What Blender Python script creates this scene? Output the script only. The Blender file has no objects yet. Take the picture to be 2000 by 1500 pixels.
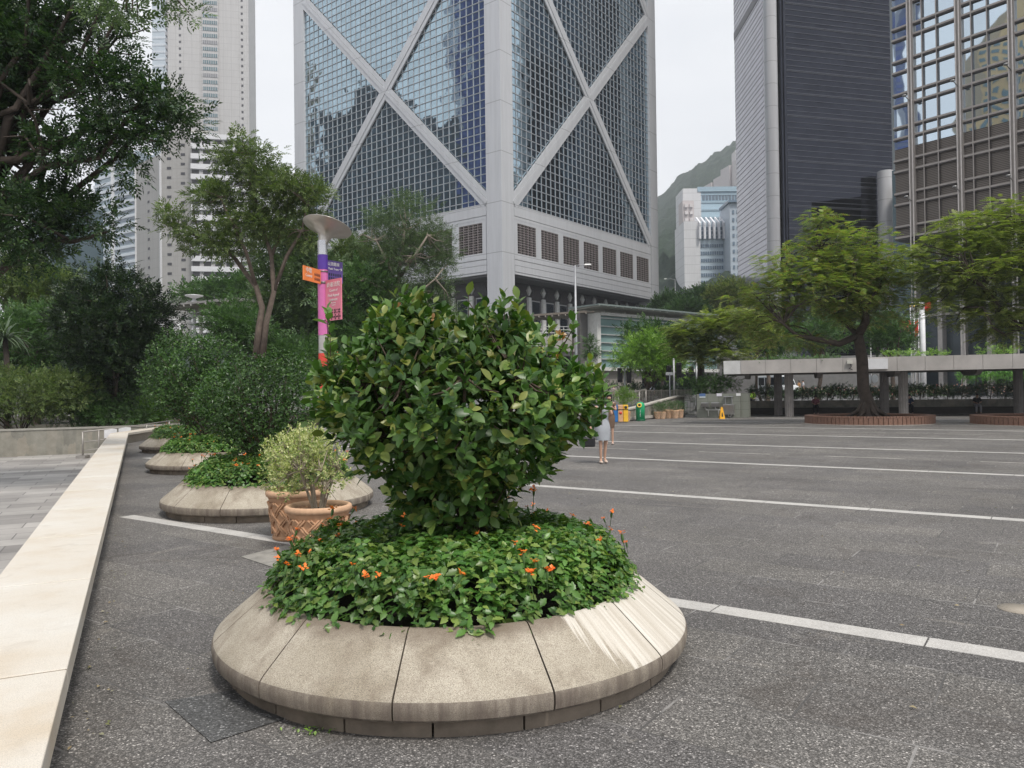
import bpy, bmesh, math, random
import numpy as np
from mathutils import Vector, Matrix
R = math.radians
scn = bpy.context.scene
col = scn.collection
# ------------------------------------------------------------------ camera, world, sun, exposure
EYE = Vector((0, 0, 1.6)); PITCH = 0.01267; ROLL = 0.0127; FPX = 1500.0
cF = Vector((0, math.cos(PITCH), math.sin(PITCH)))
_x0 = Vector((1, 0, 0)); _u0 = Vector((0, -math.sin(PITCH), math.cos(PITCH)))
cX = math.cos(ROLL)*_x0 - math.sin(ROLL)*_u0
cY = math.cos(ROLL)*_u0 + math.sin(ROLL)*_x0
cam = bpy.data.cameras.new('camera'); camo = bpy.data.objects.new('camera', cam); col.objects.link(camo)
cam.sensor_width = 36; cam.lens = FPX/2000*36; cam.clip_end = 9000; cam.clip_start = 0.05
m = Matrix.Identity(4)
for i in range(3):
    m[i][0] = cX[i]; m[i][1] = cY[i]; m[i][2] = -cF[i]; m[i][3] = EYE[i]
camo.matrix_world = m
scn.camera = camo
scn.render.resolution_x = 1024; scn.render.resolution_y = 768
scn.view_settings.view_transform = 'Standard'; scn.view_settings.look = 'None'
scn.view_settings.gamma = 1; scn.view_settings.exposure = 0.56; scn.view_settings.use_curve_mapping = False
SUN_EL, SUN_AZ = R(58), R(150)      # azimuth measured from +Y towards +X : behind the camera on the right
w = bpy.data.worlds.new('World'); scn.world = w; w.use_nodes = True
nt = w.node_tree; nt.nodes.clear()
def wn(t, **k):
    n = nt.nodes.new(t)
    for a, b in k.items(): setattr(n, a, b)
    return n
sky = wn('ShaderNodeTexSky', sky_type='NISHITA', sun_disc=False, sun_elevation=SUN_EL, sun_rotation=SUN_AZ, air_density=1.5, dust_density=3)
hs = wn('ShaderNodeHueSaturation'); hs.inputs['Saturation'].default_value = 0.35
tc = wn('ShaderNodeTexCoord'); mp = wn('ShaderNodeMapping'); mp.inputs['Scale'].default_value = (1, 1, 2.6)
nz = wn('ShaderNodeTexNoise'); nz.inputs['Scale'].default_value = 1.7; nz.inputs['Detail'].default_value = 5; nz.inputs['Roughness'].default_value = .5
rp = wn('ShaderNodeValToRGB'); rp.color_ramp.elements[0].position = .3; rp.color_ramp.elements[1].position = .75
rp.color_ramp.elements[0].color = (6.6, 6.8, 7.2, 1); rp.color_ramp.elements[1].color = (8.9, 8.95, 9.0, 1)
mx = wn('ShaderNodeMix', data_type='RGBA'); mx.inputs[0].default_value = .9
bg = wn('ShaderNodeBackground'); bg.inputs[1].default_value = .1; wo = wn('ShaderNodeOutputWorld')
L = nt.links.new
L(tc.outputs['Generated'], mp.inputs[0]); L(mp.outputs[0], nz.inputs[0]); L(nz.outputs[0], rp.inputs[0])
L(sky.outputs[0], hs.inputs['Color']); L(hs.outputs[0], mx.inputs[6]); L(rp.outputs[0], mx.inputs[7])
L(mx.outputs[2], bg.inputs[0]); L(bg.outputs[0], wo.inputs[0])
sl = bpy.data.lights.new('sun', 'SUN'); sl.energy = 2.3; sl.angle = R(11); sl.color = (1, .95, .87)
so = bpy.data.objects.new('sun', sl); col.objects.link(so)
sd = Vector((math.sin(SUN_AZ)*math.cos(SUN_EL), math.cos(SUN_AZ)*math.cos(SUN_EL), math.sin(SUN_EL)))
so.rotation_euler = sd.to_track_quat('Z', 'Y').to_euler()

# ------------------------------------------------------------------ helpers
def ray(px, py):
    return ((px-1000)/FPX)*cX - ((py-750)/FPX)*cY + cF
def P(px, py, d):
    r = ray(px, py); t = d/r.y; return EYE + r*t
def G(px, py, z=0.0):
    r = ray(px, py); t = (z-EYE.z)/r.z; return EYE + r*t
def tag(o, label=None, cat=None, group=None, kind=None):
    if label: o['label'] = label
    if cat: o['category'] = cat
    if group: o['group'] = group
    if kind: o['kind'] = kind
    return o
def empty(name, loc=(0, 0, 0), rz=0, label=None, cat=None, group=None):
    o = bpy.data.objects.new(name, None); col.objects.link(o)
    o.location = loc; o.rotation_euler = (0, 0, rz); o.empty_display_size = .2
    return tag(o, label, cat, group)
def link(name, me, mat, parent=None, world=False):
    o = bpy.data.objects.new(name, me); col.objects.link(o)
    if mat is not None and not me.materials: me.materials.append(mat)
    if parent is not None:
        o.parent = parent
        if world:
            me.transform(Matrix.Translation(parent_origin(parent)).inverted())
    return o
def parent_origin(p):
    v = Vector((0, 0, 0))
    while p is not None:
        v += Vector(p.location); p = p.parent
    return v
def copy_tree(o, parent=None):
    c = o.copy(); col.objects.link(c)
    if parent is not None: c.parent = parent
    for ch in list(o.children): copy_tree(ch, c)
    return c

class Face:
    """vertical plane frame: s along e, d outward along n"""
    def __init__(s, o, e, n): s.o = Vector(o); s.e = Vector(e).normalized(); s.n = Vector(n).normalized()
    def p(s, a, z, d=0): v = s.o + s.e*a + s.n*d; return (v.x, v.y, s.o.z+z)
class MB:
    def __init__(s): s.v = []; s.f = []; s.sm = []
    def add(s, vs, fs, smooth=False):
        b = len(s.v); s.v += [tuple(v) for v in vs]; s.f += [tuple(i+b for i in f) for f in fs]; s.sm += [smooth]*len(fs); return s
    BF = [(0,3,2,1),(4,5,6,7),(0,1,5,4),(1,2,6,5),(2,3,7,6),(3,0,4,7)]
    def box(s, a, b):
        x0,y0,z0 = a; x1,y1,z1 = b
        return s.add([(x0,y0,z0),(x1,y0,z0),(x1,y1,z0),(x0,y1,z0),(x0,y0,z1),(x1,y0,z1),(x1,y1,z1),(x0,y1,z1)], s.BF)
    def cbox(s, c, sz, rz=0):
        hx,hy,hz = [q/2 for q in sz]; ca,sa = math.cos(rz), math.sin(rz); vs = []
        for (x,y,z) in [(-hx,-hy,-hz),(hx,-hy,-hz),(hx,hy,-hz),(-hx,hy,-hz),(-hx,-hy,hz),(hx,-hy,hz),(hx,hy,hz),(-hx,hy,hz)]:
            vs.append((c[0]+x*ca-y*sa, c[1]+x*sa+y*ca, c[2]+z))
        return s.add(vs, s.BF)
    def fbox(s, F, s0, s1, z0, z1, d0, d1):
        return s.add([F.p(s0,z0,d1),F.p(s1,z0,d1),F.p(s1,z0,d0),F.p(s0,z0,d0),F.p(s0,z1,d1),F.p(s1,z1,d1),F.p(s1,z1,d0),F.p(s0,z1,d0)], s.BF)
    def fprism(s, F, poly, d0, d1):
        n = len(poly); vs = [F.p(a,z,d1) for a,z in poly]+[F.p(a,z,d0) for a,z in poly]
        fs = [tuple(range(n)), tuple(range(2*n-1, n-1, -1))]+[(i, n+i, n+(i+1)%n, (i+1)%n) for i in range(n)]
        return s.add(vs, fs)
    def prism(s, poly, z0, z1):
        n = len(poly); vs = [(x,y,z0) for x,y in poly]+[(x,y,z1) for x,y in poly]
        fs = [tuple(range(n-1,-1,-1)), tuple(range(n, 2*n))]+[(i,(i+1)%n,n+(i+1)%n,n+i) for i in range(n)]
        return s.add(vs, fs)
    def tube(s, pts, r, n=8, cap=True):
        pts = [Vector(p) for p in pts]
        if not hasattr(r, '__len__'): r = [r]*len(pts)
        vs = []; up = Vector((0.31,0.17,.93)).normalized()
        for i,p in enumerate(pts):
            t = (pts[min(i+1,len(pts)-1)]-pts[max(i-1,0)]).normalized()
            a = t.cross(up)
            if a.length < .05: a = t.cross(Vector((1,0,0)))
            a.normalize(); b = t.cross(a)
            for k in range(n):
                q = 2*math.pi*k/n; vs.append(p + a*math.cos(q)*r[i] + b*math.sin(q)*r[i])
        fs = []
        for i in range(len(pts)-1):
            for k in range(n):
                k2 = (k+1)%n; fs.append((i*n+k, (i+1)*n+k, (i+1)*n+k2, i*n+k2))
        s.add(vs, fs, True)
        if cap:
            s.add(vs[:n], [tuple(range(n))]); s.add(vs[-n:], [tuple(range(n-1,-1,-1))])
        return s
    def lathe(s, prof, n=32, c=(0,0), smooth=True, a0=0, a1=2*math.pi):
        full = abs(a1-a0-2*math.pi) < 1e-6; m_ = n if full else n+1; vs = []
        for r,z in prof:
            for k in range(m_):
                q = a0+(a1-a0)*k/n; vs.append((c[0]+r*math.cos(q), c[1]+r*math.sin(q), z))
        fs = []
        for i in range(len(prof)-1):
            for k in range(n):
                k2 = (k+1)%m_; fs.append((i*m_+k, i*m_+k2, (i+1)*m_+k2, (i+1)*m_+k))
        return s.add(vs, fs, smooth)
    def ell(s, c, r, nu=14, nv=9):
        prof = []
        vs = []; 
        for i in range(nv+1):
            t = math.pi*i/nv
            for k in range(nu):
                q = 2*math.pi*k/nu
                vs.append((c[0]+r[0]*math.sin(t)*math.cos(q), c[1]+r[1]*math.sin(t)*math.sin(q), c[2]-r[2]*math.cos(t)))
        fs = [(i*nu+k, i*nu+(k+1)%nu, (i+1)*nu+(k+1)%nu, (i+1)*nu+k) for i in range(nv) for k in range(nu)]
        return s.add(vs, fs, True)
    def build(s, name, mat, parent=None, world=False, bevel=0, seg=2):
        me = bpy.data.meshes.new(name); me.from_pydata(s.v, [], s.f)
        me.polygons.foreach_set('use_smooth', s.sm)
        bm = bmesh.new(); bm.from_mesh(me); bmesh.ops.remove_doubles(bm, verts=bm.verts, dist=1e-5) if len(s.v) < 60000 and any(s.sm) else None
        bmesh.ops.recalc_face_normals(bm, faces=bm.faces) if len(s.f) < 60000 else None
        bm.to_mesh(me); bm.free(); me.update()
        o = link(name, me, mat, parent, world)
        if bevel:
            b = o.modifiers.new('bevel', 'BEVEL'); b.width = bevel; b.segments = seg; b.limit_method = 'ANGLE'; b.angle_limit = R(35)
        return o
# ------------------------------------------------------------------ materials
MATS = {}
class NT:
    def __init__(s, name):
        s.m = bpy.data.materials.new(name); s.m.use_nodes = True; s.t = s.m.node_tree; s.t.nodes.clear()
        s.out = s.n('ShaderNodeOutputMaterial'); s.b = s.n('ShaderNodeBsdfPrincipled'); s.l(s.b.outputs[0], s.out.inputs[0])
        s.co = s.n('ShaderNodeTexCoord')
    def n(s, t, ins=None, **k):
        n = s.t.nodes.new(t)
        for a, b in k.items(): setattr(n, a, b)
        if ins:
            for a, b in ins.items(): n.inputs[a].default_value = b
        return n
    def l(s, a, b): s.t.links.new(a, b)
    def noise(s, scale, detail=3, rough=.5, vec=None, dist=0):
        n = s.n('ShaderNodeTexNoise', {'Scale': scale, 'Detail': detail, 'Roughness': rough, 'Distortion': dist}); s.l(vec or s.co.outputs['Object'], n.inputs['Vector']); return n.outputs[0]
    def ramp(s, fac, stops):
        r = s.n('ShaderNodeValToRGB'); e = r.color_ramp.elements
        while len(e) < len(stops): e.new(.5)
        for i, (p, c) in enumerate(stops):
            e[i].position = p; e[i].color = (c, c, c, 1) if not hasattr(c, '__len__') else (*c[:3], 1)
        s.l(fac, r.inputs[0]); return r.outputs[0]
    def mix(s, fac, a, b, mode='MIX'):
        n = s.n('ShaderNodeMix', data_type='RGBA', blend_type=mode)
        for sock, v in ((n.inputs[0], fac), (n.inputs[6], a), (n.inputs[7], b)):
            if isinstance(v, bpy.types.NodeSocket): s.l(v, sock)
            elif hasattr(v, '__len__'): sock.default_value = (*v[:3], 1)
            else: sock.default_value = v if sock == n.inputs[0] else (v, v, v, 1)
        return n.outputs[2]
    def math(s, op, a, b=0.0, c=0.0):
        n = s.n('ShaderNodeMath', operation=op)
        for i, v in enumerate((a, b, c)):
            if isinstance(v, bpy.types.NodeSocket): s.l(v, n.inputs[i])
            else: n.inputs[i].default_value = v
        return n.outputs[0]
    def bump(s, h, strength=.3, dist=.01):
        n = s.n('ShaderNodeBump', {'Strength': strength, 'Distance': dist}); s.l(h, n.inputs['Height']); s.l(n.outputs[0], s.b.inputs['Normal']); return n
    def base(s, c):
        if isinstance(c, bpy.types.NodeSocket): s.l(c, s.b.inputs['Base Color'])
        else: s.b.inputs['Base Color'].default_value = (*c, 1)
    def set(s, **k):
        for a, b in k.items():
            s.b.inputs[a.replace('_', ' ')].default_value = b
def simple(name, c, rough=.6, metal=0, var=.12, scale=3, bump=0, bscale=60, spec=.5):
    if name in MATS: return MATS[name]
    q = NT(name); n = q.noise(scale, 5, .6)
    lo = tuple(x*(1-var) for x in c); hi = tuple(min(1, x*(1+var)) for x in c)
    q.base(q.ramp(n, [(.3, lo), (.7, hi)])); q.set(Roughness=rough, Metallic=metal); q.b.inputs['Specular IOR Level'].default_value = spec
    if bump: q.bump(q.noise(bscale, 4, .6), bump, .01)
    MATS[name] = q.m; return q.m
def leafmat(name, cols, rough=.4, trans=.25, spec=.5):
    q = NT(name); g = q.n('ShaderNodeNewGeometry')
    k = len(cols); c = q.ramp(g.outputs['Random Per Island'], [(i/(k-1) if k > 1 else 0, cols[i]) for i in range(k)])
    big = q.noise(.9, 2); c2 = q.mix(.5, c, q.ramp(big, [(.35, .55), (.65, 1.5)]), 'MULTIPLY')
    q.base(c2); q.set(Roughness=rough); q.b.inputs['Specular IOR Level'].default_value = spec
    if trans:
        tr = q.n('ShaderNodeBsdfTranslucent'); q.l(q.mix(1, c2, (1.25, 1.5, .5), 'MULTIPLY'), tr.inputs[0])
        ms = q.n('ShaderNodeMixShader', {0: trans}); q.l(q.b.outputs[0], ms.inputs[1]); q.l(tr.outputs[0], ms.inputs[2]); q.l(ms.outputs[0], q.out.inputs[0])
    return q.m
def panelled(name, c, pitch, line=.03, rough=.5, dark=.45, axis=('X','Z'), metal=0, var=.08, spec=.5):
    """cladding with thin recessed joints every pitch[0] x pitch[1] in object space"""
    q = NT(name); sx = q.n('ShaderNodeSeparateXYZ'); q.l(q.co.outputs['Object'], sx.inputs[0])
    n = q.noise(.25, 4, .6); st = q.n('ShaderNodeMapping', {'Scale': (1.2, 1.2, .07)}); q.l(q.co.outputs['Object'], st.inputs[0])
    n2 = q.noise(1.5, 4, .65, st.outputs[0])
    lo = tuple(x*(1-var) for x in c); hi = tuple(min(1, x*(1+var)) for x in c)
    cc = q.mix(.6, q.ramp(n, [(.3, lo), (.7, hi)]), q.ramp(n2, [(.35, tuple(x*.86 for x in c)), (.6, c)]), 'MIX')
    ms = None
    for ax, p in zip(axis, pitch):
        if not p: continue
        f = q.math('FRACT', q.math('DIVIDE', sx.outputs[ax], p)); g = q.math('LESS_THAN', f, line/p)
        ms = g if ms is None else q.math('MAXIMUM', ms, g)
    if ms is not None: cc = q.mix(ms, cc, tuple(x*dark for x in c))
    q.base(cc); q.set(Roughness=rough, Metallic=metal); q.b.inputs['Specular IOR Level'].default_value = spec
    return q.m
def mirrorglass(name, tint, cell, wav=.012, rough=.03, metal=1.0, wscale=.35):
    """coated curtain-wall glass; every pane sits at its own slightly different tilt, and is a little wavy"""
    q = NT(name); sn = q.n('ShaderNodeVectorMath', operation='SNAP'); sn.inputs[1].default_value = (cell[0], cell[0], cell[1])
    off = q.n('ShaderNodeVectorMath', operation='ADD'); off.inputs[1].default_value = (.013, .017, .02)
    q.l(q.co.outputs['Object'], off.inputs[0]); q.l(off.outputs[0], sn.inputs[0])
    wnz = q.n('ShaderNodeTexWhiteNoise', noise_dimensions='3D'); q.l(sn.outputs[0], wnz.inputs['Vector'])
    geo = q.n('ShaderNodeNewGeometry')
    def cen(sock, a):
        u = q.n('ShaderNodeVectorMath', operation='SUBTRACT'); q.l(sock, u.inputs[0]); u.inputs[1].default_value = (.5,.5,.5)
        v = q.n('ShaderNodeVectorMath', operation='SCALE'); q.l(u.outputs[0], v.inputs[0]); v.inputs['Scale'].default_value = a; return v.outputs[0]
    n1 = q.n('ShaderNodeTexNoise', {'Scale': wscale, 'Detail': 2}); q.l(q.co.outputs['Object'], n1.inputs['Vector'])
    a = q.n('ShaderNodeVectorMath', operation='ADD'); q.l(cen(wnz.outputs['Color'], wav), a.inputs[0]); q.l(cen(n1.outputs['Color'], wav*3), a.inputs[1])
    b = q.n('ShaderNodeVectorMath', operation='ADD'); q.l(a.outputs[0], b.inputs[0]); q.l(geo.outputs['Normal'], b.inputs[1])
    nn = q.n('ShaderNodeVectorMath', operation='NORMALIZE'); q.l(b.outputs[0], nn.inputs[0]); q.l(nn.outputs[0], q.b.inputs['Normal'])
    q.base(q.mix(wnz.outputs['Value'], tuple(x*.82 for x in tint), tint)); q.set(Roughness=rough, Metallic=metal)
    return q.m

# ------------------------------------------------------------------ foliage builder
def T_simple(wd=.5, fold=.08):
    v = [(0,0,0),(wd/2,.45,fold),(0,1,-.05),(0,.5,-.02),(-wd/2,.45,fold)]
    return np.array(v, float), np.array([(0,1,2,3),(0,3,2,4)])
def T_leaf(wd=.56, fold=.07, droop=.18):
    rows = [(0,.06),(.22,.7),(.5,1.0),(.78,.72),(1,.05)]; v = []; f = []
    for y, k in rows:
        z = -droop*y*y
        v += [(-wd/2*k, y, z+fold*k), (0, y, z), (wd/2*k, y, z+fold*k)]
    for i in range(len(rows)-1):
        a = i*3; f += [(a,a+1,a+4,a+3),(a+1,a+2,a+5,a+4)]
    return np.array(v, float), np.array(f)
def T_spray(n=7, L_=.42, wd=.42, spread=1.0, seed=1):
    rg = random.Random(seed); tv, tf = T_simple(wd); V = []; F = []
    for i in range(n):
        t = .1+.85*i/(n-1); a = (1 if i % 2 else -1)*(R(62-35*t))*spread if i < n-1 else 0
        ca, sa = math.cos(a), math.sin(a); s = L_*(1-.25*t)*rg.uniform(.85,1.15); b = len(V); tl = rg.uniform(-.5,.4)
        for x, y, z in tv:
            x, y, z = x*s, y*s, z*s; z2 = z+tl*y*.6
            V.append((x*ca+y*sa, t*.8+(-x*sa+y*ca), z2-.12*t*t))
        F += [tuple(j+b for j in q) for q in tf]
    return np.array(V), np.array(F)
def T_frond(pairs=6, wl=.34, lw=.115):
    V = []; F = []
    for i in range(pairs):
        t = .12+.88*i/(pairs-1); w_ = wl*math.sin(math.pi*(.15+.8*t))**.6
        for sg in (-1, 1):
            b = len(V); z = -.25*t*t
            V += [(0,t-lw/2,z),(sg*w_,t-lw*.2+.12,z-.05),(sg*w_*1.02,t+lw*.5+.12,z-.05),(0,t+lw/2,z)]
            F.append((b,b+1,b+2,b+3) if sg > 0 else (b+3,b+2,b+1,b))
    return np.array(V), np.array(F)
def foliage(name, pos, dirs, nrm, scale, tmpl, mat, parent=None, smooth=False, world=True):
    tv, tf = tmpl; N = len(pos)
    d = dirs/np.maximum(np.linalg.norm(dirs, axis=1, keepdims=True), 1e-6)
    x = np.cross(d, nrm); x /= np.maximum(np.linalg.norm(x, axis=1, keepdims=True), 1e-6); z = np.cross(x, d)
    V = (pos[:,None,:] + scale[:,None,None]*(tv[None,:,0,None]*x[:,None,:] + tv[None,:,1,None]*d[:,None,:] + tv[None,:,2,None]*z[:,None,:])).reshape(-1,3)
    F = (tf[None] + (np.arange(N)*len(tv))[:,None,None]).reshape(-1, tf.shape[1])
    me = bpy.data.meshes.new(name); me.vertices.add(len(V)); me.vertices.foreach_set('co', V.astype(np.float32).ravel())
    k = tf.shape[1]; me.loops.add(F.size); me.loops.foreach_set('vertex_index', F.astype(np.int32).ravel())
    me.polygons.add(len(F)); me.polygons.foreach_set('loop_start', np.arange(0, F.size, k, dtype=np.int32))
    if smooth: me.polygons.foreach_set('use_smooth', np.ones(len(F), bool))
    me.update(calc_edges=True)
    return link(name, me, mat, parent, world)
def unit(n, rg):
    v = rg.normal(size=(n,3)); return v/np.linalg.norm(v, axis=1, keepdims=True)
def crown(lobes, nclump, per, rc, rg, up=.5, flat=.6, shell=.45, floor=None):
    """lobes: (centre, (rx,ry,rz)). returns pos, dir, normal, clump centres"""
    vol = np.array([l[1][0]*l[1][1]*l[1][2] for l in lobes])**.75; pr = vol/vol.sum()
    li = rg.choice(len(lobes), nclump, p=pr); C = np.array([list(l[0]) for l in lobes])[li]; S = np.array([l[1] for l in lobes])[li]
    u = unit(nclump, rg); rr = rg.random(nclump)**shell
    cc = C + u*S*rr[:,None]
    rcs = rc*rg.uniform(.6,1.3,nclump)
    idx = np.repeat(np.arange(nclump), per); n = len(idx); u2 = unit(n, rg); r2 = rg.random(n)**.45
    off = u2*r2[:,None]*rcs[idx][:,None]; off[:,2] *= flat
    pos = cc[idx]+off
    out = u[idx]*.5 + u2 + np.array([0,0,up]); nr = u2*.5+rg.normal(size=(n,3))*.45+np.array([0,0,1.0])
    if floor is not None:
        k = pos[:,2] > floor; pos, out, nr = pos[k], out[k], nr[k]
    return pos, out, nr, cc
def limbs(mb, base, top, r0, targets, rg, n2=0, lob=None, n=7, wob=.06, twig=None, light=False):
    """trunk from base to top, one limb to each target"""
    base = Vector(base); top = Vector(top); pts = []; K = 6; H = (top-base).length
    for i in range(K+1):
        t = i/K; o = Vector((rg.normal()*wob*H*.3, rg.normal()*wob*H*.3, 0))*(1 if 0 < i < K else 0)
        pts.append(base.lerp(top, t)+o)
    rad = [r0*(1.35 if i == 0 else 1-.45*i/K) for i in range(K+1)]
    mb.tube(pts, rad, 10)
    for tg in targets:
        tg = Vector(tg); t = float(rg.uniform(.5, 1)); p0 = pts[min(K, int(t*K))]; d = tg-p0; L_ = d.length; q = []
        for i in range(6):
            s = i/5; q.append(p0 + d*s + Vector((rg.normal(), rg.normal(), rg.normal()+1.2*(1-s)))*L_*wob*(0 if i in (0,) else math.sin(math.pi*min(1, s+.05))))
        r1 = r0*.42*min(1, .4+L_/(H+1))
        mb.tube(q, [r1*(1-.8*i/5)+.004 for i in range(6)], n, cap=False)
        for j in range(n2):
            k = int(rg.integers(2, 5)); e = q[k]; dd = Vector((rg.normal(), rg.normal(), abs(rg.normal())*.7))*min(L_*.28, .8)
            mid = e+dd*.5+Vector((0,0,L_*.05)); mb.tube([e, mid, e+dd], [r1*.35, r1*.22, r1*.07+.003], 5, cap=False)
def lob(depth, items, dz=1.0):
    out = []
    for px, py, rx, ry in items:
        c = P(px, py, depth); k = depth/FPX; out.append((c, (rx*k, rx*k*dz, ry*k)))
    return out
def tree(name, label, cat, base, top, r0, lobes, nclump, per, rc, tmpl, sc, mat, bark, seed, group=None, nl=14, n2=2, up=.5, flat=.6, shell=.45, wob=.06, floor=None):
    rg = np.random.default_rng(seed); base = Vector(base)
    t = empty(name, base, 0, label, cat, group)
    pos, d, nr, cc = crown(lobes, nclump, per, rc, rg, up, flat, shell, floor)
    foliage('crown', pos, d, nr, sc*rg.uniform(.65, 1.3, len(pos)), tmpl, mat, t)
    mb = MB(); k = rg.choice(len(cc), min(nl, len(cc)), replace=False)
    limbs(mb, base-Vector((0,0,.1)), top, r0, cc[k], rg, n2, n=6, wob=wob)
    mb.build('trunk', bark, t, True)
    return t
def shrub(name, label, cat, lobes, nclump, per, rc, tmpl, sc, mat, bark, seed, base=None, group=None, stems=6, up=.4, shell=.4, flat=.8, smooth=False, floor=None):
    rg = np.random.default_rng(seed)
    if base is None: base = Vector((lobes[0][0].x, lobes[0][0].y, lobes[0][0].z-lobes[0][1][2]))
    t = empty(name, base, 0, label, cat, group)
    pos, d, nr, cc = crown(lobes, nclump, per, rc, rg, up, flat, shell, base[2]-.05 if floor is None else floor)
    foliage('foliage', pos, d, nr, sc*rg.uniform(.65, 1.3, len(pos)), tmpl, mat, t, smooth)
    if stems:
        mb = MB()
        for k in rg.choice(len(cc), min(len(cc), stems), replace=False):
            tg = Vector(cc[k]); b = Vector(base)+Vector((rg.normal()*.05, rg.normal()*.05, 0)); mid = b.lerp(tg, .5)+Vector((0,0,.1*(tg-b).length))
            mb.tube([b, mid, tg], [.03, .02, .006], 6, cap=False)
        mb.build('stem', bark, t, True)
    return t
exec_parts = True
# ------------------------------------------------------------------ ground, hill, plaza
SD = Vector((-.814, .581)); SN = Vector((.581, .814))      # direction of the pale bands, and across them
LD = Vector((-.4386, .8987)); LN = Vector((.8987, .4386))   # direction of the low ledge
def sstep(a, b, x): t = max(0, min(1, (x-a)/(b-a))); return t*t*(3-2*t)
_E = [(-1.2,.02),(-.7,.06),(-.45,.09),(-.2,.12),(0,.14),(.12,.18),(.19,.222),(.22,.252),(.25,.272),(.27,.284),(.297,.302),(.35,.35),(.5,.42),(.8,.40),(1.4,.3)]
def ridge(u): return float(np.interp(u, [a for a,_ in _E], [b for _,b in _E]))
_B = ([-50,43,49,60,75,100,130,180,260,400,3000],[-.95,-.95,-.05,.1,.7,1.7,4.0,9,18,28,40])
def terrain(x, y, forest=True):
    r = math.hypot(x, y); q = LN.x*x+LN.y*y
    z = float(np.interp(y, *_B))
    if y > 20:
        u = x/max(y, 1); t = max(0, min(1, (r-200)/820)); z += ridge(u)*960*t**1.25
        if r > 1020: z -= (r-1020)*.25
    return z
mb = MB()
rs = [0.5]+[1.2**k for k in range(0, 20)]; rs = sorted(set([round(v, 2) for v in rs]+list(range(30, 220, 6))+list(range(220, 1120, 7))+[1150,1200]))
angs = [R(a) for a in np.concatenate([np.arange(-180,-48,6), np.arange(-48,4,3), np.arange(4,32,.22), np.arange(32,180,5)])]
rg = np.random.default_rng(5)
from mathutils import noise as mno
def canopy(x, y, z, r, u):
    if r < 240: return 0
    k = min(1, (r-240)/120); c = mno.voronoi(Vector((x*.085, y*.085, 0)))[0][0]; c2 = mno.voronoi(Vector((x*.2, y*.2, 3)))[0][0]
    return k*(10*max(0, 1-c)**1.5 + 4*(1-c2) + 8*mno.noise(Vector((x*.012, y*.012, 1))))
vs = []; fs = []; na = len(angs)
for r in rs:
    for a in angs:
        x, y = r*math.sin(a), r*math.cos(a); z = terrain(x, y)
        if r > 240 and R(3) < a < R(33): z += canopy(x, y, z, r, 0)
        vs.append((x, y, z if r < 1100 else max(z, -5)))
for i in range(len(rs)-1):
    for k in range(na):
        k2 = (k+1) % na; fs.append((i*na+k, i*na+k2, (i+1)*na+k2, (i+1)*na+k))
mb.add(vs, fs, True)
q = NT('forest_ground'); n1 = q.noise(.05, 6, .65); n2 = q.noise(.5, 5, .7)
geo = q.n('ShaderNodeNewGeometry'); sx = q.n('ShaderNodeSeparateXYZ'); q.l(geo.outputs['Position'], sx.inputs[0])
c = q.mix(.55, q.ramp(n1, [(.3,(.008,.024,.015)),(.6,(.022,.044,.026)),(.8,(.042,.062,.035))]), q.ramp(n2, [(.35,(.008,.022,.01)),(.7,(.065,.10,.04))]))
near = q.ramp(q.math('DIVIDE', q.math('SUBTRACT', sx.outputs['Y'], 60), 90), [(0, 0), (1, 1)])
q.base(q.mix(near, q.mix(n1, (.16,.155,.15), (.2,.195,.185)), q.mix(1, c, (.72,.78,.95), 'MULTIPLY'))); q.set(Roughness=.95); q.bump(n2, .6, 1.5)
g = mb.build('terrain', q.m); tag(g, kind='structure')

# plaza paving
q = NT('plaza_paving')
rot = q.n('ShaderNodeMapping'); rot.inputs['Rotation'].default_value = (0, 0, math.atan2(.814, .581)-math.pi/2+0*R(0)); q.l(q.co.outputs['Object'], rot.inputs[0])
# component along SD and SN by dot products
def dot(q, v):
    d = q.n('ShaderNodeVectorMath', operation='DOT_PRODUCT'); q.l(q.co.outputs['Object'], d.inputs[0]); d.inputs[1].default_value = v; return d.outputs['Value']
tt = dot(q, (SD.x, SD.y, 0)); ss = dot(q, (SN.x, SN.y, 0))
cb = q.n('ShaderNodeCombineXYZ'); q.l(tt, cb.inputs[0]); q.l(q.math('ADD', ss, -5.4-.11), cb.inputs[1])
br = q.n('ShaderNodeTexBrick', {'Scale': 1.0, 'Mortar Size': .007, 'Mortar Smooth': .25, 'Brick Width': 1.1, 'Row Height': .55, 'Bias': 0})
br.offset = .5; br.inputs['Color1'].default_value = (.2,.2,.2,1); br.inputs['Color2'].default_value = (.8,.8,.8,1); br.inputs['Mortar'].default_value = (.5,.5,.5,1)
q.l(cb.outputs[0], br.inputs['Vector'])
vo = q.n('ShaderNodeTexVoronoi', {'Scale': 120}); q.l(q.co.outputs['Object'], vo.inputs['Vector'])
vc = q.n('ShaderNodeSeparateXYZ'); q.l(vo.outputs['Color'], vc.inputs[0])
chip = q.ramp(vc.outputs[0], [(0,.055),(.45,.098),(.75,.14),(.95,.20),(.982,.36)])
edge = q.ramp(vo.outputs['Distance'], [(.25,1.0),(.62,.48)])
fine = q.mix(1, chip, edge, 'MULTIPLY')
tone = q.mix(1, fine, q.ramp(br.outputs['Color'], [(.2,(.87,.86,.87)),(.8,(1.13,1.11,1.07))]), 'MULTIPLY')
big = q.noise(.35, 6, .62); big2 = q.noise(1.6, 6, .7, dist=.6)
tone = q.mix(1, tone, q.ramp(big, [(.3,.8),(.5,1.0),(.72,1.3)]), 'MULTIPLY')
stain = q.ramp(big2, [(.62,0),(.78,.55)])
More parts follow.
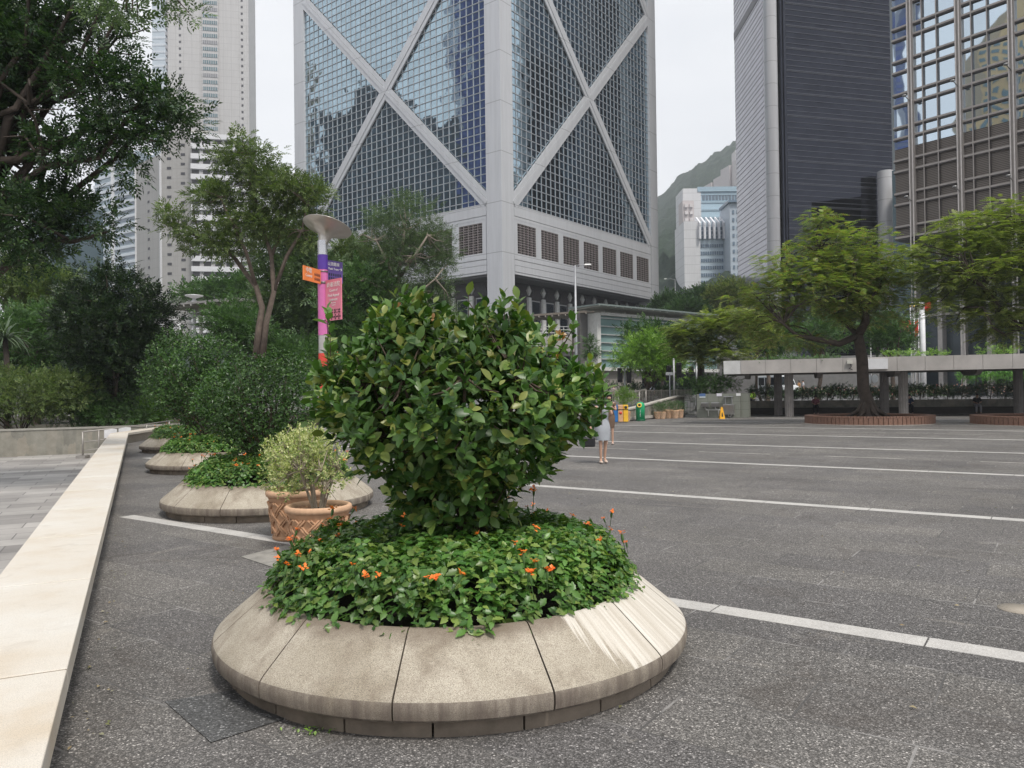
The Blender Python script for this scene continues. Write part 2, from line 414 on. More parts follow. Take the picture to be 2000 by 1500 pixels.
tone = q.mix(stain, tone, q.mix(1, q.ramp(vc.outputs[1], [(0,.13),(.6,.24),(1,.42)]), (1,.96,.87), 'MULTIPLY'))
svec = q.n('ShaderNodeCombineXYZ'); q.l(q.math('MULTIPLY', tt, .55), svec.inputs[0]); q.l(q.math('MULTIPLY', ss, 2.6), svec.inputs[1])
wear = q.ramp(q.noise(1.0, 7, .72, svec.outputs[0], dist=.4), [(.60,0),(.70,.35),(.82,.7)])
tone = q.mix(wear, tone, q.mix(1, q.ramp(vc.outputs[1], [(0,.10),(.6,.19),(1,.36)]), (1,.95,.86), 'MULTIPLY'))
dirt = q.noise(.8, 5, .7, dist=1.0)
tone = q.mix(q.ramp(dirt, [(.54,0),(.72,.5)]), tone, (.034,.028,.024))
lightj = q.ramp(q.noise(2.2, 3), [(.5,.05),(.62,.16)])
tone = q.mix(br.outputs['Fac'], tone, lightj)
q.base(q.mix(1, tone, (1.72,1.65,1.60), 'MULTIPLY')); q.set(Roughness=.72); q.b.inputs['Specular IOR Level'].default_value = .45
hh = q.math('SUBTRACT', vo.outputs['Distance'], q.math('MULTIPLY', br.outputs['Fac'], 1.5)); q.bump(hh, .35, .006)
M_PAVE = q.m
def ledge_pt(y, off=0): return (-1.568-.488*(y-2.545)+LN.x*off, y+LN.y*off)
pl = [ledge_pt(-9, -.12), (60,-9), (64,47.5), (4,47.5), (-4,46), (-14.9,40), (-14.5,32), ledge_pt(27.2, -.12)]
mb = MB(); mb.prism(pl, -.75, 0.0); g = mb.build('plaza_pavement', M_PAVE); tag(g, kind='structure')
# pale granite bands laid across the plaza, in separate long stones
q = NT('band_stone'); n = q.noise(2, 6, .7); n2 = q.noise(120, 3, .7)
c = q.mix(.5, q.ramp(n, [(.3,(.25,.235,.21)),(.5,(.46,.43,.39)),(.7,(.58,.55,.50))]), q.ramp(n2, [(.35,.25),(.6,.6)]), 'MIX'); q.base(c); q.set(Roughness=.8); q.bump(n2, .15, .004); M_BAND = q.m
mb = MB()
for k in range(-1, 8):
    s0 = 5.36+5.62*k
    t0 = -60
    while t0 < 40:
        L_ = 1.38; a = SD*t0+SN*s0; b = SD*(t0+L_-.012)+SN*s0
        t0 += L_
        mid = (a+b)/2
        if mid.y < -3 or mid.y > 46 or mid.x > 60 or LN.dot(mid) < -.1-.3*0 or mid.y > 38+ .45*max(mid.x, 0) : continue
        c_ = b+SN*.205; d_ = a+SN*.205; mb.prism([(p.x,p.y) for p in (b,a,d_,c_)], .0005, .004)
g = mb.build('paving_band', M_BAND); tag(g, kind='structure')
# thin secondary bands of old paint between them
mb = MB()
for k in (3, 5):
    s0 = 5.36+5.62*k-2.8; rr = random.Random(k)
    t0 = -45
    while t0 < 10:
        L_ = rr.uniform(.8, 3.2); g0 = rr.uniform(.05, 1.6); a = SD*t0+SN*s0; b = SD*(t0+L_)+SN*s0; t0 += L_+g0
        mid = (a+b)/2
        if mid.y < 12 or mid.y > 44 or LN.dot(mid) < 0 or mid.x < 1: continue
        c_ = b+SN*.09; d_ = a+SN*.09; mb.prism([(p.x,p.y) for p in (b,a,d_,c_)], .0006, .003)
g = mb.build('paving_line', simple('old_paint', (.33,.31,.29), .8, var=.4, scale=4)); tag(g, kind='structure')
# smoother dark inset slabs
def slab(name, pts, z, mat):
    mb = MB(); mb.prism(pts, z-.002, z); g = mb.build(name, mat); tag(g, kind='structure'); return g
M_SLABL = simple('pale_slab', (.27,.26,.24), .85, var=.3, scale=6, bump=.2, bscale=90)
a = G(470, 1088); slab('pale_paving_slab', [(v.x, v.y) for v in (G(470,1088), G(560,1066), G(640,1080), G(560,1118))], .006, M_SLABL)
q = NT('dark_slab'); vo = q.n('ShaderNodeTexVoronoi', {'Scale': 120}); q.l(q.co.outputs['Object'], vo.inputs['Vector']); vc = q.n('ShaderNodeSeparateXYZ'); q.l(vo.outputs['Color'], vc.inputs[0])
q.base(q.ramp(vc.outputs[0], [(0,.035),(.6,.08),(.93,.13),(.98,.30)])); q.set(Roughness=.6); q.bump(vo.outputs['Distance'], .4, .005)
slab('dark_paving_slab', [(v.x, v.y) for v in (G(322,1372), G(412,1452), G(560,1404), G(480,1345))], .006, q.m)
# lower path on the left
q = NT('path_paving')
cb = q.n('ShaderNodeCombineXYZ'); q.l(dot(q, (LN.x, LN.y, 0)), cb.inputs[0]); q.l(dot(q, (LD.x, LD.y, 0)), cb.inputs[1])
br = q.n('ShaderNodeTexBrick', {'Scale': 1.0, 'Mortar Size': .01, 'Brick Width': 1.2, 'Row Height': .6}); br.inputs['Color1'].default_value = (.25,.235,.225,1); br.inputs['Color2'].default_value = (.43,.41,.39,1); br.inputs['Mortar'].default_value = (.13,.12,.12,1)
q.l(cb.outputs[0], br.inputs['Vector']); n = q.noise(.5, 5, .6)
q.base(q.mix(1, br.outputs['Color'], q.ramp(n, [(.3,.75),(.7,1.25)]), 'MULTIPLY')); q.set(Roughness=.6); q.bump(q.noise(60, 3), .15, .005)
mb = MB(); mb.prism([ledge_pt(-9,-.5), ledge_pt(27.2,-.5), (-14.8,31.5), (-15,33.6), (-16.4,33.0), (-30,29.5), (-40,20), (-40,-9)], -.68, -.6)
g = mb.build('lower_path', q.m); tag(g, kind='structure')
# road seen beneath the pergola
mb = MB(); xs = np.linspace(-6, 95, 40); ys = np.linspace(62, 112, 24); vs = []; fs = []
for y in ys:
    for x in xs: vs.append((x, y+.12*x, terrain(x, y+.12*x)+.05))
for i in range(len(ys)-1):
    for k in range(len(xs)-1): a = i*len(xs)+k; fs.append((a, a+1, a+len(xs)+1, a+len(xs)))
mb.add(vs, fs); g = mb.build('road', simple('asphalt', (.13,.13,.135), .85, var=.15, scale=.7)); tag(g, kind='structure')
mb = MB()
for x0, x1, off in ((20,30,84),(34,44,85.5),(48,58,87),(28,36,94),(40,50,96)):
    vs = []; 
    for k in range(9):
        x = x0+(x1-x0)*k/8; y = off+.30*(x-20)
        vs += [(x,y,terrain(x,y)+.075),(x,y+.22,terrain(x,y+.22)+.075)]
    mb.add(vs, [(2*k,2*k+2,2*k+3,2*k+1) for k in range(8)])
g = mb.build('road_marking', simple('road_paint', (.7,.7,.68), .7)); tag(g, kind='structure')

# ------------------------------------------------------------------ buildings
def X(a, b): return a*(1-b)
# ---- braced tower
C0 = Vector((-1.28, 119.3, 0)); AL = R(38.05)
eL = Vector((-math.cos(AL), math.sin(AL), 0)); nL = Vector((-math.sin(AL), -math.cos(AL), 0))
eR = Vector((math.sin(AL), math.cos(AL), 0)); nR = Vector((math.cos(AL), -math.sin(AL), 0))
FL = Face(C0, eL, nL); FR = Face(C0, eR, nR)
FBk1 = Face(C0+eL*52, eR, -nR*-1*-1); FBk1 = Face(C0+eL*52, eR, -nR); FBk2 = Face(C0+eR*52, eL, -nL)
btower = empty('office_tower', C0, 0, 'tall glass tower with white diagonal cross bracing on its two visible faces', 'skyscraper')
def bpart(name, mb, mat, **k): return mb.build(name, mat, btower, True, **k)
M_ALU = panelled('white_aluminium', (.62,.63,.66), (0, 7.9), .12, .35, .6, ('X','Z'), metal=.15, var=.04)
M_ALU2 = simple('mullion_grey', (.44,.46,.49), .4, metal=.3, var=.05)
M_DK = simple('shadow_gap', (.05,.05,.055), .8)
M_GL = mirrorglass('tower_glass', (.40,.52,.59), (1.353, 1.32), .016)
Z0, HM = 31.3, 47.5
TOP = Z0+2*HM
# core with glass
for F, nm in ((FL, 'left'), (FR, 'right'), (FBk1, 'b1'), (FBk2, 'b2')):
    mb = MB(); mb.fbox(F, 3.0, 49.0, Z0, TOP, -.5, -.3); bpart('glass_wall', mb, M_GL)
    mb = MB()
    for k in range(1, 34): mb.fbox(F, 3+k*1.353-.05, 3+k*1.353+.05, Z0, TOP, -.32, -.2)
    for k in range(0, 72): mb.fbox(F, 3, 49, Z0+k*1.32-.05, Z0+k*1.32+.05, -.32, -.19)
    bpart('mullion_grid', mb, M_ALU2)
    mb = MB(); mg = MB()
    for mz in range(2):
        z = Z0+mz*HM
        for sgn in (0, 1):
            for o0, o1, dd in ((-1.08,-.38,.12),(-.33,.33,.2),(.38,1.08,.12)):   # three ribs of each brace
                A = (2.9, z+.6); B = (49.1, z+HM+.2)
                if sgn: A, B = (49.1, z+.6), (2.9, z+HM+.2)
                dx, dz = B[0]-A[0], B[1]-A[1]; l = math.hypot(dx, dz); nx, nz_ = -dz/l, dx/l
                mb.fprism(F, [(A[0]+nx*o0, A[1]+nz_*o0), (A[0]+nx*o1, A[1]+nz_*o1), (B[0]+nx*o1, B[1]+nz_*o1), (B[0]+nx*o0, B[1]+nz_*o0)], -.18, dd+.013*sgn)
            mg.fprism(F, [(A[0]-nx*1.08, A[1]-nz_*1.08), (A[0]+nx*1.08, A[1]+nz_*1.08), (B[0]+nx*1.08, B[1]+nz_*1.08), (B[0]-nx*1.08, B[1]-nz_*1.08)], -.19, -.02+.006*sgn)
    bpart('cross_brace', mb, M_ALU); bpart('brace_joint', mg, M_DK)
    mb = MB()
    for z0, z1, d in ((29.9, 31.35, .1), (21.0, 22.0, .1)): mb.fbox(F, 3.1, 48.9, z0, z1, -.3, d)
    mb.fbox(F, 3.1, 48.9, 31.42, 31.8, -.3, .06); mb.fbox(F, 3.1, 48.9, 29.35, 29.83, -.3, .06); mb.fbox(F, 3.1, 48.9, 22.07, 22.9, -.3, .06); mb.fbox(F, 3.1, 48.9, 22.97, 23.5, -.3, .1)
    mb.fbox(F, 3.1, 48.9, 20.6, 20.93, -.3, .06)
    for k in range(8):
        s = 3.2+k*6.5; mb.fbox(F, max(3.12, s-.75), min(48.88, s+.75) if k < 7 else 48.87, 23.5, 29.35, -.3, .04)
    for k in range(7):
        s = 3.2+k*6.5+3.25; mb.fbox(F, s-2.5, s+2.5, 28.85, 29.35, -.3, .03); mb.fbox(F, s-2.5, s+2.5, 23.5, 24.0, -.3, .03)
    bpart('spandrel_band', mb, M_ALU)
    mb = MB(); mb.fbox(F, 3.05, 48.95, 20.6, 31.8, -.45, -.32); bpart('backing', mb, M_DK)
    if nm in ('left', 'right'):
        for k in range(7):
            s = 3.2+k*6.5+3.25; mb = MB(); mb.fbox(F, s-2.5, s+2.5, 24.0, 28.85, -.31, -.28)
            for j in range(11): mb.fbox(F, s-2.5+j*.5-.05, s-2.5+j*.5+.05, 24.0, 28.85, -.28, -.02)
            fr = bpart('louvre_window', mb, simple('bronze_panel', (.11,.095,.09), .4, metal=.3))
            mb = MB()
            for j in range(13): mb.fbox(F, s-2.5, s+2.5, 24.0+j*.4-.045, 24.0+j*.4+.045, -.26, -.01+.001*j)
            for j in range(0,6): mb.fbox(F, s-2.5+j*1.0-.06, s-2.5+j*1.0+.06, 24.0, 28.85, -.26, .0)
            mb.build('grille', simple('grille_metal', (.34,.30,.29), .4, metal=.3), fr).data.transform(Matrix.Translation(-Vector(C0)))
# corner columns
for cc_, e1, e2, n1, n2 in ((C0, eL, eR, nL, nR), (C0+eL*52, -eL, eR, nL, -nR), (C0+eR*52, eL, -eR, -nL, nR), (C0+eL*52+eR*52, -eL, -eR, -nL, -nR)):
    w_ = 3.1; pts = [cc_, cc_+e1*w_, cc_+e1*w_+e2*w_, cc_+e2*w_]
    mb = MB(); poly = [((p+(n1+n2)*.14).x, (p+(n1+n2)*.14).y) for p in pts]
    if (Vector(poly[1])-Vector(poly[0])).cross(Vector(poly[2])-Vector(poly[1])) < 0: poly = poly[::-1]
    mb.prism(poly, 0, TOP); bpart('corner_column', mb, M_ALU)
# recessed entrance storey
for F, pil in ((FL, [5.5+4.2*k for k in range(10)]), (FR, [12+4.2*k for k in range(10)])):
    mb = MB(); mb.fbox(F, 3.3, 51, 0, 20.6, -4.6, -4.0); bpart('granite_wall', mb, simple('brown_granite', (.075,.068,.068), .25, var=.2))
    mb = MB(); mb.fbox(F, 3.3, 51, 20.25, 20.6, -4.0, -.35)
    bpart('soffit', mb, simple('soffit_grey', (.12,.12,.125), .5))
    for i, s in enumerate(pil):
        mb = MB(); mb.fbox(F, s-.4, s+.4, 6, 18.0, -4.0, -3.6); mb.fprism(F, [(s-.55,19.15),(s,18.3),(s+.55,19.15),(s,20.0)], -4.0, -3.68)
        bpart('white_pilaster', mb, simple('white_stone', (.82,.81,.79), .5))
        if i < len(pil)-1:
            mb = MB(); mb.fbox(F, s+.85, s+3.35, 6.5, 17.6, -4.0, -3.9); wnd = bpart('entrance_window', mb, simple('frame_white', (.5,.5,.5), .4))
            mb = MB(); mb.fbox(F, s+1.0, s+3.2, 6.7, 17.4, -3.9, -3.87); mb.build('pane', simple('dark_pane', (.02,.03,.04), .05, metal=.2), wnd).data.transform(Matrix.Translation(-Vector(C0)))
            mb = MB(); mb.fprism(F, [(s+.7,17.9),(s+3.5,17.9),(s+3.0,19.5),(s+1.2,19.5)], -4.0, -3.7); bpart('window_hood', mb, simple('brown_granite', (.075,.068,.068), .25))
mb = MB(); mb.prism([((C0+eL*a+eR*b).x, (C0+eL*a+eR*b).y) for a, b in ((.6,.6),(.6,51.4),(51.4,51.4),(51.4,.6))], TOP-.4, TOP+.3); bpart('roof', mb, M_ALU)

# ---- generic slab tower in a Face frame
def tower(name, label, F, w_, dep, h, mat, z0=-1.0):
    t = empty(name, F.p(0, 0, 0), 0, label, 'skyscraper')
    mb = MB(); mb.fbox(F, 0, w_, z0, h, -dep, 0); mb.build('wall', mat, t, True); return t
def tpart(t, name, mb, mat): return mb.build(name, mat, t, True)
def tparts(t, name, mb, mat, limit=100):
    """every box of the builder becomes a part of its own (the first `limit`), the rest one stuff part"""
    n = len(mb.v)//8
    for i in range(min(n, limit)):
        q = MB(); q.add(mb.v[i*8:i*8+8], MB.BF); q.build(name, mat, t, True)
    if n > limit:
        q = MB()
        for i in range(limit, n): q.add(mb.v[i*8:i*8+8], MB.BF)
        q.build(name, mat, t, True)['kind'] = 'stuff'
# ---- white stone tower on the left
D1 = 330
a = P(330, 500, D1); b = P(489, 500, D1*1.02); F1 = Face((a.x, a.y, 0), (b.x-a.x, b.y-a.y, 0), ((b.y-a.y), -(b.x-a.x), 0)); W1 = (Vector((b.x,b.y))-Vector((a.x,a.y))).length
M_ST = panelled('pale_stone', (.50,.49,.49), (3.2, 2.9), .14, .6, .75, ('X','Z'), var=.05)
t1 = tower('residential_tower', 'tall pale stone tower with one central column of banded windows', F1, W1, 24, 235, M_ST)
fw = W1/158.0
mb = MB(); mb.fbox(F1, 67*fw, 99*fw, 110, 236, 0, .9); tpart(t1, 'window_bay', mb, M_ST)
mb = MB(); md = MB(); mt = MB(); ms_ = MB()
for k in range(44):
    z = 112+k*2.9
    (mb if k % 5 else mt).fbox(F1, 68.5*fw, 97.5*fw, z, z+1.6, .9, 1.0)
    for j in range(9): ms_.fbox(F1, (69+3.5*j)*fw-.12, (69+3.5*j)*fw+.12, z, z+1.6, 1.0, 1.12)
    for s in (22, 143): md.fbox(F1, s*fw, (s+4)*fw, z, z+.9, 0, .12)
tparts(t1, 'window_band', mb, simple('teal_glass', (.09,.17,.20), .15)); tparts(t1, 'blind_band', mt, simple('grey_glass', (.2,.2,.22), .3)); tparts(t1, 'window_mullion', ms_, simple('frame_pale', (.45,.45,.46), .5))
tparts(t1, 'vent', md, simple('vent_dark', (.06,.06,.07), .6))
F1s = Face(F1.p(0,0,0), -F1.n, -F1.e)
mb = MB()
for k in range(75): mb.fbox(F1s, 1, 23, 8+k*2.9, 8+k*2.9+1.5, 0, 1.1)
tparts(t1, 'balcony', mb, simple('balcony_grey', (.34,.34,.36), .6))
mb = MB()
for k in range(75): mb.fbox(F1s, 2, 22, 8+k*2.9+1.5, 8+k*2.9+2.8, 0, .2)
tparts(t1, 'side_window', mb, simple('vent_dark', (.06,.06,.07), .6))
# ---- stepped stone building in front, with its white banded wing
D2 = 235
a = P(266, 500, D2*1.05); b = P(316, 500, D2); c = P(378, 500, D2*1.0)
F2a = Face((a.x,a.y,0), (b.x-a.x,b.y-a.y,0), ((b.y-a.y), -(b.x-a.x), 0)); F2b = Face((b.x,b.y,0), (c.x-b.x,c.y-b.y,0), ((c.y-b.y), -(c.x-b.x), 0))
wa = (b-a).xy.length; wb = (c-b).xy.length
h2 = P(300, 262, D2).z; h2a = P(290, 300, D2).z
M_ST2 = panelled('grey_stone', (.40,.39,.38), (2.4, 3.0), .1, .65, .8, ('X','Z'), var=.06)
t2 = tower('stone_office_block', 'grey stone block with small slit windows below the tall pale tower', F2b, wb, 20, h2, M_ST2)
mb = MB(); mb.fbox(F2a, 0, wa, -1, h2a, -18, 0); tpart(t2, 'side_wing', mb, M_ST2)
mb = MB(); ml = MB()
for k in range(30):
    z = 4+k*2.95
    if z > h2-4: break
    for s in (.12, .62): mb.fbox(F2b, wb*s+(.6 if s < .3 else 0), wb*s+1.3+(.6 if s < .3 else 0), z+(1.2 if s > .3 else 0), z+.75+(1.2 if s > .3 else 0), 0, .1)
    if z < h2a-3: mb.fbox(F2a, wa*.48, wa*.48+1.2, z, z+.75, 0, .1)
tparts(t2, 'slit_window', mb, simple('vent_dark', (.06,.06,.07), .6))
mb = MB(); mb.fbox(F2a, wa*.98, wa*1.0+.2, 0, h2a, 0, .5); mb.fbox(F2a, 0, .35, 0, h2a, 0, .4); tparts(t2, 'corner_trim', mb, simple('white_paint', (.7,.7,.72), .5))
c = P(376, 500, D2*.985); d = P(486, 500, D2*1.0); F2c = Face((c.x,c.y,0), (d.x-c.x,d.y-c.y,0), ((d.y-c.y), -(d.x-c.x), 0)); wc = (d-c).xy.length
h3 = P(430, 268, D2).z
t3 = tower('white_banded_building', 'white building with stacked open floors and dark recesses left of the braced tower', F2c, wc, 20, h3-1, simple('dark_void', (.07,.068,.072), .6))
for k in range(25):
    z = h3-3.1*k
    if z < 2: break
    mb = MB(); mb.fbox(F2c, -.2, wc+.3, z-1.55, z, 0, 1.0); tpart(t3, 'floor_band', mb, simple('bright_white', (.74,.74,.77), .5, var=.05))
    mb = MB()
    for j in range(5): mb.fbox(F2c, wc*(.02+.2*j)+3.6*.5, wc*(.02+.2*j)+3.6*.5+1.1, z-3.1, z-1.55, 0, .5)
    tparts(t3, 'pier', mb, simple('pier_grey', (.42,.41,.42), .6))
mb = MB(); mb.fbox(F2c, wc*.0, wc*.3, h3, h3+1.0, -8, .2); mb.fbox(F2c, wc*.68, wc*.9, h3, h3+2.6, -8, -1); tparts(t3, 'roof_plant', mb, simple('pale_beige', (.55,.54,.5), .6))
# ---- pale blue glass tower further left
def quadface(px0, px1, d0, d1, py=500):
    a = P(px0, py, d0); b = P(px1, py, d1); return Face((a.x,a.y,0), (b.x-a.x,b.y-a.y,0), ((b.y-a.y), -(b.x-a.x), 0)), (b-a).xy.length
F4, w4 = quadface(186, 266, 420, 400); h4 = P(235, 300, 405).z
t4 = tower('glass_office_tower', 'pale blue glass tower with white floor bands behind the large leaning tree', F4, w4, 20, h4, simple('blue_glass', (.30,.38,.44), .15))
mb = MB(); mv = MB()
for k in range(45):
    z = h4-4.0*k-1
    if z < 2: break
    mb.fbox(F4, -.3, w4+.3, z-1.5, z, 0, .6); mv.fbox(F4, w4*.52, w4*.97, z-3.0, z-1.6, 0, .25)
tpart(t4, 'floor_band', mb, simple('pale_blue_white', (.58,.62,.67), .4)); tparts(t4, 'dark_window', mv, simple('slate_glass', (.16,.2,.25), .2))
mb = MB(); mb.fbox(F4, w4*.44, w4*.5, 0, h4, 0, .9); tpart(t4, 'fin', mb, simple('white_paint', (.7,.7,.72), .5))
# slim far tower top left of the stone tower
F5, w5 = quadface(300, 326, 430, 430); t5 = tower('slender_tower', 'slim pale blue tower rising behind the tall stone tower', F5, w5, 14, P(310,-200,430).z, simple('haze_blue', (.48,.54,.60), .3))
mb = MB()
for k in range(80): mb.fbox(F5, 0, w5, 60+4*k, 61.2+4*k, 0, .2)
tpart(t5, 'floor_band', mb, simple('pale_blue_white', (.58,.62,.67), .4))
# orange blocks far left
for i, (p0, p1, pt, cc_, lb) in enumerate(((112,152,515,(.55,.42,.34),'beige apartment block with small windows low on the left skyline'),(150,182,493,(.62,.36,.25),'orange apartment block with a stepped top on the left skyline'))):
    F6, w6 = quadface(p0, p1, 600, 600); h6 = P(p0, pt, 600).z; t6 = tower('apartment_block', lb, F6, w6, 16, h6, simple('render_%d' % i, cc_, .7)); t6['category'] = 'apartment block'; t6['group'] = 'far apartment blocks on the left'
    mb = MB()
    for k in range(12):
        for j in range(5): mb.fbox(F6, w6*(.08+.18*j), w6*(.08+.18*j)+1.4, h6-4-3.2*k, h6-2.4-3.2*k, 0, .2)
    tparts(t6, 'window', mb, simple('slate_glass', (.16,.2,.25), .2))
    mb = MB(); mb.fbox(F6, w6*.3, w6*.7, h6, h6+5, -8, -1); tpart(t6, 'roof_tank', mb, simple('render_%d' % i, cc_, .7))
F7, w7 = quadface(58, 97, 300, 290); t7 = tower('dark_glass_building', 'dark teal glass building behind the trees at far left', F7, w7, 20, P(80, 400, 295).z, simple('dark_teal', (.05,.09,.11), .15))
mb = MB()
for k in range(14): mb.fbox(F7, 0, w7, 12+k*4, 13.1+k*4, 0, .4)
tpart(t7, 'floor_band', mb, simple('slate_glass', (.16,.2,.25), .2))
# ---- black tower on the right
K0 = Vector((47.3, 137, 0)); eK = Vector((71.6-47.3, 143-137, 0)); FKr = Face(K0, eK, (eK.y, -eK.x, 0)); wk = eK.length
FKl = Face(K0, (.02, 1, 0), (-1, .02, 0))
M_BK = mirrorglass('black_glass', (.045,.048,.062), (1.5, 1.3), .006, .04, 1.0, .15)
t8 = tower('black_glass_tower', 'very dark glass tower with fine horizontal lines and white corner columns', FKr, wk, .5, 210, M_BK); t8['category'] = 'skyscraper'
mb = MB(); mb.prism([(47.3,137.6),(71.6,143.6),(71.6,161),(47.6,160)], -1, 209.8); tpart(t8, 'core', mb, M_BK)
mb = MB(); mb.fbox(FKl, .6, 23, -1, 210, 0, .3); tpart(t8, 'side_glass', mb, mirrorglass('side_glass', (.21,.21,.24), (1.5, 1.3), .004, .06, 1.0, .1))  # brighter tint than the front glass paints in this face's sky reflection
mb = MB()
for k in range(0, 200):
    z = 3+k*1.02
    mb.fbox(FKr, 1.2, wk-.1, z, z+.10, 0, .10)
    if k % 4 == 3: mb.fbox(FKr, 1.2, wk-.1, z+.22, z+.34, 0, .10)
tpart(t8, 'floor_line', mb, simple('line_grey', (.095,.10,.12), .35, metal=.4))
mb = MB()
for k in range(0, 100):
    z = 3+k*2.04
    mb.fbox(FKl, .7, 23, z, z+.09, .3, .34); mb.fbox(FKl, .7, 23, z+.9, z+.95, .3, .34)
mb.fbox(FKl, .7, 23, 75, 76.6, .3, .38)
tpart(t8, 'side_line', mb, simple('line_dark', (.045,.045,.055), .4, metal=.4))
mb = MB(); mb.lathe([(1.15,-1),(1.15,211)], 24, (46.9,136.4)); tpart(t8, 'corner_column', mb, panelled('column_clad', (.52,.52,.54), (0,4.0), .08, .4, .5, var=.05))
c = P(1731, 450, 140); mb = MB(); mb.lathe([(1.35,-1),(1.35, P(1731,335,140).z)], 28, (c.x, c.y)); tpart(t8, 'free_column', mb, panelled('column_clad2', (.58,.58,.6), (0,4.0), .08, .35, .5, var=.05))
c2 = P(1523, 300, 137); mb = MB(); mb.lathe([(.7,-1),(.7,210)], 16, (K0.x+1.8, K0.y-.15)); tpart(t8, 'glass_corner', mb, M_BK)
# added dark block, hidden behind the black tower, fills the braced tower's reflection
F9 = Face((61.5, 168, 0), (1, .05, 0), (.05, -1, 0)); t9 = tower('reflection_fill_block', 'added dark slate block hidden behind the black tower, seen only as a reflection', F9, 24, 28, 118, simple('slate_wall', (.10,.12,.135), .3))
mb = MB(); F9s = Face((61.5,168,0), (0,1,0), (-1,0,0))
for k in range(28): mb.fbox(F9s, 0, 27, 6+k*4, 8.0+k*4, 0, .2)
tpart(t9, 'window_band', mb, simple('slate_glass', (.16,.2,.25), .2))
# ---- bronze-framed mirror building at far right
g0 = Vector((40.15, 80.0, 0)); g1 = Vector((47.2, 70.9, 0)); eG = (g1-g0).normalized(); FG = Face(g0, eG, (eG.y*1.0, -eG.x, 0))
if FG.n.y > 0: FG.n = -FG.n
t10 = empty('mirror_office_building', g0, 0, 'mirror glass building in a bronze metal grid with brown louvred floors below', 'skyscraper')
WG = 34
mb = MB(); mb.fbox(FG, 0, WG, 26.6, 120, -.6, -.35); tpart(t10, 'mirror_glass', mb, mirrorglass('mirror_blue', (.60,.70,.78), (2.3, 3.45), .010, .02, 1.0, .25))
mb = MB(); mb.fbox(FG, 0.02, WG, 17.3, 26.58, -.6, -.35)
q = NT('louvre_mesh'); sx = q.n('ShaderNodeSeparateXYZ'); q.l(q.co.outputs['Object'], sx.inputs[0]); f = q.math('FRACT', q.math('MULTIPLY', sx.outputs[2], 6.0))
q.base(q.ramp(f, [(.3,(.055,.045,.04)),(.55,(.19,.165,.145))])); q.set(Roughness=.5, Metallic=.4); tpart(t10, 'louvre_panel', mb, q.m)
M_BRZ = simple('bronze_frame', (.36,.33,.31), .38, metal=.55, var=.08); M_BRD = simple('bronze_dark', (.09,.08,.078), .4, metal=.4)
mb = MB(); md = MB(); mt = MB()
z = 17.3; k = 0
while z < 120:
    mb.fbox(FG, 0, WG, z-.09, z+.09, -.35, -.05); md.fbox(FG, 0, WG, z-.2, z-.1, -.35, -.1)
    z += 1.15 if k % 2 == 0 else 2.3; k += 1
for k in range(-1, 8):
    s = 1.9+k*4.6
    for off in (0, 1.15, 2.55):
        if s+off > 0: md.fbox(FG, s+off-.07, s+off+.07, 17.3, 120, -.35, -.12) if off else None
        if off and s+off > 0: mb.fbox(FG, s+off-.04, s+off+.04, 17.3, 120, -.12, -.03)
    if s > 0:
        for o in (-.16, .16):
            a = FG.p(s+o, 0, .22); mt.lathe([(.065, 0),(.065, 120)], 8, (a[0], a[1]))
        mb.fbox(FG, s-.3, s+.3, 17.3, 120, -.35, .0)
tpart(t10, 'mullion', mb, M_BRZ); tpart(t10, 'mullion_shadow', md, M_BRD); tpart(t10, 'pipe_column', mt, simple('steel_pale', (.5,.47,.45), .35, metal=.5))
mb = MB()
for k in range(0, 7):
    for z in (20.8, 31.1, 41.5):
        a = Vector(FG.p(1.9+k*4.6, z, .25)); n_ = FG.n; mb.tube([a, a+n_*.9+Vector((0,0,.25))], .05, 6); mb.ell(a+n_*1.1+Vector((0,0,.28)), (.22,.22,.12), 8, 5)
tpart(t10, 'floodlight', mb, simple('steel_grey', (.3,.3,.3), .4, metal=.5))
mb = MB(); mb.fbox(FG, .5, WG, -1, 17.2, -4.5, -4.0); tpart(t10, 'lobby_glass', mb, simple('lobby_glass', (.045,.06,.07), .08, metal=.3))
mb = MB(); mb.fbox(FG, 0, WG, 17.05, 17.28, -4.0, -.1); tpart(t10, 'soffit', mb, M_BRD)
mb = MB()
for k in range(0, 14):
    s = .5+k*2.3; mb.fbox(FG, s, s+(.45 if k % 2 else .22), -1, 17.05, -4.0, -3.0)
for z in (4.6, 9.2): mb.fbox(FG, .5, WG, z, z+.25, -4.0, -3.8)
tparts(t10, 'lobby_column', mb, simple('steel_pale', (.5,.47,.45), .35, metal=.5))
mb = MB(); mb.fbox(FG, 0, WG, -1, 119.8, -30, -5.0); tpart(t10, 'core', mb, M_BRD)
# low building between black tower and mirror building
F11, w11 = quadface(1745, 1790, 130, 128); t11 = tower('grey_office_block', 'narrow grey glass block in the gap beside the white free standing column', F11, w11, 10, P(1760,330,129).z, simple('dark_teal', (.05,.09,.11), .15))
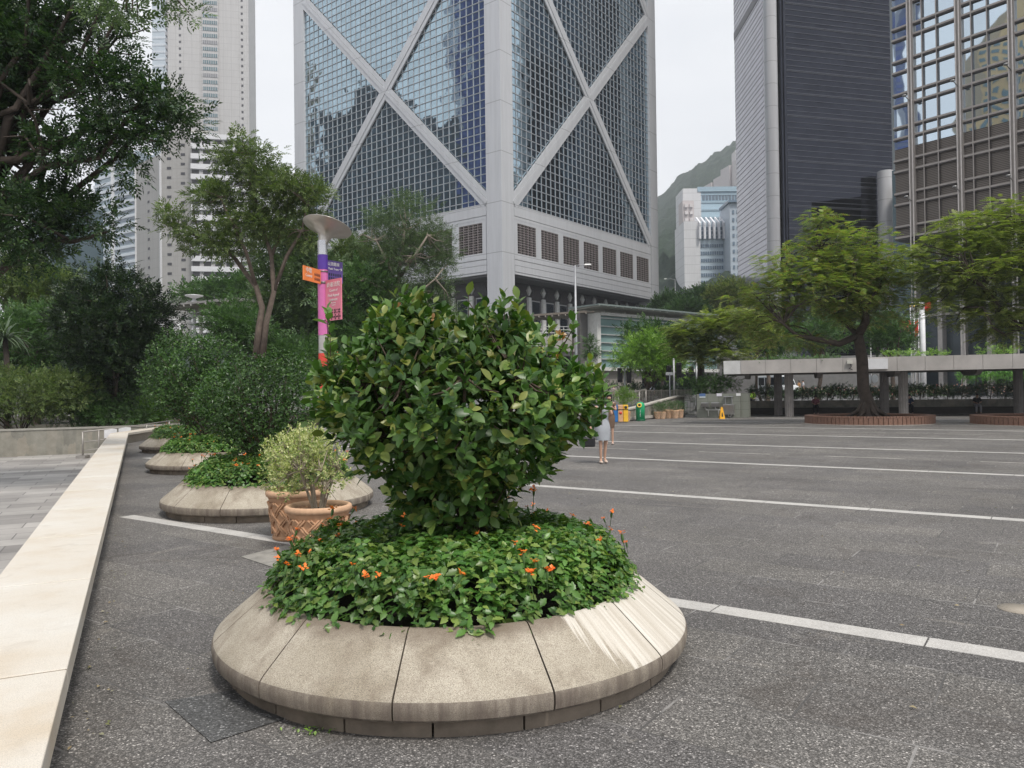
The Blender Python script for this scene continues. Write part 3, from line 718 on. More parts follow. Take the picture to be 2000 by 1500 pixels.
# ---- hotel group far behind, on the hill foot
def grid_windows(t, F, s0, s1, z0, z1, ns, nz_, mat, fs_=.6, fz=.5, d=.25, name='window'):
    mb = MB(); ps = (s1-s0)/ns; pz = (z1-z0)/nz_
    for i in range(ns):
        for j in range(nz_): mb.fbox(F, s0+ps*(i+.5-fs_/2), s0+ps*(i+.5+fs_/2), z0+pz*(j+.5-fz/2), z0+pz*(j+.5+fz/2), 0, d)
    return tparts(t, name, mb, mat)
DH = 300
F12, w12 = quadface(1352, 1462, DH*1.12, DH*1.12, 450); hz = P(1400,368,DH*1.12).z; t12 = tower('blue_glass_hotel', 'pale blue glass slab tower with white end wall below the hill', F12, w12, 14, hz, simple('hotel_blue', (.42,.56,.66), .2))
t12['category'] = 'building'
mb = MB(); mb.fbox(F12, -4, w12*.16, 0, hz, -14, .5); tpart(t12, 'end_wall', mb, panelled('hotel_white', (.66,.66,.68), (0,3.4), .3, .6, .8))
mb = MB()
for k in range(24): mb.fbox(F12, w12*.16, w12, hz-3-3.4*k, hz-2.2-3.4*k, 0, .3)
mb.fbox(F12, w12*.1, w12, hz-1.5, hz+.6, 0, .8)
tparts(t12, 'floor_line', mb, simple('hotel_line', (.33,.44,.52), .4))
grid_windows(t12, F12, w12*.18, w12, hz-5.5, hz-1.8, 14, 1, simple('slate_glass', (.16,.2,.25), .2), .7, .8)
F13, w13 = quadface(1365, 1430, DH, DH, 450); h13 = P(1400,432,DH).z; t13 = tower('terraced_hotel', 'lower blue and white block with sloping sunshade frames on its top floors', F13, w13, 18, h13, simple('hotel_low', (.46,.55,.62), .3)); t13['category'] = 'building'
mb = MB(); mb.fbox(F13, -6, 0.3, 0, h13, -16, .6); tpart(t13, 'end_wall', mb, panelled('hotel_white', (.66,.66,.68), (0,3.4), .3, .6, .8))
ht = P(1400,468,DH).z
grid_windows(t13, F13, .5, w13*.72, 20, ht-1, 10, 14, simple('slate_win', (.15,.21,.28), .2), .7, .45)
grid_windows(t13, F13, w13*.84, w13, 20, ht-1, 3, 14, simple('slate_win', (.15,.21,.28), .2), .7, .45, name='side_window')
grid_windows(t13, F13, .3, w13, ht, h13-2, 7, 3, simple('slate_win', (.15,.21,.28), .2), .6, .6, .5, name='top_window')
for k in range(8):
    s = w13*k/7; mb = MB(); mb.fbox(F13, s-.35, s+.35, ht, h13-1, 0, 2.2); mb.fprism(Face(F13.p(s-.3, 0, 0), F13.n, F13.e), [(-4, h13+1.5), (2.4, h13-2), (2.4, h13-1), (-4, h13+2.6)], 0, .6)
    tpart(t13, 'sunshade_frame', mb, simple('bright_white', (.74,.74,.77), .5))
F14, w14 = quadface(1426, 1462, DH*.97, DH*.97, 450); h14 = P(1440,396,DH*.97).z; t14 = tower('grey_blue_tower', 'grey blue apartment tower with paired square windows beside the black tower', F14, w14, 14, h14, simple('greyblue_wall', (.44,.50,.57), .5)); t14['category'] = 'building'
grid_windows(t14, F14, .5, w14*.75, 14, h14-2, 3, 19, simple('slate_win', (.15,.21,.28), .2), .45, .45)
mb = MB(); mb.fbox(F14, -.8, w14, h14, h14+.8, -12, 1.2); tpart(t14, 'roof', mb, simple('slate_win', (.15,.21,.28), .2))
F15, w15 = quadface(1334, 1356, DH*1.08, DH*1.08, 450); h15 = P(1340,362,DH*1.0).z; t15 = tower('pink_apartment_tower', 'pinkish apartment tower with stacked balconies at the foot of the wooded hill', F15, w15, 8, h15, simple('pink_wall', (.55,.50,.50), .7)); t15['category'] = 'building'
mb = MB()
for k in range(26):
    for s in (.15,.6): mb.fbox(F15, w15*s, w15*s+w15*.28, h15-3-3.0*k, h15-1.6-3.0*k, 0, .9)
tparts(t15, 'balcony', mb, simple('balcony_pale', (.62,.58,.58), .6))
F16, w16 = quadface(1360, 1470, 600, 520, 350); ha = P(1370,352,600).z
t16 = empty('hillside_apartment_row', F16.p(0,0,0), 0, 'pale row of apartment blocks stepping up the hillside above the blue hotel', 'apartment block')
for k in range(6):
    mb = MB(); mb.fbox(F16, w16*k/6, w16*(k+1)/6-.8, ha-70, ha+(-16,-9,-7,-4,-2,1)[k], -14, (0,1.5)[k%2]); wl = tpart(t16, 'wall', mb, simple('row_wall', (.56,.52,.52), .7))
    mb = MB()
    for j in range(5):
        for i in range(3): mb.fbox(F16, w16*k/6+2+i*4.5, w16*k/6+4.6+i*4.5, ha-38+j*4, ha-36+j*4, (0,1.5)[k%2], (0,1.5)[k%2]+.3)
    tparts(t16, 'window', mb, simple('row_win', (.2,.19,.21), .4))
F17, w17 = quadface(1437, 1470, 700, 700, 350); t17 = tower('hilltop_tower', 'small banded white tower high on the hill at the edge of the black tower', F17, w17, 12, P(1445,293,700).z, simple('row_wall', (.56,.52,.52), .7)); t17['category'] = 'building'
mb = MB(); hq = P(1445,293,700).z
for k in range(16): mb.fbox(F17, 0, w17, hq-2-4*k, hq-.4-4*k, 0, 1)
tpart(t17, 'floor_band', mb, simple('bright_white', (.74,.74,.77), .5))
# ---- blocks to the left and behind, outside the frame, that the mirror walls reflect
def offblock(name, label, x0, y0, x1, y1, h, mat, wmat, dz=3.6, wfrac=.5, top=None):
    t = empty(name, (x0, y0, 0), 0, label, 'building'); mb = MB(); mb.box((x0,y0,-1), (x1,y1,h)); tpart(t, 'wall', mb, mat)
    F = Face((x1, y0, 0), (0,1,0), (1,0,0)); mb = MB(); z = 4; W_ = y1-y0
    while z < h-4:
        n = max(1, int(W_/3.2))
        for i in range(n): mb.fbox(F, W_*(i+.18)/n, W_*(i+.82)/n, z, z+dz*wfrac, 0, .15)
        z += dz
    tpart(t, 'window', mb, wmat)
    if top:
        mb = MB()
        for bx in top: mb.box(*bx)
        tpart(t, 'roof_structure', mb, mat)
    return t
offblock('reflected_office_block', 'dark office block seen only as a reflection in the left face of the braced tower', -205, 95, -180, 147, 108, simple('dark_office', (.025,.03,.04), .3), simple('slate_win2', (.07,.10,.13), .2), top=[((-200,112,108),(-184,136,117)),((-196,116,117),(-188,130,123))])
offblock('reflected_blue_tower', 'blue glass tower seen only as a reflection beside the tower corner', -206, 72, -182, 93, 230, simple('royal_blue', (.02,.035,.17), .2), simple('blue_win', (.06,.09,.28), .15))
offblock('reflected_beige_tower', 'beige tower seen only as a reflection at the left edge of the braced tower', -205, 149, -180, 160, 124, simple('beige_tower', (.34,.29,.21), .6), simple('beige_win', (.16,.13,.10), .3))
offblock('reflected_golden_block', 'golden stone block seen only as a reflection in the mirror building', -200, -34, -180, 4, 128, simple('golden_stone', (.5,.36,.17), .5), simple('blue_win3', (.10,.18,.22), .15), top=[((-198,-24,128),(-182,-4,142)),((-194,-18,142),(-186,-10,158))])
offblock('reflected_slim_tower', 'slim dark blue tower seen only as a reflection in the mirror building', -196, 24, -186, 30, 150, simple('slim_blue', (.10,.13,.24), .3), simple('blue_win', (.10,.14,.34), .15))
# ------------------------------------------------------------------ stone work on the plaza
q = NT('granite_cream'); n = q.noise(1.1, 6, .65); n2 = q.noise(240, 2, .6); n3 = q.noise(4, 5, .7, dist=.8)
c = q.ramp(n, [(.3,(.56,.48,.38)),(.5,(.62,.57,.50)),(.7,(.66,.63,.58))]); c = q.mix(1, c, q.ramp(n2, [(.3,.78),(.55,1.08)]), 'MULTIPLY'); c = q.mix(q.ramp(n3, [(.55,0),(.8,.4)]), c, (.36,.30,.24))
q.base(c); q.set(Roughness=.65); q.bump(n2, .12, .003); M_CREAM = q.m
q = NT('ledge_wall_stone'); q.base(q.mix(.6, q.ramp(q.noise(2, 5, .7), [(.3,(.22,.18,.14)),(.7,(.40,.35,.28))]), q.ramp(q.noise(90, 2), [(.4,(.2,.17,.13)),(.6,(.45,.40,.34))]))); q.set(Roughness=.85); M_LWALL = q.m
lg = empty('stone_ledge', ledge_pt(10, -.28)+(0,), 0, 'long cream granite ledge running along the left edge of the plaza', 'ledge')
def strip_quad(p, u, n_, s0, s1, a, b): return [(p[0]+u.x*s+n_.x*o, p[1]+u.y*s+n_.y*o) for s, o in ((s0,a),(s0,b),(s1,b),(s1,a))]
P0 = ledge_pt(2.545); s = -11.0+.36
while s < 27:
    e_ = min(s+1.95, 27.55)
    mb = MB(); qd = strip_quad(P0, LD, LN, s+.009, e_-.009, -.58, 0.0); mb.prism(qd, .265, .38); mb.build('capstone', M_CREAM, lg, True, bevel=.006)
    if s > -10: jb = MB(); jb.prism(strip_quad(P0, LD, LN, s-.0085, s+.0085, -.578, -.002), .27, .3755); jb.build('joint', simple('joint_mortar', (.20,.155,.11), .9), lg, True)
    s += 1.95
mb = MB(); mb.prism(strip_quad(P0, LD, LN, -11, 27.5, -.53, -.07), -.66, .20); mb.build('ledge_wall', M_LWALL, lg, True)
B0 = Vector((-13.76, 27.45)); bd = Vector((-.16, .987)); bn = Vector((.987, .16))
for k in range(6):
    mb = MB(); mb.prism(strip_quad(B0, bd, bn, k*1.6+.006, k*1.6+1.594, -.55, 0.02), .29, .38); mb.build('bench_slab', M_CREAM, lg, True, bevel=.01)
mb = MB(); mb.prism(strip_quad(B0, bd, bn, 0, 9.6, -.5, -.1), -.66, .286); mb.build('bench_wall', M_LWALL, lg, True)
# long stone garden wall at the far side of the lower path
q = NT('slate_wall_tiles'); vm = q.n('ShaderNodeMapping', {'Scale': (2.6, 2.6, 1.1)}); q.l(q.co.outputs['Object'], vm.inputs[0]); vo = q.n('ShaderNodeTexVoronoi', {'Scale': 1.3, 'Randomness': .6}, distance='CHEBYCHEV'); q.l(vm.outputs[0], vo.inputs['Vector'])
vc = q.n('ShaderNodeSeparateXYZ'); q.l(vo.outputs['Color'], vc.inputs[0]); n = q.noise(3, 5, .7)
q.base(q.mix(.4, q.ramp(vc.outputs[0], [(0,(.15,.15,.13)),(.5,(.24,.235,.20)),(1,(.30,.27,.22))]), q.ramp(n, [(.3,(.12,.11,.09)),(.7,(.36,.34,.30))]))); q.set(Roughness=.75); M_SLATE = q.m
wp = [(-30,26.4),(-19.9,29.6),(-16.9,31.4),(-15.4,32.8),(-13.5,36),(-11,40)]
gw = empty('garden_wall', (-19.9,29.6,-.6), 0, 'weathered grey green stone wall in front of the hedge on the left', 'wall')
for a, b in zip(wp[:-1], wp[1:]):
    d_ = (Vector(b)-Vector(a)).normalized(); n_ = Vector((-d_.y, d_.x)); L_ = (Vector(b)-Vector(a)).length
    mb = MB(); mb.prism(strip_quad(a, d_, -n_, 0, L_, 0, -.4), -.7, .40); mb.build('wall_panel', M_SLATE, gw, True)
    mb = MB(); mb.prism(strip_quad(a, d_, -n_, -.02, L_+.02, .03, -.43), .402, .47); mb.build('coping', simple('coping_stone', (.30,.29,.26), .7), gw, True)
# handrail up the ramp
hr = empty('handrail', (-16,28.6,-.6), 0, 'steel handrail with white sheets tied to it beside the stone ledge', 'handrail')
M_RAIL = simple('steel_rail', (.32,.30,.28), .45, metal=.5)
h0 = Vector((-16.0,28.6,.38)); h1 = P(256,833,30.2); h2 = P(338,821,32.5)
for dz in (0, -.38, -.7):
    mb = MB(); mb.tube([h0+Vector((0,0,dz)), h1+Vector((0,0,dz)), h2+Vector((0,0,dz*.6))], .028 if dz == 0 else .018, 8); mb.build('rail', M_RAIL, hr, True)
for t_ in (0, .32, .8, 1.35, 1.9):
    p = h0.lerp(h1, t_) if t_ <= 1 else h1.lerp(h2, t_-1); mb = MB(); mb.tube([(p.x,p.y,-.6 if t_ < .9 else .2), (p.x,p.y,p.z)], .032, 8)
    if t_ == 0: mb.cbox((p.x,p.y,-.55), (.34,.34,.12))
    mb.build('post', M_RAIL, hr, True)
for a_, b_ in ((.42,.68),(.72,.98)):
    a = h0.lerp(h1, a_); b = h0.lerp(h1, b_); mb = MB(); Fp = Face((a.x,a.y,0), (b.x-a.x,b.y-a.y,0), ((b.y-a.y),-(b.x-a.x),0)); w_ = (b-a).xy.length
    mb.fprism(Fp, [(0,a.z-.33),(w_,b.z-.30),(w_,b.z-.03),(w_*.6,(a.z*.4+b.z*.6)-.0),(0,a.z-.02)], .03, .045); mb.build('paper_sheet', simple('paper_white', (.75,.75,.77), .7), hr, True)

# ------------------------------------------------------------------ round stone planters
def stonemat(name, patch=False):
    q = NT(name); sp = q.noise(260, 2, .6); n = q.noise(1.7, 5, .65); n2 = q.noise(5, 6, .7, dist=.5)
    sx = q.n('ShaderNodeSeparateXYZ'); q.l(q.co.outputs['Object'], sx.inputs[0]); geo = q.n('ShaderNodeNewGeometry'); gn = q.n('ShaderNodeSeparateXYZ'); q.l(geo.outputs['Normal'], gn.inputs[0])
    c = q.ramp(n, [(.3,(.29,.25,.19)),(.52,(.41,.365,.295)),(.75,(.50,.45,.375))])
    c = q.mix(1, c, q.ramp(sp, [(.32,.48),(.5,1.0),(.68,1.3)]), 'MULTIPLY')
    vo = q.n('ShaderNodeTexVoronoi', {'Scale': 330}); q.l(q.co.outputs['Object'], vo.inputs['Vector']); vcc = q.n('ShaderNodeSeparateXYZ'); q.l(vo.outputs['Color'], vcc.inputs[0])
    c = q.mix(q.ramp(vcc.outputs[0], [(.90,0),(.93,.55)]), c, (.14,.10,.07))
    c = q.mix(q.ramp(n2, [(.48,0),(.75,.7)]), c, (.17,.13,.095))
    # weathering: grime bleeding down the vertical edge, darker upper lip near the soil
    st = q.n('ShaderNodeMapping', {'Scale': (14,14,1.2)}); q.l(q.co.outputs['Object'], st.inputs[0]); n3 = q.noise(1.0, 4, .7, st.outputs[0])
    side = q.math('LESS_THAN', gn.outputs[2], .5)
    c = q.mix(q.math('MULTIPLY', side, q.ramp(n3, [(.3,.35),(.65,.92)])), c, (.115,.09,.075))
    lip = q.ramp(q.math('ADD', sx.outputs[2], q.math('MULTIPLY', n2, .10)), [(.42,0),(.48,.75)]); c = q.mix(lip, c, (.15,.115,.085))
    if patch:
        at = q.math('ARCTAN2', sx.outputs[1], sx.outputs[0]); rad = q.n('ShaderNodeVectorMath', operation='LENGTH'); q.l(q.co.outputs['Object'], rad.inputs[0])
        a1 = q.math('ADD', q.math('ADD', at, R(56)), q.math('MULTIPLY', q.math('SUBTRACT', rad.outputs['Value'], 1.3), -.9))
        stc = q.n('ShaderNodeCombineXYZ'); q.l(q.math('MULTIPLY', at, 34), stc.inputs[0]); q.l(q.math('MULTIPLY', rad.outputs['Value'], 1.2), stc.inputs[1]); ns = q.noise(1, 5, .7, stc.outputs[0])
        a2 = q.math('ADD', a1, q.math('MULTIPLY', q.math('SUBTRACT', ns, .5), .5))
        mk = q.ramp(a2, [(0,0),(.05,1)]); top = q.math('GREATER_THAN', gn.outputs[2], .5)
        pc = q.mix(q.ramp(ns, [(.4,0),(.65,1)]), (.52,.47,.40), (.72,.68,.62)); pc = q.mix(1, pc, q.ramp(sp, [(.3,.85),(.6,1.05)]), 'MULTIPLY')
        c = q.mix(q.math('MULTIPLY', q.math('MULTIPLY', mk, top), .92), c, pc)
    q.base(c); q.set(Roughness=.85); q.bump(sp, .25, .003); return q.m
M_STONE = stonemat('planter_stone'); M_STONEP = stonemat('planter_stone_patched', True)
M_PBASE = simple('planter_base_stone', (.20,.165,.13), .9, var=.35, scale=5, bump=.2)
M_SOIL = simple('soil', (.025,.02,.015), .95, var=.4, scale=20, bump=.6)
def planter(loc, mat, label, segs=12, phase=R(-97)):
    t = empty('round_planter', loc, 0, label, 'planter', 'round stone planters in a row')
    for k in range(segs):
        a0 = phase+2*math.pi*k/segs+.0032; a1 = phase+2*math.pi*(k+1)/segs-.0032
        prof = [(1.395,.092),(1.445,.092),(1.462,.108),(1.468,.14),(1.466,.175),(1.456,.195),(1.435,.216),(1.30,.328),(1.18,.425),(1.158,.437),(1.135,.438),(1.118,.42),(1.12,.25),(1.36,.10),(1.395,.092)]
        mb = MB(); mb.lathe(prof, 12, a0=a0, a1=a1, smooth=True); n = len(prof)-1; vs = mb.v
        for e_ in (0, 12): mb.f.append(tuple(i*13+e_ for i in range(n))); mb.sm.append(False)
        o = mb.build('cap_stone', mat, t); o.data.set_sharp_from_angle(angle=R(32))
        if mat == M_STONEP and k in (1, 2): o['label'] = 'cap stone with a scraped white patch'
    nb = 20
    for k in range(nb):
        a0 = 2*math.pi*k/nb+.004; a1 = 2*math.pi*(k+1)/nb-.004
        mb = MB(); mb.lathe([(1.15,.0),(1.385,.0),(1.385,.097),(1.15,.097),(1.15,0)], 6, a0=a0, a1=a1, smooth=False)
        for e_ in (0, 6): mb.f.append(tuple(i*7+e_ for i in range(4))); mb.sm.append(False)
        mb.build('base_stone', M_PBASE, t)
    mb = MB(); mb.lathe([(1.119,.02),(1.119,.33),(.5,.40),(.0,.42)], 32); mb.build('soil', M_SOIL, t)
    return t
PL = [Vector((-.39,4.99,0)), Vector((-3.52,11.15,0)), Vector((-6.65,17.3,0)), Vector((-9.8,23.5,0))]
plab = ['large round stone planter in the foreground with a white scraped patch on its right side', 'second round stone planter directly behind the terracotta pots', 'third round stone planter of the row with orange flowers', 'farthest round stone planter near the bend of the ledge']
PT = [planter(p, M_STONEP if i == 0 else M_STONE, plab[i]) for i, p in enumerate(PL)]

# ------------------------------------------------------------------ planting
M_CAM = leafmat('camellia_leaf', [(0.031,0.081,0.018),(0.052,0.124,0.026),(0.078,0.162,0.035),(0.111,0.200,0.044),(0.058,0.130,0.039),(0.156,0.238,0.050),(0.260,0.270,0.066)], .38, .2, .45)
M_BED = leafmat('bed_leaf', [(0.042,0.116,0.024),(0.079,0.179,0.037),(0.126,0.252,0.053),(0.063,0.145,0.039),(0.210,0.291,0.066),(0.037,0.092,0.024)], .36, .25)
M_TWIG = simple('twig_brown', (.07,.05,.035), .85, var=.3, scale=10)
M_ORANGE = leafmat('orange_petal', [(.85,.19,.02),(.95,.28,.05),(.85,.15,.03)], .5, .3)
LEAF = T_leaf(.58, .07, .16); LEAF2 = T_leaf(.62, .05, .28)
def T_crinkle():
    rows = [(0,.08),(.14,.62),(.26,.52),(.40,1.0),(.52,.84),(.66,.92),(.78,.5),(.88,.42),(1,.04)]; v = []; f = []
    for i, (y, k) in enumerate(rows):
        z = -.3*y*y+(.035 if i % 2 else -.02); v += [(-.31*k, y, z+.06*k), (0, y, -.3*y*y-.02), (.31*k, y, z+.06*k)]
    for i in range(len(rows)-1): a = i*3; f += [(a,a+1,a+4,a+3),(a+1,a+2,a+5,a+4)]
    return np.array(v, float), np.array(f)
LEAF2 = T_crinkle()
def shoots(lobes, n, per, size, rg, shell=.22, axis_up=.7, zmin=None, extra=()):
    vol = np.array([l[1][0]*l[1][1]*l[1][2] for l in lobes])**.7; pr = vol/vol.sum(); li = rg.choice(len(lobes), n, p=pr)
    C = np.array([list(l[0]) for l in lobes])[li]; S = np.array([l[1] for l in lobes])[li]; u = unit(n, rg); rr = rg.random(n)**shell
    c = C+u*S*rr[:,None]; ax = u*.75+rg.normal(size=(n,3))*.35+np.array([0,0,axis_up])
    if len(extra): c = np.vstack([c, np.array(extra)]); ax = np.vstack([ax, np.tile([0,0,1.0], (len(extra),1))])
    if zmin is not None: k = c[:,2] > zmin; c, ax = c[k], ax[k]
    ax /= np.linalg.norm(ax, axis=1, keepdims=True); n = len(c)
    idx = np.repeat(np.arange(n), per); m_ = len(idx); j = np.tile(np.arange(per), n)
    A = ax[idx]; ref = np.tile([.3,.5,.81], (m_,1)); b = np.cross(A, ref); b /= np.linalg.norm(b, axis=1, keepdims=True); c2 = np.cross(A, b)
    ph = j*2.4+rg.random(n)[idx]*6.28+rg.normal(size=m_)*.25; t = (j+.5)/per
    rad = b*np.cos(ph)[:,None]+c2*np.sin(ph)[:,None]
    pos = c[idx]+A*(t-.5)[:,None]*size*1.5
    d = rad*(1.05-.65*t)[:,None]+A*(.25+.75*t)[:,None]+rg.normal(size=(m_,3))*.16+np.array([0,0,.04])
    nr = A-rad*.35+rg.normal(size=(m_,3))*.25+np.array([0,0,.35])
    return pos, d, nr, c, ax, size*rg.uniform(.5,1.18,m_)*(1-.25*t)
rg = np.random.default_rng(11)
k_ = 4.99
cb_l = lob(4.99, [(895,800,262,105),(825,705,150,88),(985,700,112,88),(705,790,92,82),(1092,792,90,72),(895,895,205,70),(795,638,70,50),(972,630,52,52),(895,960,135,60),(885,1005,95,40),(660,735,45,35),(1120,735,38,32)], .95)
cb_l = [(c, (r[0], min(r[0]*1.0, .85) if r[0] > .5 else r[0]*1.2, r[2])) for c, r in cb_l]
ext = [list(P(px, py, d_)) for px, py, d_ in ((640,622,4.7),(645,655,4.7),(640,690,4.75),(652,700,4.8),(915,588,4.9),(985,592,4.8),(1010,600,4.9),(790,590,5.0),(1120,640,4.9),(1118,665,4.9),(1160,740,4.9),(1178,745,4.8),(1175,790,4.8),(1172,765,4.85),(750,612,4.9))]
bush = empty('camellia_bush', PL[0]+Vector((0.02,0,.4)), 0, 'large glossy dark green camellia bush growing from the foreground planter', 'bush')
pos, d, nr, cc, ax, sc = shoots(cb_l, 1950, 6, .100, rg, .26, .75, .60, ext)
foliage('foliage', pos, d, nr, sc, LEAF, M_CAM, bush, True)
mb = MB(); b0 = bush.location
ks = rg.choice(len(cc), 260, replace=False); main = []
for k in range(9):
    a = 2*math.pi*k/9; q1 = b0+Vector((math.cos(a)*.07, math.sin(a)*.07, -.05)); q2 = b0+Vector((math.cos(a)*.2, math.sin(a)*.18, .45)); q3 = b0+Vector((math.cos(a)*.42, math.sin(a)*.38, .95)); q4 = b0+Vector((math.cos(a)*.55, math.sin(a)*.5, 1.3))
    mb.tube([q1,q2,q3,q4], [.03,.023,.015,.008], 7, cap=False); main.append((q1,q2,q3,q4))
for k in ks:
    tg = Vector(cc[k]); best = min(((p-tg).length, i, j) for i, m_ in enumerate(main) for j, p in enumerate(m_[1:])); s_ = main[best[1]][best[2]+1]
    mid = s_.lerp(tg, .5)+Vector((0,0,-.03)); mb.tube([s_, mid, tg], [.009,.006,.003], 5, cap=False)
for e_ in ext: mb.tube([Vector(e_)-Vector((0,0,.13)), Vector(e_)+Vector((0,0,.05))], [.003,.002], 5, cap=False)
mb.build('branches', M_TWIG, bush, True)
# reddish new shoots and a few yellow leaves
fpos = np.array([list(P(*v)) for v in ((768,588,4.6),(764,592,4.6),(841,612,4.5),(1098,642,4.7),(1090,690,4.7),(1095,645,4.7),(1100,655,4.7))]); nn = len(fpos)
M_NEW = leafmat('new_leaf', [(.30,.10,.05),(.30,.22,.05)], .35)
for i in range(nn): foliage('new_leaf', np.repeat(fpos[i:i+1]+np.array([[0,.12,-.02]]), 3, 0), rg.normal(size=(3,3))+np.array([0,0,.8]), rg.normal(size=(3,3))*.4+np.array([0,-1,.5]), np.full(3, .038), LEAF, M_NEW, bush, True)
# flower bed
def bed_h(r, x, y): return .53+.23*(1-(r/1.2)**5)+.11*mno.noise(Vector((x*2.3, y*2.3, 4)))+.05*mno.noise(Vector((x*7, y*7, 1)))
def flower_mesh(seed):
    r_ = random.Random(seed); tv, tf = T_simple(.85, .12); V = []; F = []
    for k in range(r_.choice((7,9,10))):
        a = k*2.2+r_.random(); el = r_.uniform(-.2,.7); s = r_.uniform(.024,.036); Mx = Matrix.Rotation(a, 3, 'Z') @ Matrix.Rotation(el, 3, 'X'); o = Vector((r_.gauss(0,.008), r_.gauss(0,.008), r_.uniform(-.012,.018))); b = len(V)
        V += [tuple(Mx @ (Vector(v)*s)+o) for v in tv]; F += [tuple(j+b for j in f) for f in tf]
    me = bpy.data.meshes.new('flower'); me.from_pydata(V, [], F); me.materials.append(M_ORANGE); return me
FM = [flower_mesh(k) for k in range(4)]
M_STEM = simple('green_stem', (.06,.13,.03), .6)
sm_ = MB(); sm_.tube([(0,0,-.16),(.004,.002,-.05),(0,0,0)], [.003,.003,.004], 5); sm_.lathe([(.002,-.075),(.010,-.055),(.012,-.02),(.006,.0)], 7)
def flower_bed(center, label, nl, nf, seed, listed=()):
    rg = np.random.default_rng(seed); t = empty('flower_bed', center+Vector((0,0,.42)), 0, label, 'flower bed', 'flower beds in the round planters')
    r = 1.2*rg.random(nl)**.44; a = rg.random(nl)*2*math.pi; x = r*np.cos(a); y = r*np.sin(a)
    h = np.array([bed_h(r[i], x[i]+center.x, y[i]+center.y) for i in range(nl)]); h -= rg.random(nl)**2*.12; h = np.where(r > 1.02, h-(r-1.02)*.75, h)
    P_ = np.stack([x+center.x, y+center.y, h], 1); ax = np.stack([x*.55*(r/1.1)**2, y*.55*(r/1.1)**2, np.ones(nl)], 1)+rg.normal(size=(nl,3))*.3; ax /= np.linalg.norm(ax, axis=1, keepdims=True)
    per = 6; idx = np.repeat(np.arange(nl), per); j = np.tile(np.arange(per), nl); A = ax[idx]; b = np.cross(A, np.tile([.3,.5,.81],(len(idx),1))); b /= np.linalg.norm(b, axis=1, keepdims=True); c2 = np.cross(A, b); ph = j*1.9+rg.random(nl)[idx]*6.28
    rad = b*np.cos(ph)[:,None]+c2*np.sin(ph)[:,None]; tt_ = (j/per)
    foliage('foliage', P_[idx]+A*(tt_*.07-.05)[:,None], rad+A*(.05+.5*tt_)[:,None], A+rg.normal(size=A.shape)*.28, rg.uniform(.040,.086,len(idx))*(1-.35*tt_), LEAF2, M_BED, t, True)
    pts = []
    for px, py in listed:
        v = G(px, py, .72); w_ = Vector((v.x-center.x, v.y-center.y, 0)); w_ = w_.normalized()*min(w_.length, 1.2); pts.append(Vector((center.x+w_.x, center.y+w_.y, .70+(.03 if w_.y > .3 else 0))))
    while len(pts) < nf:
        rr_ = 1.12*math.sqrt(rg.random()); aa = rg.random()*6.28; x_, y_ = center.x+rr_*math.cos(aa), center.y+rr_*math.sin(aa); pts.append(Vector((x_, y_, bed_h(rr_, x_, y_)+.06+.08*rg.random())))
    sme = None
    for i, p in enumerate(pts):
        o = bpy.data.objects.new('flower', FM[i % 4]); col.objects.link(o); o.parent = t; o.location = p-t.location; o.rotation_euler = (rg.normal()*.3, rg.normal()*.3, rg.random()*6); sc_ = rg.uniform(.5,.9); o.scale = (sc_,)*3
        if sme is None: sto = sm_.build('stem', M_STEM, o); sme = sto.data
        else: sto = bpy.data.objects.new('stem', sme); col.objects.link(sto); sto.parent = o
    return t
LST = [(493,1108),(489,1128),(541,1068),(541,1082),(566,1048),(580,1045),(605,1072),(622,1050),(660,1041),(691,1095),(692,1128),(738,1114),(852,1121),(903,1113),(918,1072),(795,1182),(992,1068),(993,1080),(983,1030),(1041,1032),(1040,1010),(1079,1068),(1070,1003),(1085,973),(1046,1090),(1103,1144),(1116,1150),(1136,1162),(1122,1125),(1120,1010),(1214,1036),(1147,1018),(1170,1138),(1060,1060)]
b1 = flower_bed(PL[0], 'low bright green flower bed with orange blooms around the foreground camellia', 2700, 66, 3, LST)
blab = ['orange flowering bed in the second planter behind the terracotta pots', 'orange flowering bed in the third planter of the row', 'sparse flowering bed in the farthest planter by the ledge bend']
for i in (1, 2, 3):
    c = copy_tree(b1); c.location = PL[i]+Vector((0,0,.42)); c.rotation_euler = (0,0,1.3*i); c['label'] = blab[i-1]
# dark bushes on the other planters
M_DKL = leafmat('dark_bush_leaf', [(.010,.033,.008),(.016,.052,.012),(.026,.075,.016),(.05,.12,.025)], .34, .12, .55)
M_DKL2 = leafmat('mid_bush_leaf', [(0.020,0.053,0.013),(0.035,0.090,0.019),(0.058,0.126,0.027),(0.092,0.179,0.038)], .35, .2)
SL = T_simple(.55, .08)
def bush_on(name, label, lobes, base, n, seed, mat, size=.07):
    rg = np.random.default_rng(seed); t = empty(name, base, 0, label, 'bush')
    pos, d, nr, cc, ax, sc = shoots(lobes, n, 5, size, rg, .28, .45, base.z+.15); foliage('foliage', pos, d, nr, sc, SL, mat, t)
    mb = MB()
    for k in rg.choice(len(cc), 60, replace=False):
        tg = Vector(cc[k]); b = Vector(base)+Vector((rg.normal()*.06, rg.normal()*.06, 0)); mid = b.lerp(tg, .5)+Vector((0,0,.12)); mb.tube([b, mid, tg], [.018,.012,.004], 5, cap=False)
    mb.build('branches', M_TWIG, t, True); return t
bush_on('camellia_bush', 'rounded dark bush in the second planter left of the sign pole', lob(11.15, [(510,780,118,85),(560,740,70,55),(450,790,70,75),(520,850,80,45)]), PL[1]+Vector((0,0,.4)), 3300, 21, M_DKL2, .062)
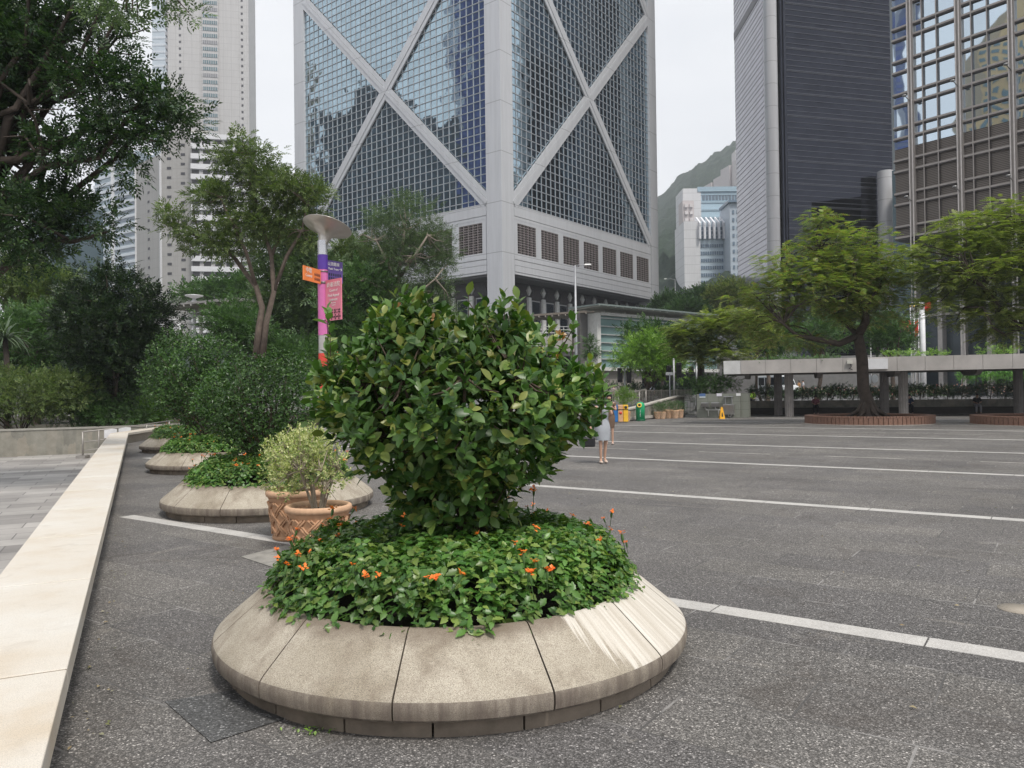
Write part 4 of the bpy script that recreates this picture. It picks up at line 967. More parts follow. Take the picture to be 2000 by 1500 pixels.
bush_on('camellia_bush', 'taller dense bush in the third planter behind the second bush', lob(17.3, [(372,735,92,85),(350,700,60,60),(430,700,50,50),(400,780,75,65),(330,760,52,55)]), PL[2]+Vector((0,0,.4)), 3600, 22, M_DKL2, .082)
bush_on('camellia_bush', 'low dark bush in the farthest planter, nearly hidden', lob(23.5, [(385,780,45,45)]), PL[3]+Vector((0,0,.4)), 500, 23, M_DKL, .10)

# ------------------------------------------------------------------ terracotta pots with variegated shrubs
M_TC = simple('terracotta', (.50,.29,.17), .8, var=.22, scale=5, bump=.15, bscale=90); M_TC2 = simple('terracotta_light', (.60,.38,.24), .8, var=.15, scale=5)
M_VAR = leafmat('variegated_leaf', [(.15,.24,.06),(.36,.42,.14),(.56,.57,.27),(.66,.65,.38),(.12,.21,.05)], .45, .25)
M_PALE = simple('pale_stem', (.30,.25,.19), .8, var=.25, scale=12)
def rot_pot(loc, label, seed, rx, h, lobes, nsh=420):
    rg = np.random.default_rng(seed); t = empty('potted_shrub', loc, 0, label, 'potted plant', 'variegated shrubs in woven terracotta pots')
    rb = rx*.76
    mb = MB(); mb.lathe([(rb*.95,0),(rb*1.04,.012),(rb*1.05,.04),(rb,.06),(rx*.9,h*.80),(rx*.93,h*.84),(rx*.93,h*.9),(rx*.86,h*.9),(rx*.84,h*.8)], 40); mb.build('pot_body', M_TC, t)
    mb = MB(); vs = []; n = 96
    prof = [(.86,.88),(.90,.865),(.975,.87),(1.0,.92),(.985,.975),(.93,1.0),(.87,.985),(.85,.93),(.86,.88)]
    for pr, pz in prof:
        for k in range(n):
            a = 2*math.pi*k/n; tw = 1+.012*math.sin(a*34+pz*22); vs.append((rx*pr*tw*math.cos(a), rx*pr*tw*math.sin(a), h*pz))
    mb.add(vs, [(i*n+k, i*n+(k+1)%n, (i+1)*n+(k+1)%n, (i+1)*n+k) for i in range(len(prof)-1) for k in range(n)], True); mb.build('rim', M_TC2, t)
    mb = MB(); NB = 11
    for sg in (-1, 1):
        for k in range(NB):
            for off in (-.055, .055):
                pts = []
                for i in range(9):
                    s = i/8; z = .07+(h*.80-.09)*s; r_ = rb+(rx*.9-rb)*(z-.06)/(h*.8-.06); a = 2*math.pi*k/NB+sg*s*1.05+off; over = .006+.007*math.sin(s*math.pi*5+sg*1.57)
                    pts.append((r_*math.cos(a)+over*math.cos(a), r_*math.sin(a)+over*math.sin(a), z))
                mb.tube(pts, .0125, 6, cap=False)
    mb.build('woven_relief', M_TC, t)
    mb = MB(); mb.lathe([(rx*.86,h*.86),(0,h*.88)], 24); mb.build('soil', M_SOIL, t)
    pos, d, nr, cc, ax, sc = shoots([(c-Vector(loc), r) for c, r in lobes], int(nsh*1.35), 7, .042, rg, .35, .5, h*.9); foliage('foliage', pos, d, nr, sc, SL, M_VAR, t, world=False)
    mb = MB(); b = Vector((0,0,h*.86)); mains = []
    for k in range(6):
        a = 2*math.pi*k/6+.4; e_ = Vector((math.cos(a)*.13, math.sin(a)*.13, h+.2)); e2 = Vector((math.cos(a+.5)*.22, math.sin(a+.5)*.22, h+.36)); mb.tube([b+Vector((math.cos(a)*.04, math.sin(a)*.04,-.02)), e_, e2], [.017,.013,.009], 7, cap=False); mains += [e_, e2]
    for k in rg.choice(len(cc), 90, replace=False):
        tg = Vector(cc[k]); s_ = min(mains, key=lambda p: (p-tg).length); mb.tube([s_, s_.lerp(tg,.5)+Vector(rg.normal(size=3)*.03), tg], [.007,.005,.003], 5, cap=False)
    mb.build('stem', M_PALE, t); return t
pa = Vector((-1.99,7.85,0)); pb = Vector((-2.45,8.72,0))
rot_pot(pb, 'rear woven terracotta pot with a variegated yellow green shrub', 31, .345, .56, lob(8.7, [(575,880,66,42),(555,925,48,52),(600,850,55,22)]), 560)
rot_pot(pa, 'front woven terracotta pot with bare pale stems and yellow green leaves', 32, .335, .50, lob(7.85, [(590,885,55,38),(612,862,50,30),(640,915,50,48),(560,930,35,45)]), 420)

# ------------------------------------------------------------------ coloured sign pole with dish lamp
def text_mesh(body, size, mat, parent, Mx, name='lettering', align='CENTER', ext=.0015):
    cu = bpy.data.curves.new('t', 'FONT'); cu.body = body; cu.size = size; cu.align_x = align; cu.align_y = 'CENTER'; cu.extrude = ext
    o = bpy.data.objects.new('t', cu); col.objects.link(o); bpy.context.view_layer.update()
    me = bpy.data.meshes.new_from_object(o.evaluated_get(bpy.context.evaluated_depsgraph_get())); bpy.data.objects.remove(o)
    me.materials.clear(); me.transform(Mx); return link(name, me, mat, parent)
SPL = Vector((-3.43,14.0,0))
sp = empty('sign_pole', SPL, 0, 'purple pink and red way finding pole with a silver dish lamp on top', 'signpost')
def zz(py): return P(633, py, 14.0).z
def seg(name, y0, y1, c, r=.092, m_=None):
    mb = MB(); mb.lathe([(0.001,zz(y1)),(r,zz(y1)),(r,zz(y0)),(0.001,zz(y0))], 24, smooth=False); return mb.build(name, m_ or simple('pole_%s' % name, c, .35), sp)
seg('silver_neck', 470, 498, None, .088, simple('silver', (.6,.6,.62), .25, metal=.8))
seg('purple_sleeve', 498.3, 527, (.08,.03,.28)); seg('pink_sleeve', 527.3, 655, (.62,.16,.40)); seg('grey_sleeve', 655.3, 690, (.42,.40,.39), .088); seg('red_sleeve', 690.3, 771, (.68,.07,.05)); seg('orange_sleeve', 771.3, 800, (.75,.20,.05)); seg('lower_sleeve', 800.3, 930, (.42,.40,.39), .088)
mb = MB(); mb.lathe([(.088,0),(.09,.06),(.105,.14),(.15,.21),(.23,.27),(.33,.32),(.445,.36),(.452,.368),(.445,.375),(.30,.372),(0.001,.372)], 40)
rotm = Matrix.Translation((0,0,zz(478))) @ Matrix.Rotation(R(-15), 4, 'X') @ Matrix.Rotation(R(11), 4, 'Y')
dish = mb.build('dish_lamp', simple('brushed_silver', (.50,.47,.43), .32, metal=.75), sp); dish.data.transform(rotm)
M_WT = simple('sign_white', (.8,.78,.76), .5)
def signpanel(name, dx, dy, L_, z0, z1, colr, lab):
    d_ = Vector((dx, dy, 0)).normalized(); n_ = Vector((d_.y, -d_.x, 0));
    if n_.y > 0: n_ = -n_
    F = Face(SPL, d_, n_); mb = MB(); mb.fbox(F, .095, L_, z0, z1, -.012, .012); o = mb.build(name, simple('sign_'+name, colr, .4), sp, True); o['label'] = lab; return F, n_, d_, o
def onface(F, s, z, flip=False):
    ex = F.e if F.e.x > 0 else -F.e; n_ = F.n; M4 = Matrix.Identity(4); ez = Vector((0,0,1)); p = Vector(F.p(s, z, .014))-SPL
    for i in range(3): M4[i][0] = ex[i]; M4[i][1] = ez[i]; M4[i][2] = n_[i]; M4[i][3] = p[i]
    return M4
zt, zb = zz(549), zz(628); FP, nP, dP, pinks = signpanel('pink_sign', .75, -.66, .56, zb, zt, (.72,.22,.30), 'pink panel with white lettering and a cut lattice foot')
for s_, z_, sz, tx in ((.335,zt-.10,.098,'終審法院'),(.335,zt-.20,.068,'Court of'),(.335,zt-.29,.068,'Final Appeal'),(.335,zt-.375,.040,'香港終審法院'),(.335,zt-.425,.030,'Hong Kong'),(.335,zt-.465,.030,'Court of')):
    text_mesh(tx, sz, M_WT, pinks, onface(FP, s_, z_))
mb = MB(); M_CUT = simple('cut_dark', (.06,.02,.03), .8)
for i in range(4):
    for j in range(2):
        c_ = (.17+.108*i, zb+.06+.10*j)
        for a in range(4): q0 = a*math.pi/2+.78*j; mb.fprism(FP, [(c_[0]+.012*math.cos(q0-.7), c_[1]+.012*math.sin(q0-.7)), (c_[0]+.05*math.cos(q0-.35), c_[1]+.05*math.sin(q0-.35)), (c_[0]+.05*math.cos(q0+.35), c_[1]+.05*math.sin(q0+.35)), (c_[0]+.012*math.cos(q0+.7), c_[1]+.012*math.sin(q0+.7))], .0125, .0145)
mb.build('lattice_cut', M_CUT, pinks).data.transform(Matrix.Translation(-SPL))
zt, zb = zz(506), zz(549.5)-.0; FQ, nQ, dQ, purp = signpanel('purple_sign', .6, .8, .46, zb+.01, zt, (.10,.06,.24), 'purple panel with white lettering and an arrow')
text_mesh('山頂纜車', .072, M_WT, purp, onface(FQ, .24, zt-.07)); text_mesh('Peak Tram', .055, M_WT, purp, onface(FQ, .24, zt-.155)); text_mesh('→', .09, M_WT, purp, onface(FQ, .41, zt-.15))
mb = MB()
for i in range(6):
    for j in range(2): mb.fbox(FQ, .13+.05*i, .16+.05*i, zb+.05+.07*j, zb+.10+.07*j, .0125, .0145)
mb.build('lattice_cut', simple('cut_dark2', (.02,.02,.04), .8), purp).data.transform(Matrix.Translation(-SPL))
zt, zb = zz(529), zz(556); FO, nO, dO, orng = signpanel('orange_sign', -.28, -.96, .66, zb, zt, (.85,.25,.07), 'orange panel pointing out to the left')
text_mesh('中環', .10, M_WT, orng, onface(FO, .50, zt-.07)); text_mesh('Central', .07, M_WT, orng, onface(FO, .50, zt-.16))
mb = MB()
for i in range(5):
    for j in range(2): mb.fprism(FO, [(.12+.04*i, zb+.05+.08*j),(.14+.04*i, zb+.03+.08*j),(.15+.04*i, zb+.07+.08*j),(.13+.04*i, zb+.10+.08*j)], .0125, .0145)
mb.build('lattice_cut', M_CUT, orng).data.transform(Matrix.Translation(-SPL))
mb = MB()
for z_ in (zt-.02, zb+.02, zz(552), zz(626)): mb.lathe([(.093,z_-.012),(.100,z_-.012),(.100,z_+.012),(.093,z_+.012)], 20)
mb.build('clamp_band', simple('clamp_grey', (.2,.18,.18), .4, metal=.6), sp)
zt, zb = zz(689), zz(705); FR_, _, _, rs_ = signpanel('red_sign', .75, -.66, .42, zb, zt, (.80,.22,.12), 'small red orange flag low on the pole')
mb = MB(); mb.prism([(-60,28),(-30,26.8),(-20.1,30),(-17.2,31.8),(-15.7,33.1),(-13.9,36.2),(-11.2,40.3),(-5,46.5),(-4,50),(10,56),(0,64),(-70,64)], -.9, .25); g = mb.build('garden_soil', simple('garden_soil', (.045,.04,.025), .95, var=.4, scale=3)); tag(g, kind='structure')
# ------------------------------------------------------------------ middle distance, right
M_CONC = panelled('pergola_concrete', (.37,.35,.35), (1.45,0), .03, .75, .6, ('X','Z'), var=.1)
A0 = P(1413, 720, 46.6); A1 = P(2000, 700, 41.6); dv = Vector((A1.x-A0.x, A1.y-A0.y, 0)); dv.normalize(); nv = Vector((dv.y, -dv.x, 0))
FPg = Face((A0.x, A0.y, 0), dv, nv)
pg = empty('pergola', (A0.x, A0.y, 0), 0, 'long concrete pergola with a deep flat beam on fluted round columns', 'pergola')
zt_ = P(1413, 705, 46.6).z; zb_ = P(1413, 731, 46.6).z; s = 0
for k in range(24):
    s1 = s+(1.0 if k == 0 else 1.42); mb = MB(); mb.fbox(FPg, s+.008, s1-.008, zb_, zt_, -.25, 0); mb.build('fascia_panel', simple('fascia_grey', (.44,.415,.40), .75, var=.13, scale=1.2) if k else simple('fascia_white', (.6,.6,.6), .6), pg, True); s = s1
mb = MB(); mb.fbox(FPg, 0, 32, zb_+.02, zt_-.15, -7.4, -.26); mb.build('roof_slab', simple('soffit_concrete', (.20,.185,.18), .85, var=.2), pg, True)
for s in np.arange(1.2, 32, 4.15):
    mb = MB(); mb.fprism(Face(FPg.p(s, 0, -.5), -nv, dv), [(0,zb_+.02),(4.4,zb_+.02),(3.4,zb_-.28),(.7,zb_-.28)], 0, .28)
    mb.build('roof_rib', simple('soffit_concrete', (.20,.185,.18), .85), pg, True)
def column(p, lab=None):
    mb = MB(); n = 48; vs = []
    for z in (-.02, zb_-.0):
        for k in range(n): a = 2*math.pi*k/n; r_ = .255 if k % 4 < 2 else .225; vs.append((p[0]+r_*math.cos(a), p[1]+r_*math.sin(a), z))
    mb.add(vs, [(k, (k+1)%n, n+(k+1)%n, n+k) for k in range(n)]); mb.build('column', simple('column_concrete', (.27,.25,.24), .8, var=.15), pg, True)
for cx_ in (3.75, 10.0, 17.2, 23.6):
    a = FPg.p(cx_, 0, -1.3); column(a); a = FPg.p(cx_-.6, 0, -4.4); column(a)
mb = MB(); mb.fbox(FPg, 7.8, 9.0, zb_+.12, zt_-.10, .002, .35); mb.build('equipment_box', simple('bright_white', (.74,.74,.77), .5), pg, True)
mb = MB(); mb.fbox(FPg, 6.9, 7.2, zt_-.35, zt_-.15, .002, .14); mb.build('camera_box', simple('pale_beige', (.55,.54,.5), .6), pg, True)
mb = MB(); a = Vector(FPg.p(7.08, zt_-.35, .1)); mb.tube([a, a+Vector((.04,0,-.18)), a+Vector((-.08,0,-.26)), a+Vector((.1,0,-.34))], .03, 6); mb.build('camera_arm', simple('dark_metal', (.05,.05,.055), .4), pg, True)
# bench wall and dark hedge behind the pergola
bw = empty('bench_wall', FPg.p(0,0,-6), 0, 'low mottled stone seat wall in the shade behind the pergola columns', 'wall')
mb = MB(); mb.fbox(FPg, 1.2, 31, -.1, .90, -6.9, -6.3); mb.build('wall', M_SLATE, bw, True)
mb = MB(); mb.fbox(FPg, 1.2, 31, .32, .44, -6.29, -5.7); mb.build('seat', simple('seat_dark', (.06,.055,.05), .8), bw, True)
mb = MB(); mb.fbox(FPg, 1.2, 31, -.05, .31, -6.29, -5.95); mb.build('seat_support', simple('seat_dark', (.06,.055,.05), .8), bw, True)
rgh = np.random.default_rng(77)
def hedge(name, label, F, s0, s1, z0, z1, d0, d1, n, mat, seed, sc=.12, cat='hedge'):
    rg = np.random.default_rng(seed); t = empty(name, F.p(s0, z0, d1), 0, label, cat)
    a = rg.random((n,3)); a[:,2] = a[:,2]**.6
    sz = z1+.12*np.sin(a[:,0]*40)+.08*rg.normal(size=n)*.6
    p = np.array([F.p(s0+(s1-s0)*a[i,0], z0+(sz[i]-z0)*a[i,2], d0+(d1-d0)*a[i,1]) for i in range(n)])
    foliage('foliage', p, rg.normal(size=(n,3))+np.array([0,0,.4]), rg.normal(size=(n,3))*.5+np.array([0,-.3,.8]), sc*rg.uniform(.6,1.3,n), T_SP, mat, t)
    mb = MB()
    for k in range(int((s1-s0)/.8)): mb.tube([F.p(s0+k*.8+.3, z0-.1, (d0+d1)/2), F.p(s0+k*.8+.4, z0+(z1-z0)*.8, (d0+d1)/2)], .03, 5, cap=False)
    mb.build('stem', M_TWIG, t, True); return t
T_SP = T_spray(7, .42, .42); T_SP2 = T_spray(7, .34, .30, 1.0, 4); T_FR = T_frond(); T_FR2 = T_frond(7, .26, .07)
M_HDK = leafmat('hedge_shaded', [(.012,.03,.010),(.02,.05,.014),(.035,.07,.02)], .5, .15); M_HLT = leafmat('hedge_lit', [(0.048,0.144,0.024),(0.096,0.240,0.036),(0.156,0.336,0.048)], .4, .25)  # hedge in shade gets darkened leaf colours, its lit top brightened ones
M_FLAME = leafmat('feathery_leaf', [(0.096,0.140,0.040),(0.180,0.238,0.065),(0.300,0.356,0.100),(0.132,0.184,0.050),(0.264,0.270,0.090),(0.396,0.432,0.140)], .5, .3)
M_FLAME2 = leafmat('feathery_leaf_olive', [(0.107,0.169,0.043),(0.192,0.278,0.071),(0.299,0.387,0.104),(0.150,0.218,0.057),(0.341,0.242,0.095),(0.384,0.484,0.142)], .5, .3)
M_FIC = leafmat('bright_leaf', [(0.088,0.188,0.031),(0.163,0.300,0.044),(0.250,0.400,0.062),(0.062,0.138,0.025)], .4, .3)
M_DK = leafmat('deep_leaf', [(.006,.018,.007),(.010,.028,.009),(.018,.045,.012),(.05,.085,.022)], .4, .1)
M_MID = leafmat('mid_leaf', [(0.035,0.084,0.025),(0.061,0.131,0.038),(0.094,0.181,0.049),(0.072,0.131,0.051)], .5, .25)
M_GRY = leafmat('grey_green_leaf', [(0.048,0.086,0.038),(0.086,0.138,0.059),(0.129,0.190,0.078),(0.069,0.113,0.052)], .5, .2)
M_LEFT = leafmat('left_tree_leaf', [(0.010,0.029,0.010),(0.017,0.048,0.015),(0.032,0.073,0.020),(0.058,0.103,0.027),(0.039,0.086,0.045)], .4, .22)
M_OLIVE = leafmat('olive_leaf', [(0.056,0.096,0.029),(0.103,0.160,0.047),(0.160,0.208,0.064),(0.079,0.112,0.040)], .5, .25)
M_BARK = simple('bark_dark', (.055,.042,.034), .9, var=.35, scale=6, bump=.4, bscale=12); M_BARKL = simple('bark_pale', (.26,.22,.18), .85, var=.25, scale=6); M_BARKM = simple('bark_mid', (.13,.10,.08), .9, var=.3, scale=6)
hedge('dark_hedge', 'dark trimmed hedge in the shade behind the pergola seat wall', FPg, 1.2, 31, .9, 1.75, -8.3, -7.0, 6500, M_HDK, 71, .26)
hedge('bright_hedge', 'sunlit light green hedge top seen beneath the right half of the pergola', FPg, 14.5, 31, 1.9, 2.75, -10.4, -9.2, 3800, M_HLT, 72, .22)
hedge('roadside_hedge', 'loose leafy roadside hedge seen beneath the left half of the pergola', FPg, 2.5, 14.2, 1.05, 1.55, -9.9, -9.0, 1900, M_MID, 73, .22)
# plants on the pergola roof
def roofplants():
    rg = np.random.default_rng(8)
    specs = [(2.0,6.5,.12,M_MID,.25),(8.8,12.3,.38,M_FIC,.25),(13.6,15.6,.55,M_FIC,.25),(16.2,19.5,.35,M_OLIVE,.25),(20,23,.4,M_MID,.25)]
    labs = ['thin creeper on the pergola roof at its left end','yellow green shrub on the pergola roof near the flagpoles','bright bushy shrub on the pergola roof behind the beam joint','reddish green shrub trailing over the pergola roof edge','green shrub on the pergola roof near the right frame edge']
    for i, (s0, s1, h, mt_, sc) in enumerate(specs):
        n = int((s1-s0)*60); t = empty('roof_shrub', FPg.p(s0, zt_, -.5), 0, labs[i], 'shrub', 'plants growing on the pergola roof')
        ss_ = rg.random(n); hh_ = h*(.35+.65*np.abs(np.sin(ss_*9+i)))
        p = np.array([FPg.p(s0+(s1-s0)*ss_[k], zt_+hh_[k]*rg.random()+.02, -.1-1.2*rg.random()) for k in range(n)]); foliage('foliage', p, rg.normal(size=(n,3))+np.array([0,0,.7]), rg.normal(size=(n,3))*.5+np.array([0,-.3,.8]), sc*rg.uniform(.6,1.3,n), T_SP, mt_, t)
roofplants()
# brick ring planters with flame trees
M_BRICK = simple('brick_red', (.20,.112,.08), .85, var=.25, scale=14, bump=.3)
def brick_ring(loc, r, label):
    t = empty('brick_ring', loc, 0, label, 'tree surround', 'round brick tree surrounds'); n = 44
    mb = MB(); mb.lathe([(r-.3,0),(r-.02,0),(r-.02,.30),(r-.3,.30),(r-.3,0)], 64, smooth=False); mb.build('mortar_core', simple('mortar', (.16,.09,.06), .9), t)
    mb = MB()
    for k in range(n*2):
        a = 2*math.pi*(k+.5)/(n*2); mb.cbox(((r-.05)*math.cos(a), (r-.05)*math.sin(a), .16), (.13, 2*math.pi*r/(n*2)-.03, .31), a)
    mb.build('brick_facing', M_BRICK, t)
    mb = MB()
    for k in range(n*3):
        a = 2*math.pi*k/(n*3); mb.cbox(((r-.14)*math.cos(a), (r-.14)*math.sin(a), .355), (.32, 2*math.pi*r/(n*3)-.022, .075), a)
    mb.build('brick_coping', M_BRICK, t)
    mb = MB(); mb.lathe([(r+.22,0.001),(r+.22,.025),(r-.02,.03)], 48); mb.build('footing', simple('footing_stone', (.22,.2,.18), .9), t)
    mb = MB(); mb.lathe([(r-.31,.22),(0,.34)], 32); mb.build('soil', simple('soil_brown', (.05,.035,.025), .95, var=.4, scale=9, bump=.5), t); return t
R1 = Vector((16.75,36.2,0)); R2 = Vector((23.0,33.2,0))
brick_ring(R1, 2.78, 'round brick surround of the flame tree standing free in front of the pergola'); brick_ring(R2, 2.78, 'round brick surround cut by the right edge of the photo')
def flame(name, label, base, fork, lobes, nc, seed, mat, mains, r0, sc=.40, per=11, rc=.5, twigs=60):
    rg = np.random.default_rng(seed); t = empty(name, base, 0, label, 'tree', 'feathery flame trees')
    pos, d, nr, cc = crown(lobes, nc, per, rc, rg, .05, .28, .5); d[:,2] *= .25; nr = nr*.5+np.array([0,0,1.2])
    foliage('crown', pos, d, nr, sc*rg.uniform(.55,1.2,len(pos)), T_FR, mat, t)
    mb = MB(); b = Vector(base); f = Vector(fork); m1 = b.lerp(f, .33)+Vector((-.06,0,0)); m2 = b.lerp(f, .7)+Vector((.05,0,0))
    mb.tube([b+Vector((0,0,-.1)), b+Vector((0,0,.25)), b+Vector((0,0,.7)), m1, m2, f], [r0*2.1,r0*1.55,r0*1.1,r0,r0*.95,r0*.85], 14)
    for k in range(7):
        a = 2*math.pi*k/7+.3; mb.tube([b+Vector((math.cos(a)*r0*.6, math.sin(a)*r0*.6,.75)), b+Vector((math.cos(a)*r0*1.6, math.sin(a)*r0*1.6,.28)), b+Vector((math.cos(a)*r0*3.4, math.sin(a)*r0*3.4,.02))], [r0*.4,r0*.42,r0*.18], 8)
    nodes = []
    for path, rr_ in mains:
        pp = [Vector(v) for v in path]; mb.tube(pp, [rr_*(1-.65*i/(len(pp)-1)) for i in range(len(pp))], 9); nodes += pp[1:]
    for k in rg.choice(len(cc), twigs, replace=False):
        tg = Vector(cc[k]); s_ = min(nodes, key=lambda p: (p-tg).length+.4*rg.random()); L_ = (tg-s_).length
        mb.tube([s_, s_.lerp(tg,.35)+Vector((rg.normal()*.12*L_, rg.normal()*.1*L_, .16*L_)), s_.lerp(tg,.7)+Vector((rg.normal()*.1*L_, 0, .14*L_)), tg], [.05,.035,.022,.01], 6, cap=False)
    mb.build('trunk', M_BARK, t, True); return t
d_ = 36.2; f1 = P(1676,655,d_)
fl1 = lob(d_, [(1600,560,135,60),(1640,480,95,42),(1560,520,85,45),(1700,520,90,55),(1500,600,75,45),(1540,665,75,22),(1610,430,35,16),(1680,610,90,35),(1470,640,40,26),(1735,560,50,40)], .9)
flame('flame_tree', 'olive feathery flame tree in the free standing brick surround', R1+Vector((.0,0,.3)), f1, fl1, 660, 41, M_FLAME2,
  [([f1, P(1640,672,35.9), P(1590,662,35.4), P(1555,655,35), P(1530,632,34.8)], .17), ([f1, P(1690,615,36.4), P(1660,585,36.6), P(1640,540,36.5), P(1600,490,36.2)], .24), ([f1, P(1692,628,35.8), P(1690,600,35.4), P(1672,560,35.2), P(1668,520,35)], .20), ([f1, P(1650,630,37), P(1610,600,37.6), P(1560,570,38)], .14), ([P(1690,600,35.4), P(1720,560,35.6), P(1735,520,36)], .1)], .27)
f2 = P(2040,610,33.2); fl2 = lob(33.2, [(1960,530,150,80),(1850,530,110,60),(2060,480,170,80),(1830,590,75,38),(1920,620,100,38),(1900,460,95,42),(1980,415,75,28),(2100,560,150,90),(1790,490,45,30),(1960,655,60,22)], .9)
flame('flame_tree', 'bright green spreading flame tree reaching in from the right edge', R2+Vector((.6,0,.3)), f2, fl2, 1050, 42, M_FLAME,
  [([f2, P(1990,640,33), P(1950,600,32.6), P(1920,560,32.2), P(1900,545,32)], .2), ([f2, P(2060,560,33.2), P(2020,500,33.4), P(1990,450,33.4)], .22), ([f2, P(2100,560,34), P(2160,500,34.5)], .2), ([P(1990,640,33), P(1965,655,32.5), P(1940,640,32), P(1920,600,31.8)], .08)], .3, twigs=80)
f3 = P(1366,680,49); fl3 = lob(49, [(1395,640,70,32),(1345,670,42,34),(1440,625,50,22),(1400,690,70,22),(1330,650,25,20)], .9)
flame('flame_tree', 'smaller drooping feathery tree above the drinking fountain block', G(1366,805), f3, fl3, 330, 43, M_FLAME, [([f3, P(1380,650,49), P(1410,625,49)], .13), ([f3, P(1345,655,49), P(1335,640,49)], .1), ([f3, P(1420,670,49.5), P(1450,650,50)], .1)], .17, .55, twigs=30)
tree('slim_tree', 'slim straight trunk rising through the gap at the left end of the pergola', 'tree', G(1481,803), P(1483,650,52), .12, lob(52, [(1485,640,45,20)]), 40, 8, .6, T_FR, .5, M_FLAME, M_BARKM, 44, nl=6)
# glass lift lobby, footbridge, retaining walls
GL = empty('glass_pavilion', P(1172,740,75), 0, 'teal glass pavilion box with pale mullions on a stone base near the footbridge', 'pavilion'); 
a = P(1170,700,74); b = P(1400,690,86); FG2 = Face((a.x,a.y,0), (b.x-a.x,b.y-a.y,0), ((b.y-a.y),-(b.x-a.x),0)); wg = (b-a).xy.length; zb2 = P(1170,717,74).z; zt2 = P(1170,616,74).z
q = NT('teal_glass_wall'); q.base((.20,.32,.31)); q.set(Roughness=.12, Alpha=1); q.b.inputs['Specular IOR Level'].default_value = .8; n = q.noise(.3, 2); q.base(q.ramp(n, [(.3,(.15,.25,.25)),(.7,(.27,.39,.37))])); M_TEAL = q.m
mb = MB(); mb.fbox(FG2, 0, wg, zb2, zt2, -1.5, 0); mb.build('glass_wall', M_TEAL, GL, True)
mb = MB()
for k in range(1, 7): mb.fbox(FG2, 0, wg, zb2+(zt2-zb2)*k/6.3-.05, zb2+(zt2-zb2)*k/6.3+.06, 0, .18)
for k in range(1, 6): mb.fbox(FG2, wg*k/5.5-.03, wg*k/5.5+.03, zb2, zt2, 0, .06)
mb.build('mullion', simple('pale_alu', (.50,.53,.52), .4, metal=.3), GL, True)
mb = MB(); mb.fbox(FG2, -.45, .05, zb2-.3, zt2+.2, -1.5, .25); mb.fbox(FG2, .06, wg, zt2+.01, zt2+.3, -1.6, .3); mb.fbox(FG2, .06, wg, zb2-.35, zb2-.01, -1.6, .3); mb.build('frame', simple('pale_alu2', (.60,.60,.58), .5), GL, True)
mb = MB(); mb.fbox(FG2, -1.6, wg+3, zt2+.75, zt2+.9, -2.5, 1.6); mb.build('canopy', simple('canopy_glass', (.20,.24,.23), .3), GL, True)
mb = MB()
for k in range(14): mb.fprism(Face(FG2.p(-1.4+k*1.1,0,0), FG2.n, FG2.e), [(-2.4,zt2+.75),(1.5,zt2+.75),(1.5,zt2+.66),(-2.4,zt2+.6)], 0, .1)
for k in range(5): mb.fbox(FG2, 1+k*3, 1.15+k*3, zt2+.31, zt2+.6, -.4, -.25)
mb.build('canopy_beam', simple('pale_beige', (.55,.54,.5), .6), GL, True)
M_TILE = panelled('beige_tile_wall', (.30,.28,.25), (.9,.45), .03, .8, .6, ('X','Z'), var=.12)
mb = MB(); mb.fbox(FG2, -.4, wg*.34, 0, zb2-.36, -1.6, -.2); mb.build('stone_base', M_TILE, GL, True)
mb = MB(); mb.fbox(FG2, wg*.341, wg+14, 0, zb2-.36, -9, -3.5); mb.build('underpass_wall', simple('underpass_shade', (.035,.037,.045), .8), GL, True)  # near-black colour stands in for the shade inside the underpass
mb = MB(); mb.fbox(FG2, -1.5, -.5, 0, zt2+.2, -1.8, -1); mb.build('side_pier', simple('pier_dark', (.12,.115,.11), .8), GL, True)
# footbridge in front of the tower
a = P(700,640,100); b = P(1160,652,84); FB = Face((a.x,a.y,0), (b.x-a.x,b.y-a.y,0), ((b.y-a.y),-(b.x-a.x),0)); wb_ = (b-a).xy.length
fb = empty('footbridge', (a.x,a.y,0), 0, 'elevated walkway with beige parapet panels and a thin canopy before the braced tower', 'footbridge')
def bz(f): return P(700,652,100).z*(1-f)+P(1160,657,84).z*f
npn = 26
for k in range(npn):
    f0, f1_ = k/npn, (k+1)/npn; z0, z1 = bz(f0), bz(f1_); dp = 2.0-.3*f0
    mb = MB(); mb.fprism(FB, [(wb_*f0+.03,z0-dp),(wb_*f1_-.03,z1-dp),(wb_*f1_-.03,z1),(wb_*f0+.03,z0)], -.2, 0); mb.build('parapet_panel', simple('parapet_beige', (.46,.43,.40), .75, var=.12, scale=1), fb, True)
mb = MB(); mb.fprism(FB, [(0,bz(0)-2.3),(wb_,bz(1)-2.2),(wb_,bz(1)-1.2),(0,bz(0)-1.2)], -5, -.21); mb.build('deck', simple('deck_concrete', (.22,.21,.20), .85), fb, True)
mb = MB(); zc = 10.4
mb.fbox(FB, 0, wb_+.5, zc, zc+.22, -3.6, .3); mb.build('canopy', simple('canopy_bronze', (.20,.17,.14), .6), fb, True)
mb = MB()
for k in range(40): mb.fbox(FB, wb_*k/40, wb_*k/40+.09, zc-.2, zc-.01, -3.6, .3)
mb.build('canopy_rafter', simple('rafter_beige', (.45,.41,.36), .6), fb, True)
for k in range(8):
    f = (k+.6)/8; mb = MB(); mb.fbox(FB, wb_*f, wb_*f+.22, bz(f), zc-.21, -1.2, -1.0); mb.build('post', simple('steel_grey', (.3,.3,.3), .4, metal=.5), fb, True)
mb = MB()
for dz in (.35, .7, 1.05): mb.tube([FB.p(0, bz(0)+dz, -.1), FB.p(wb_, bz(1)+dz, -.1)], .035, 6)
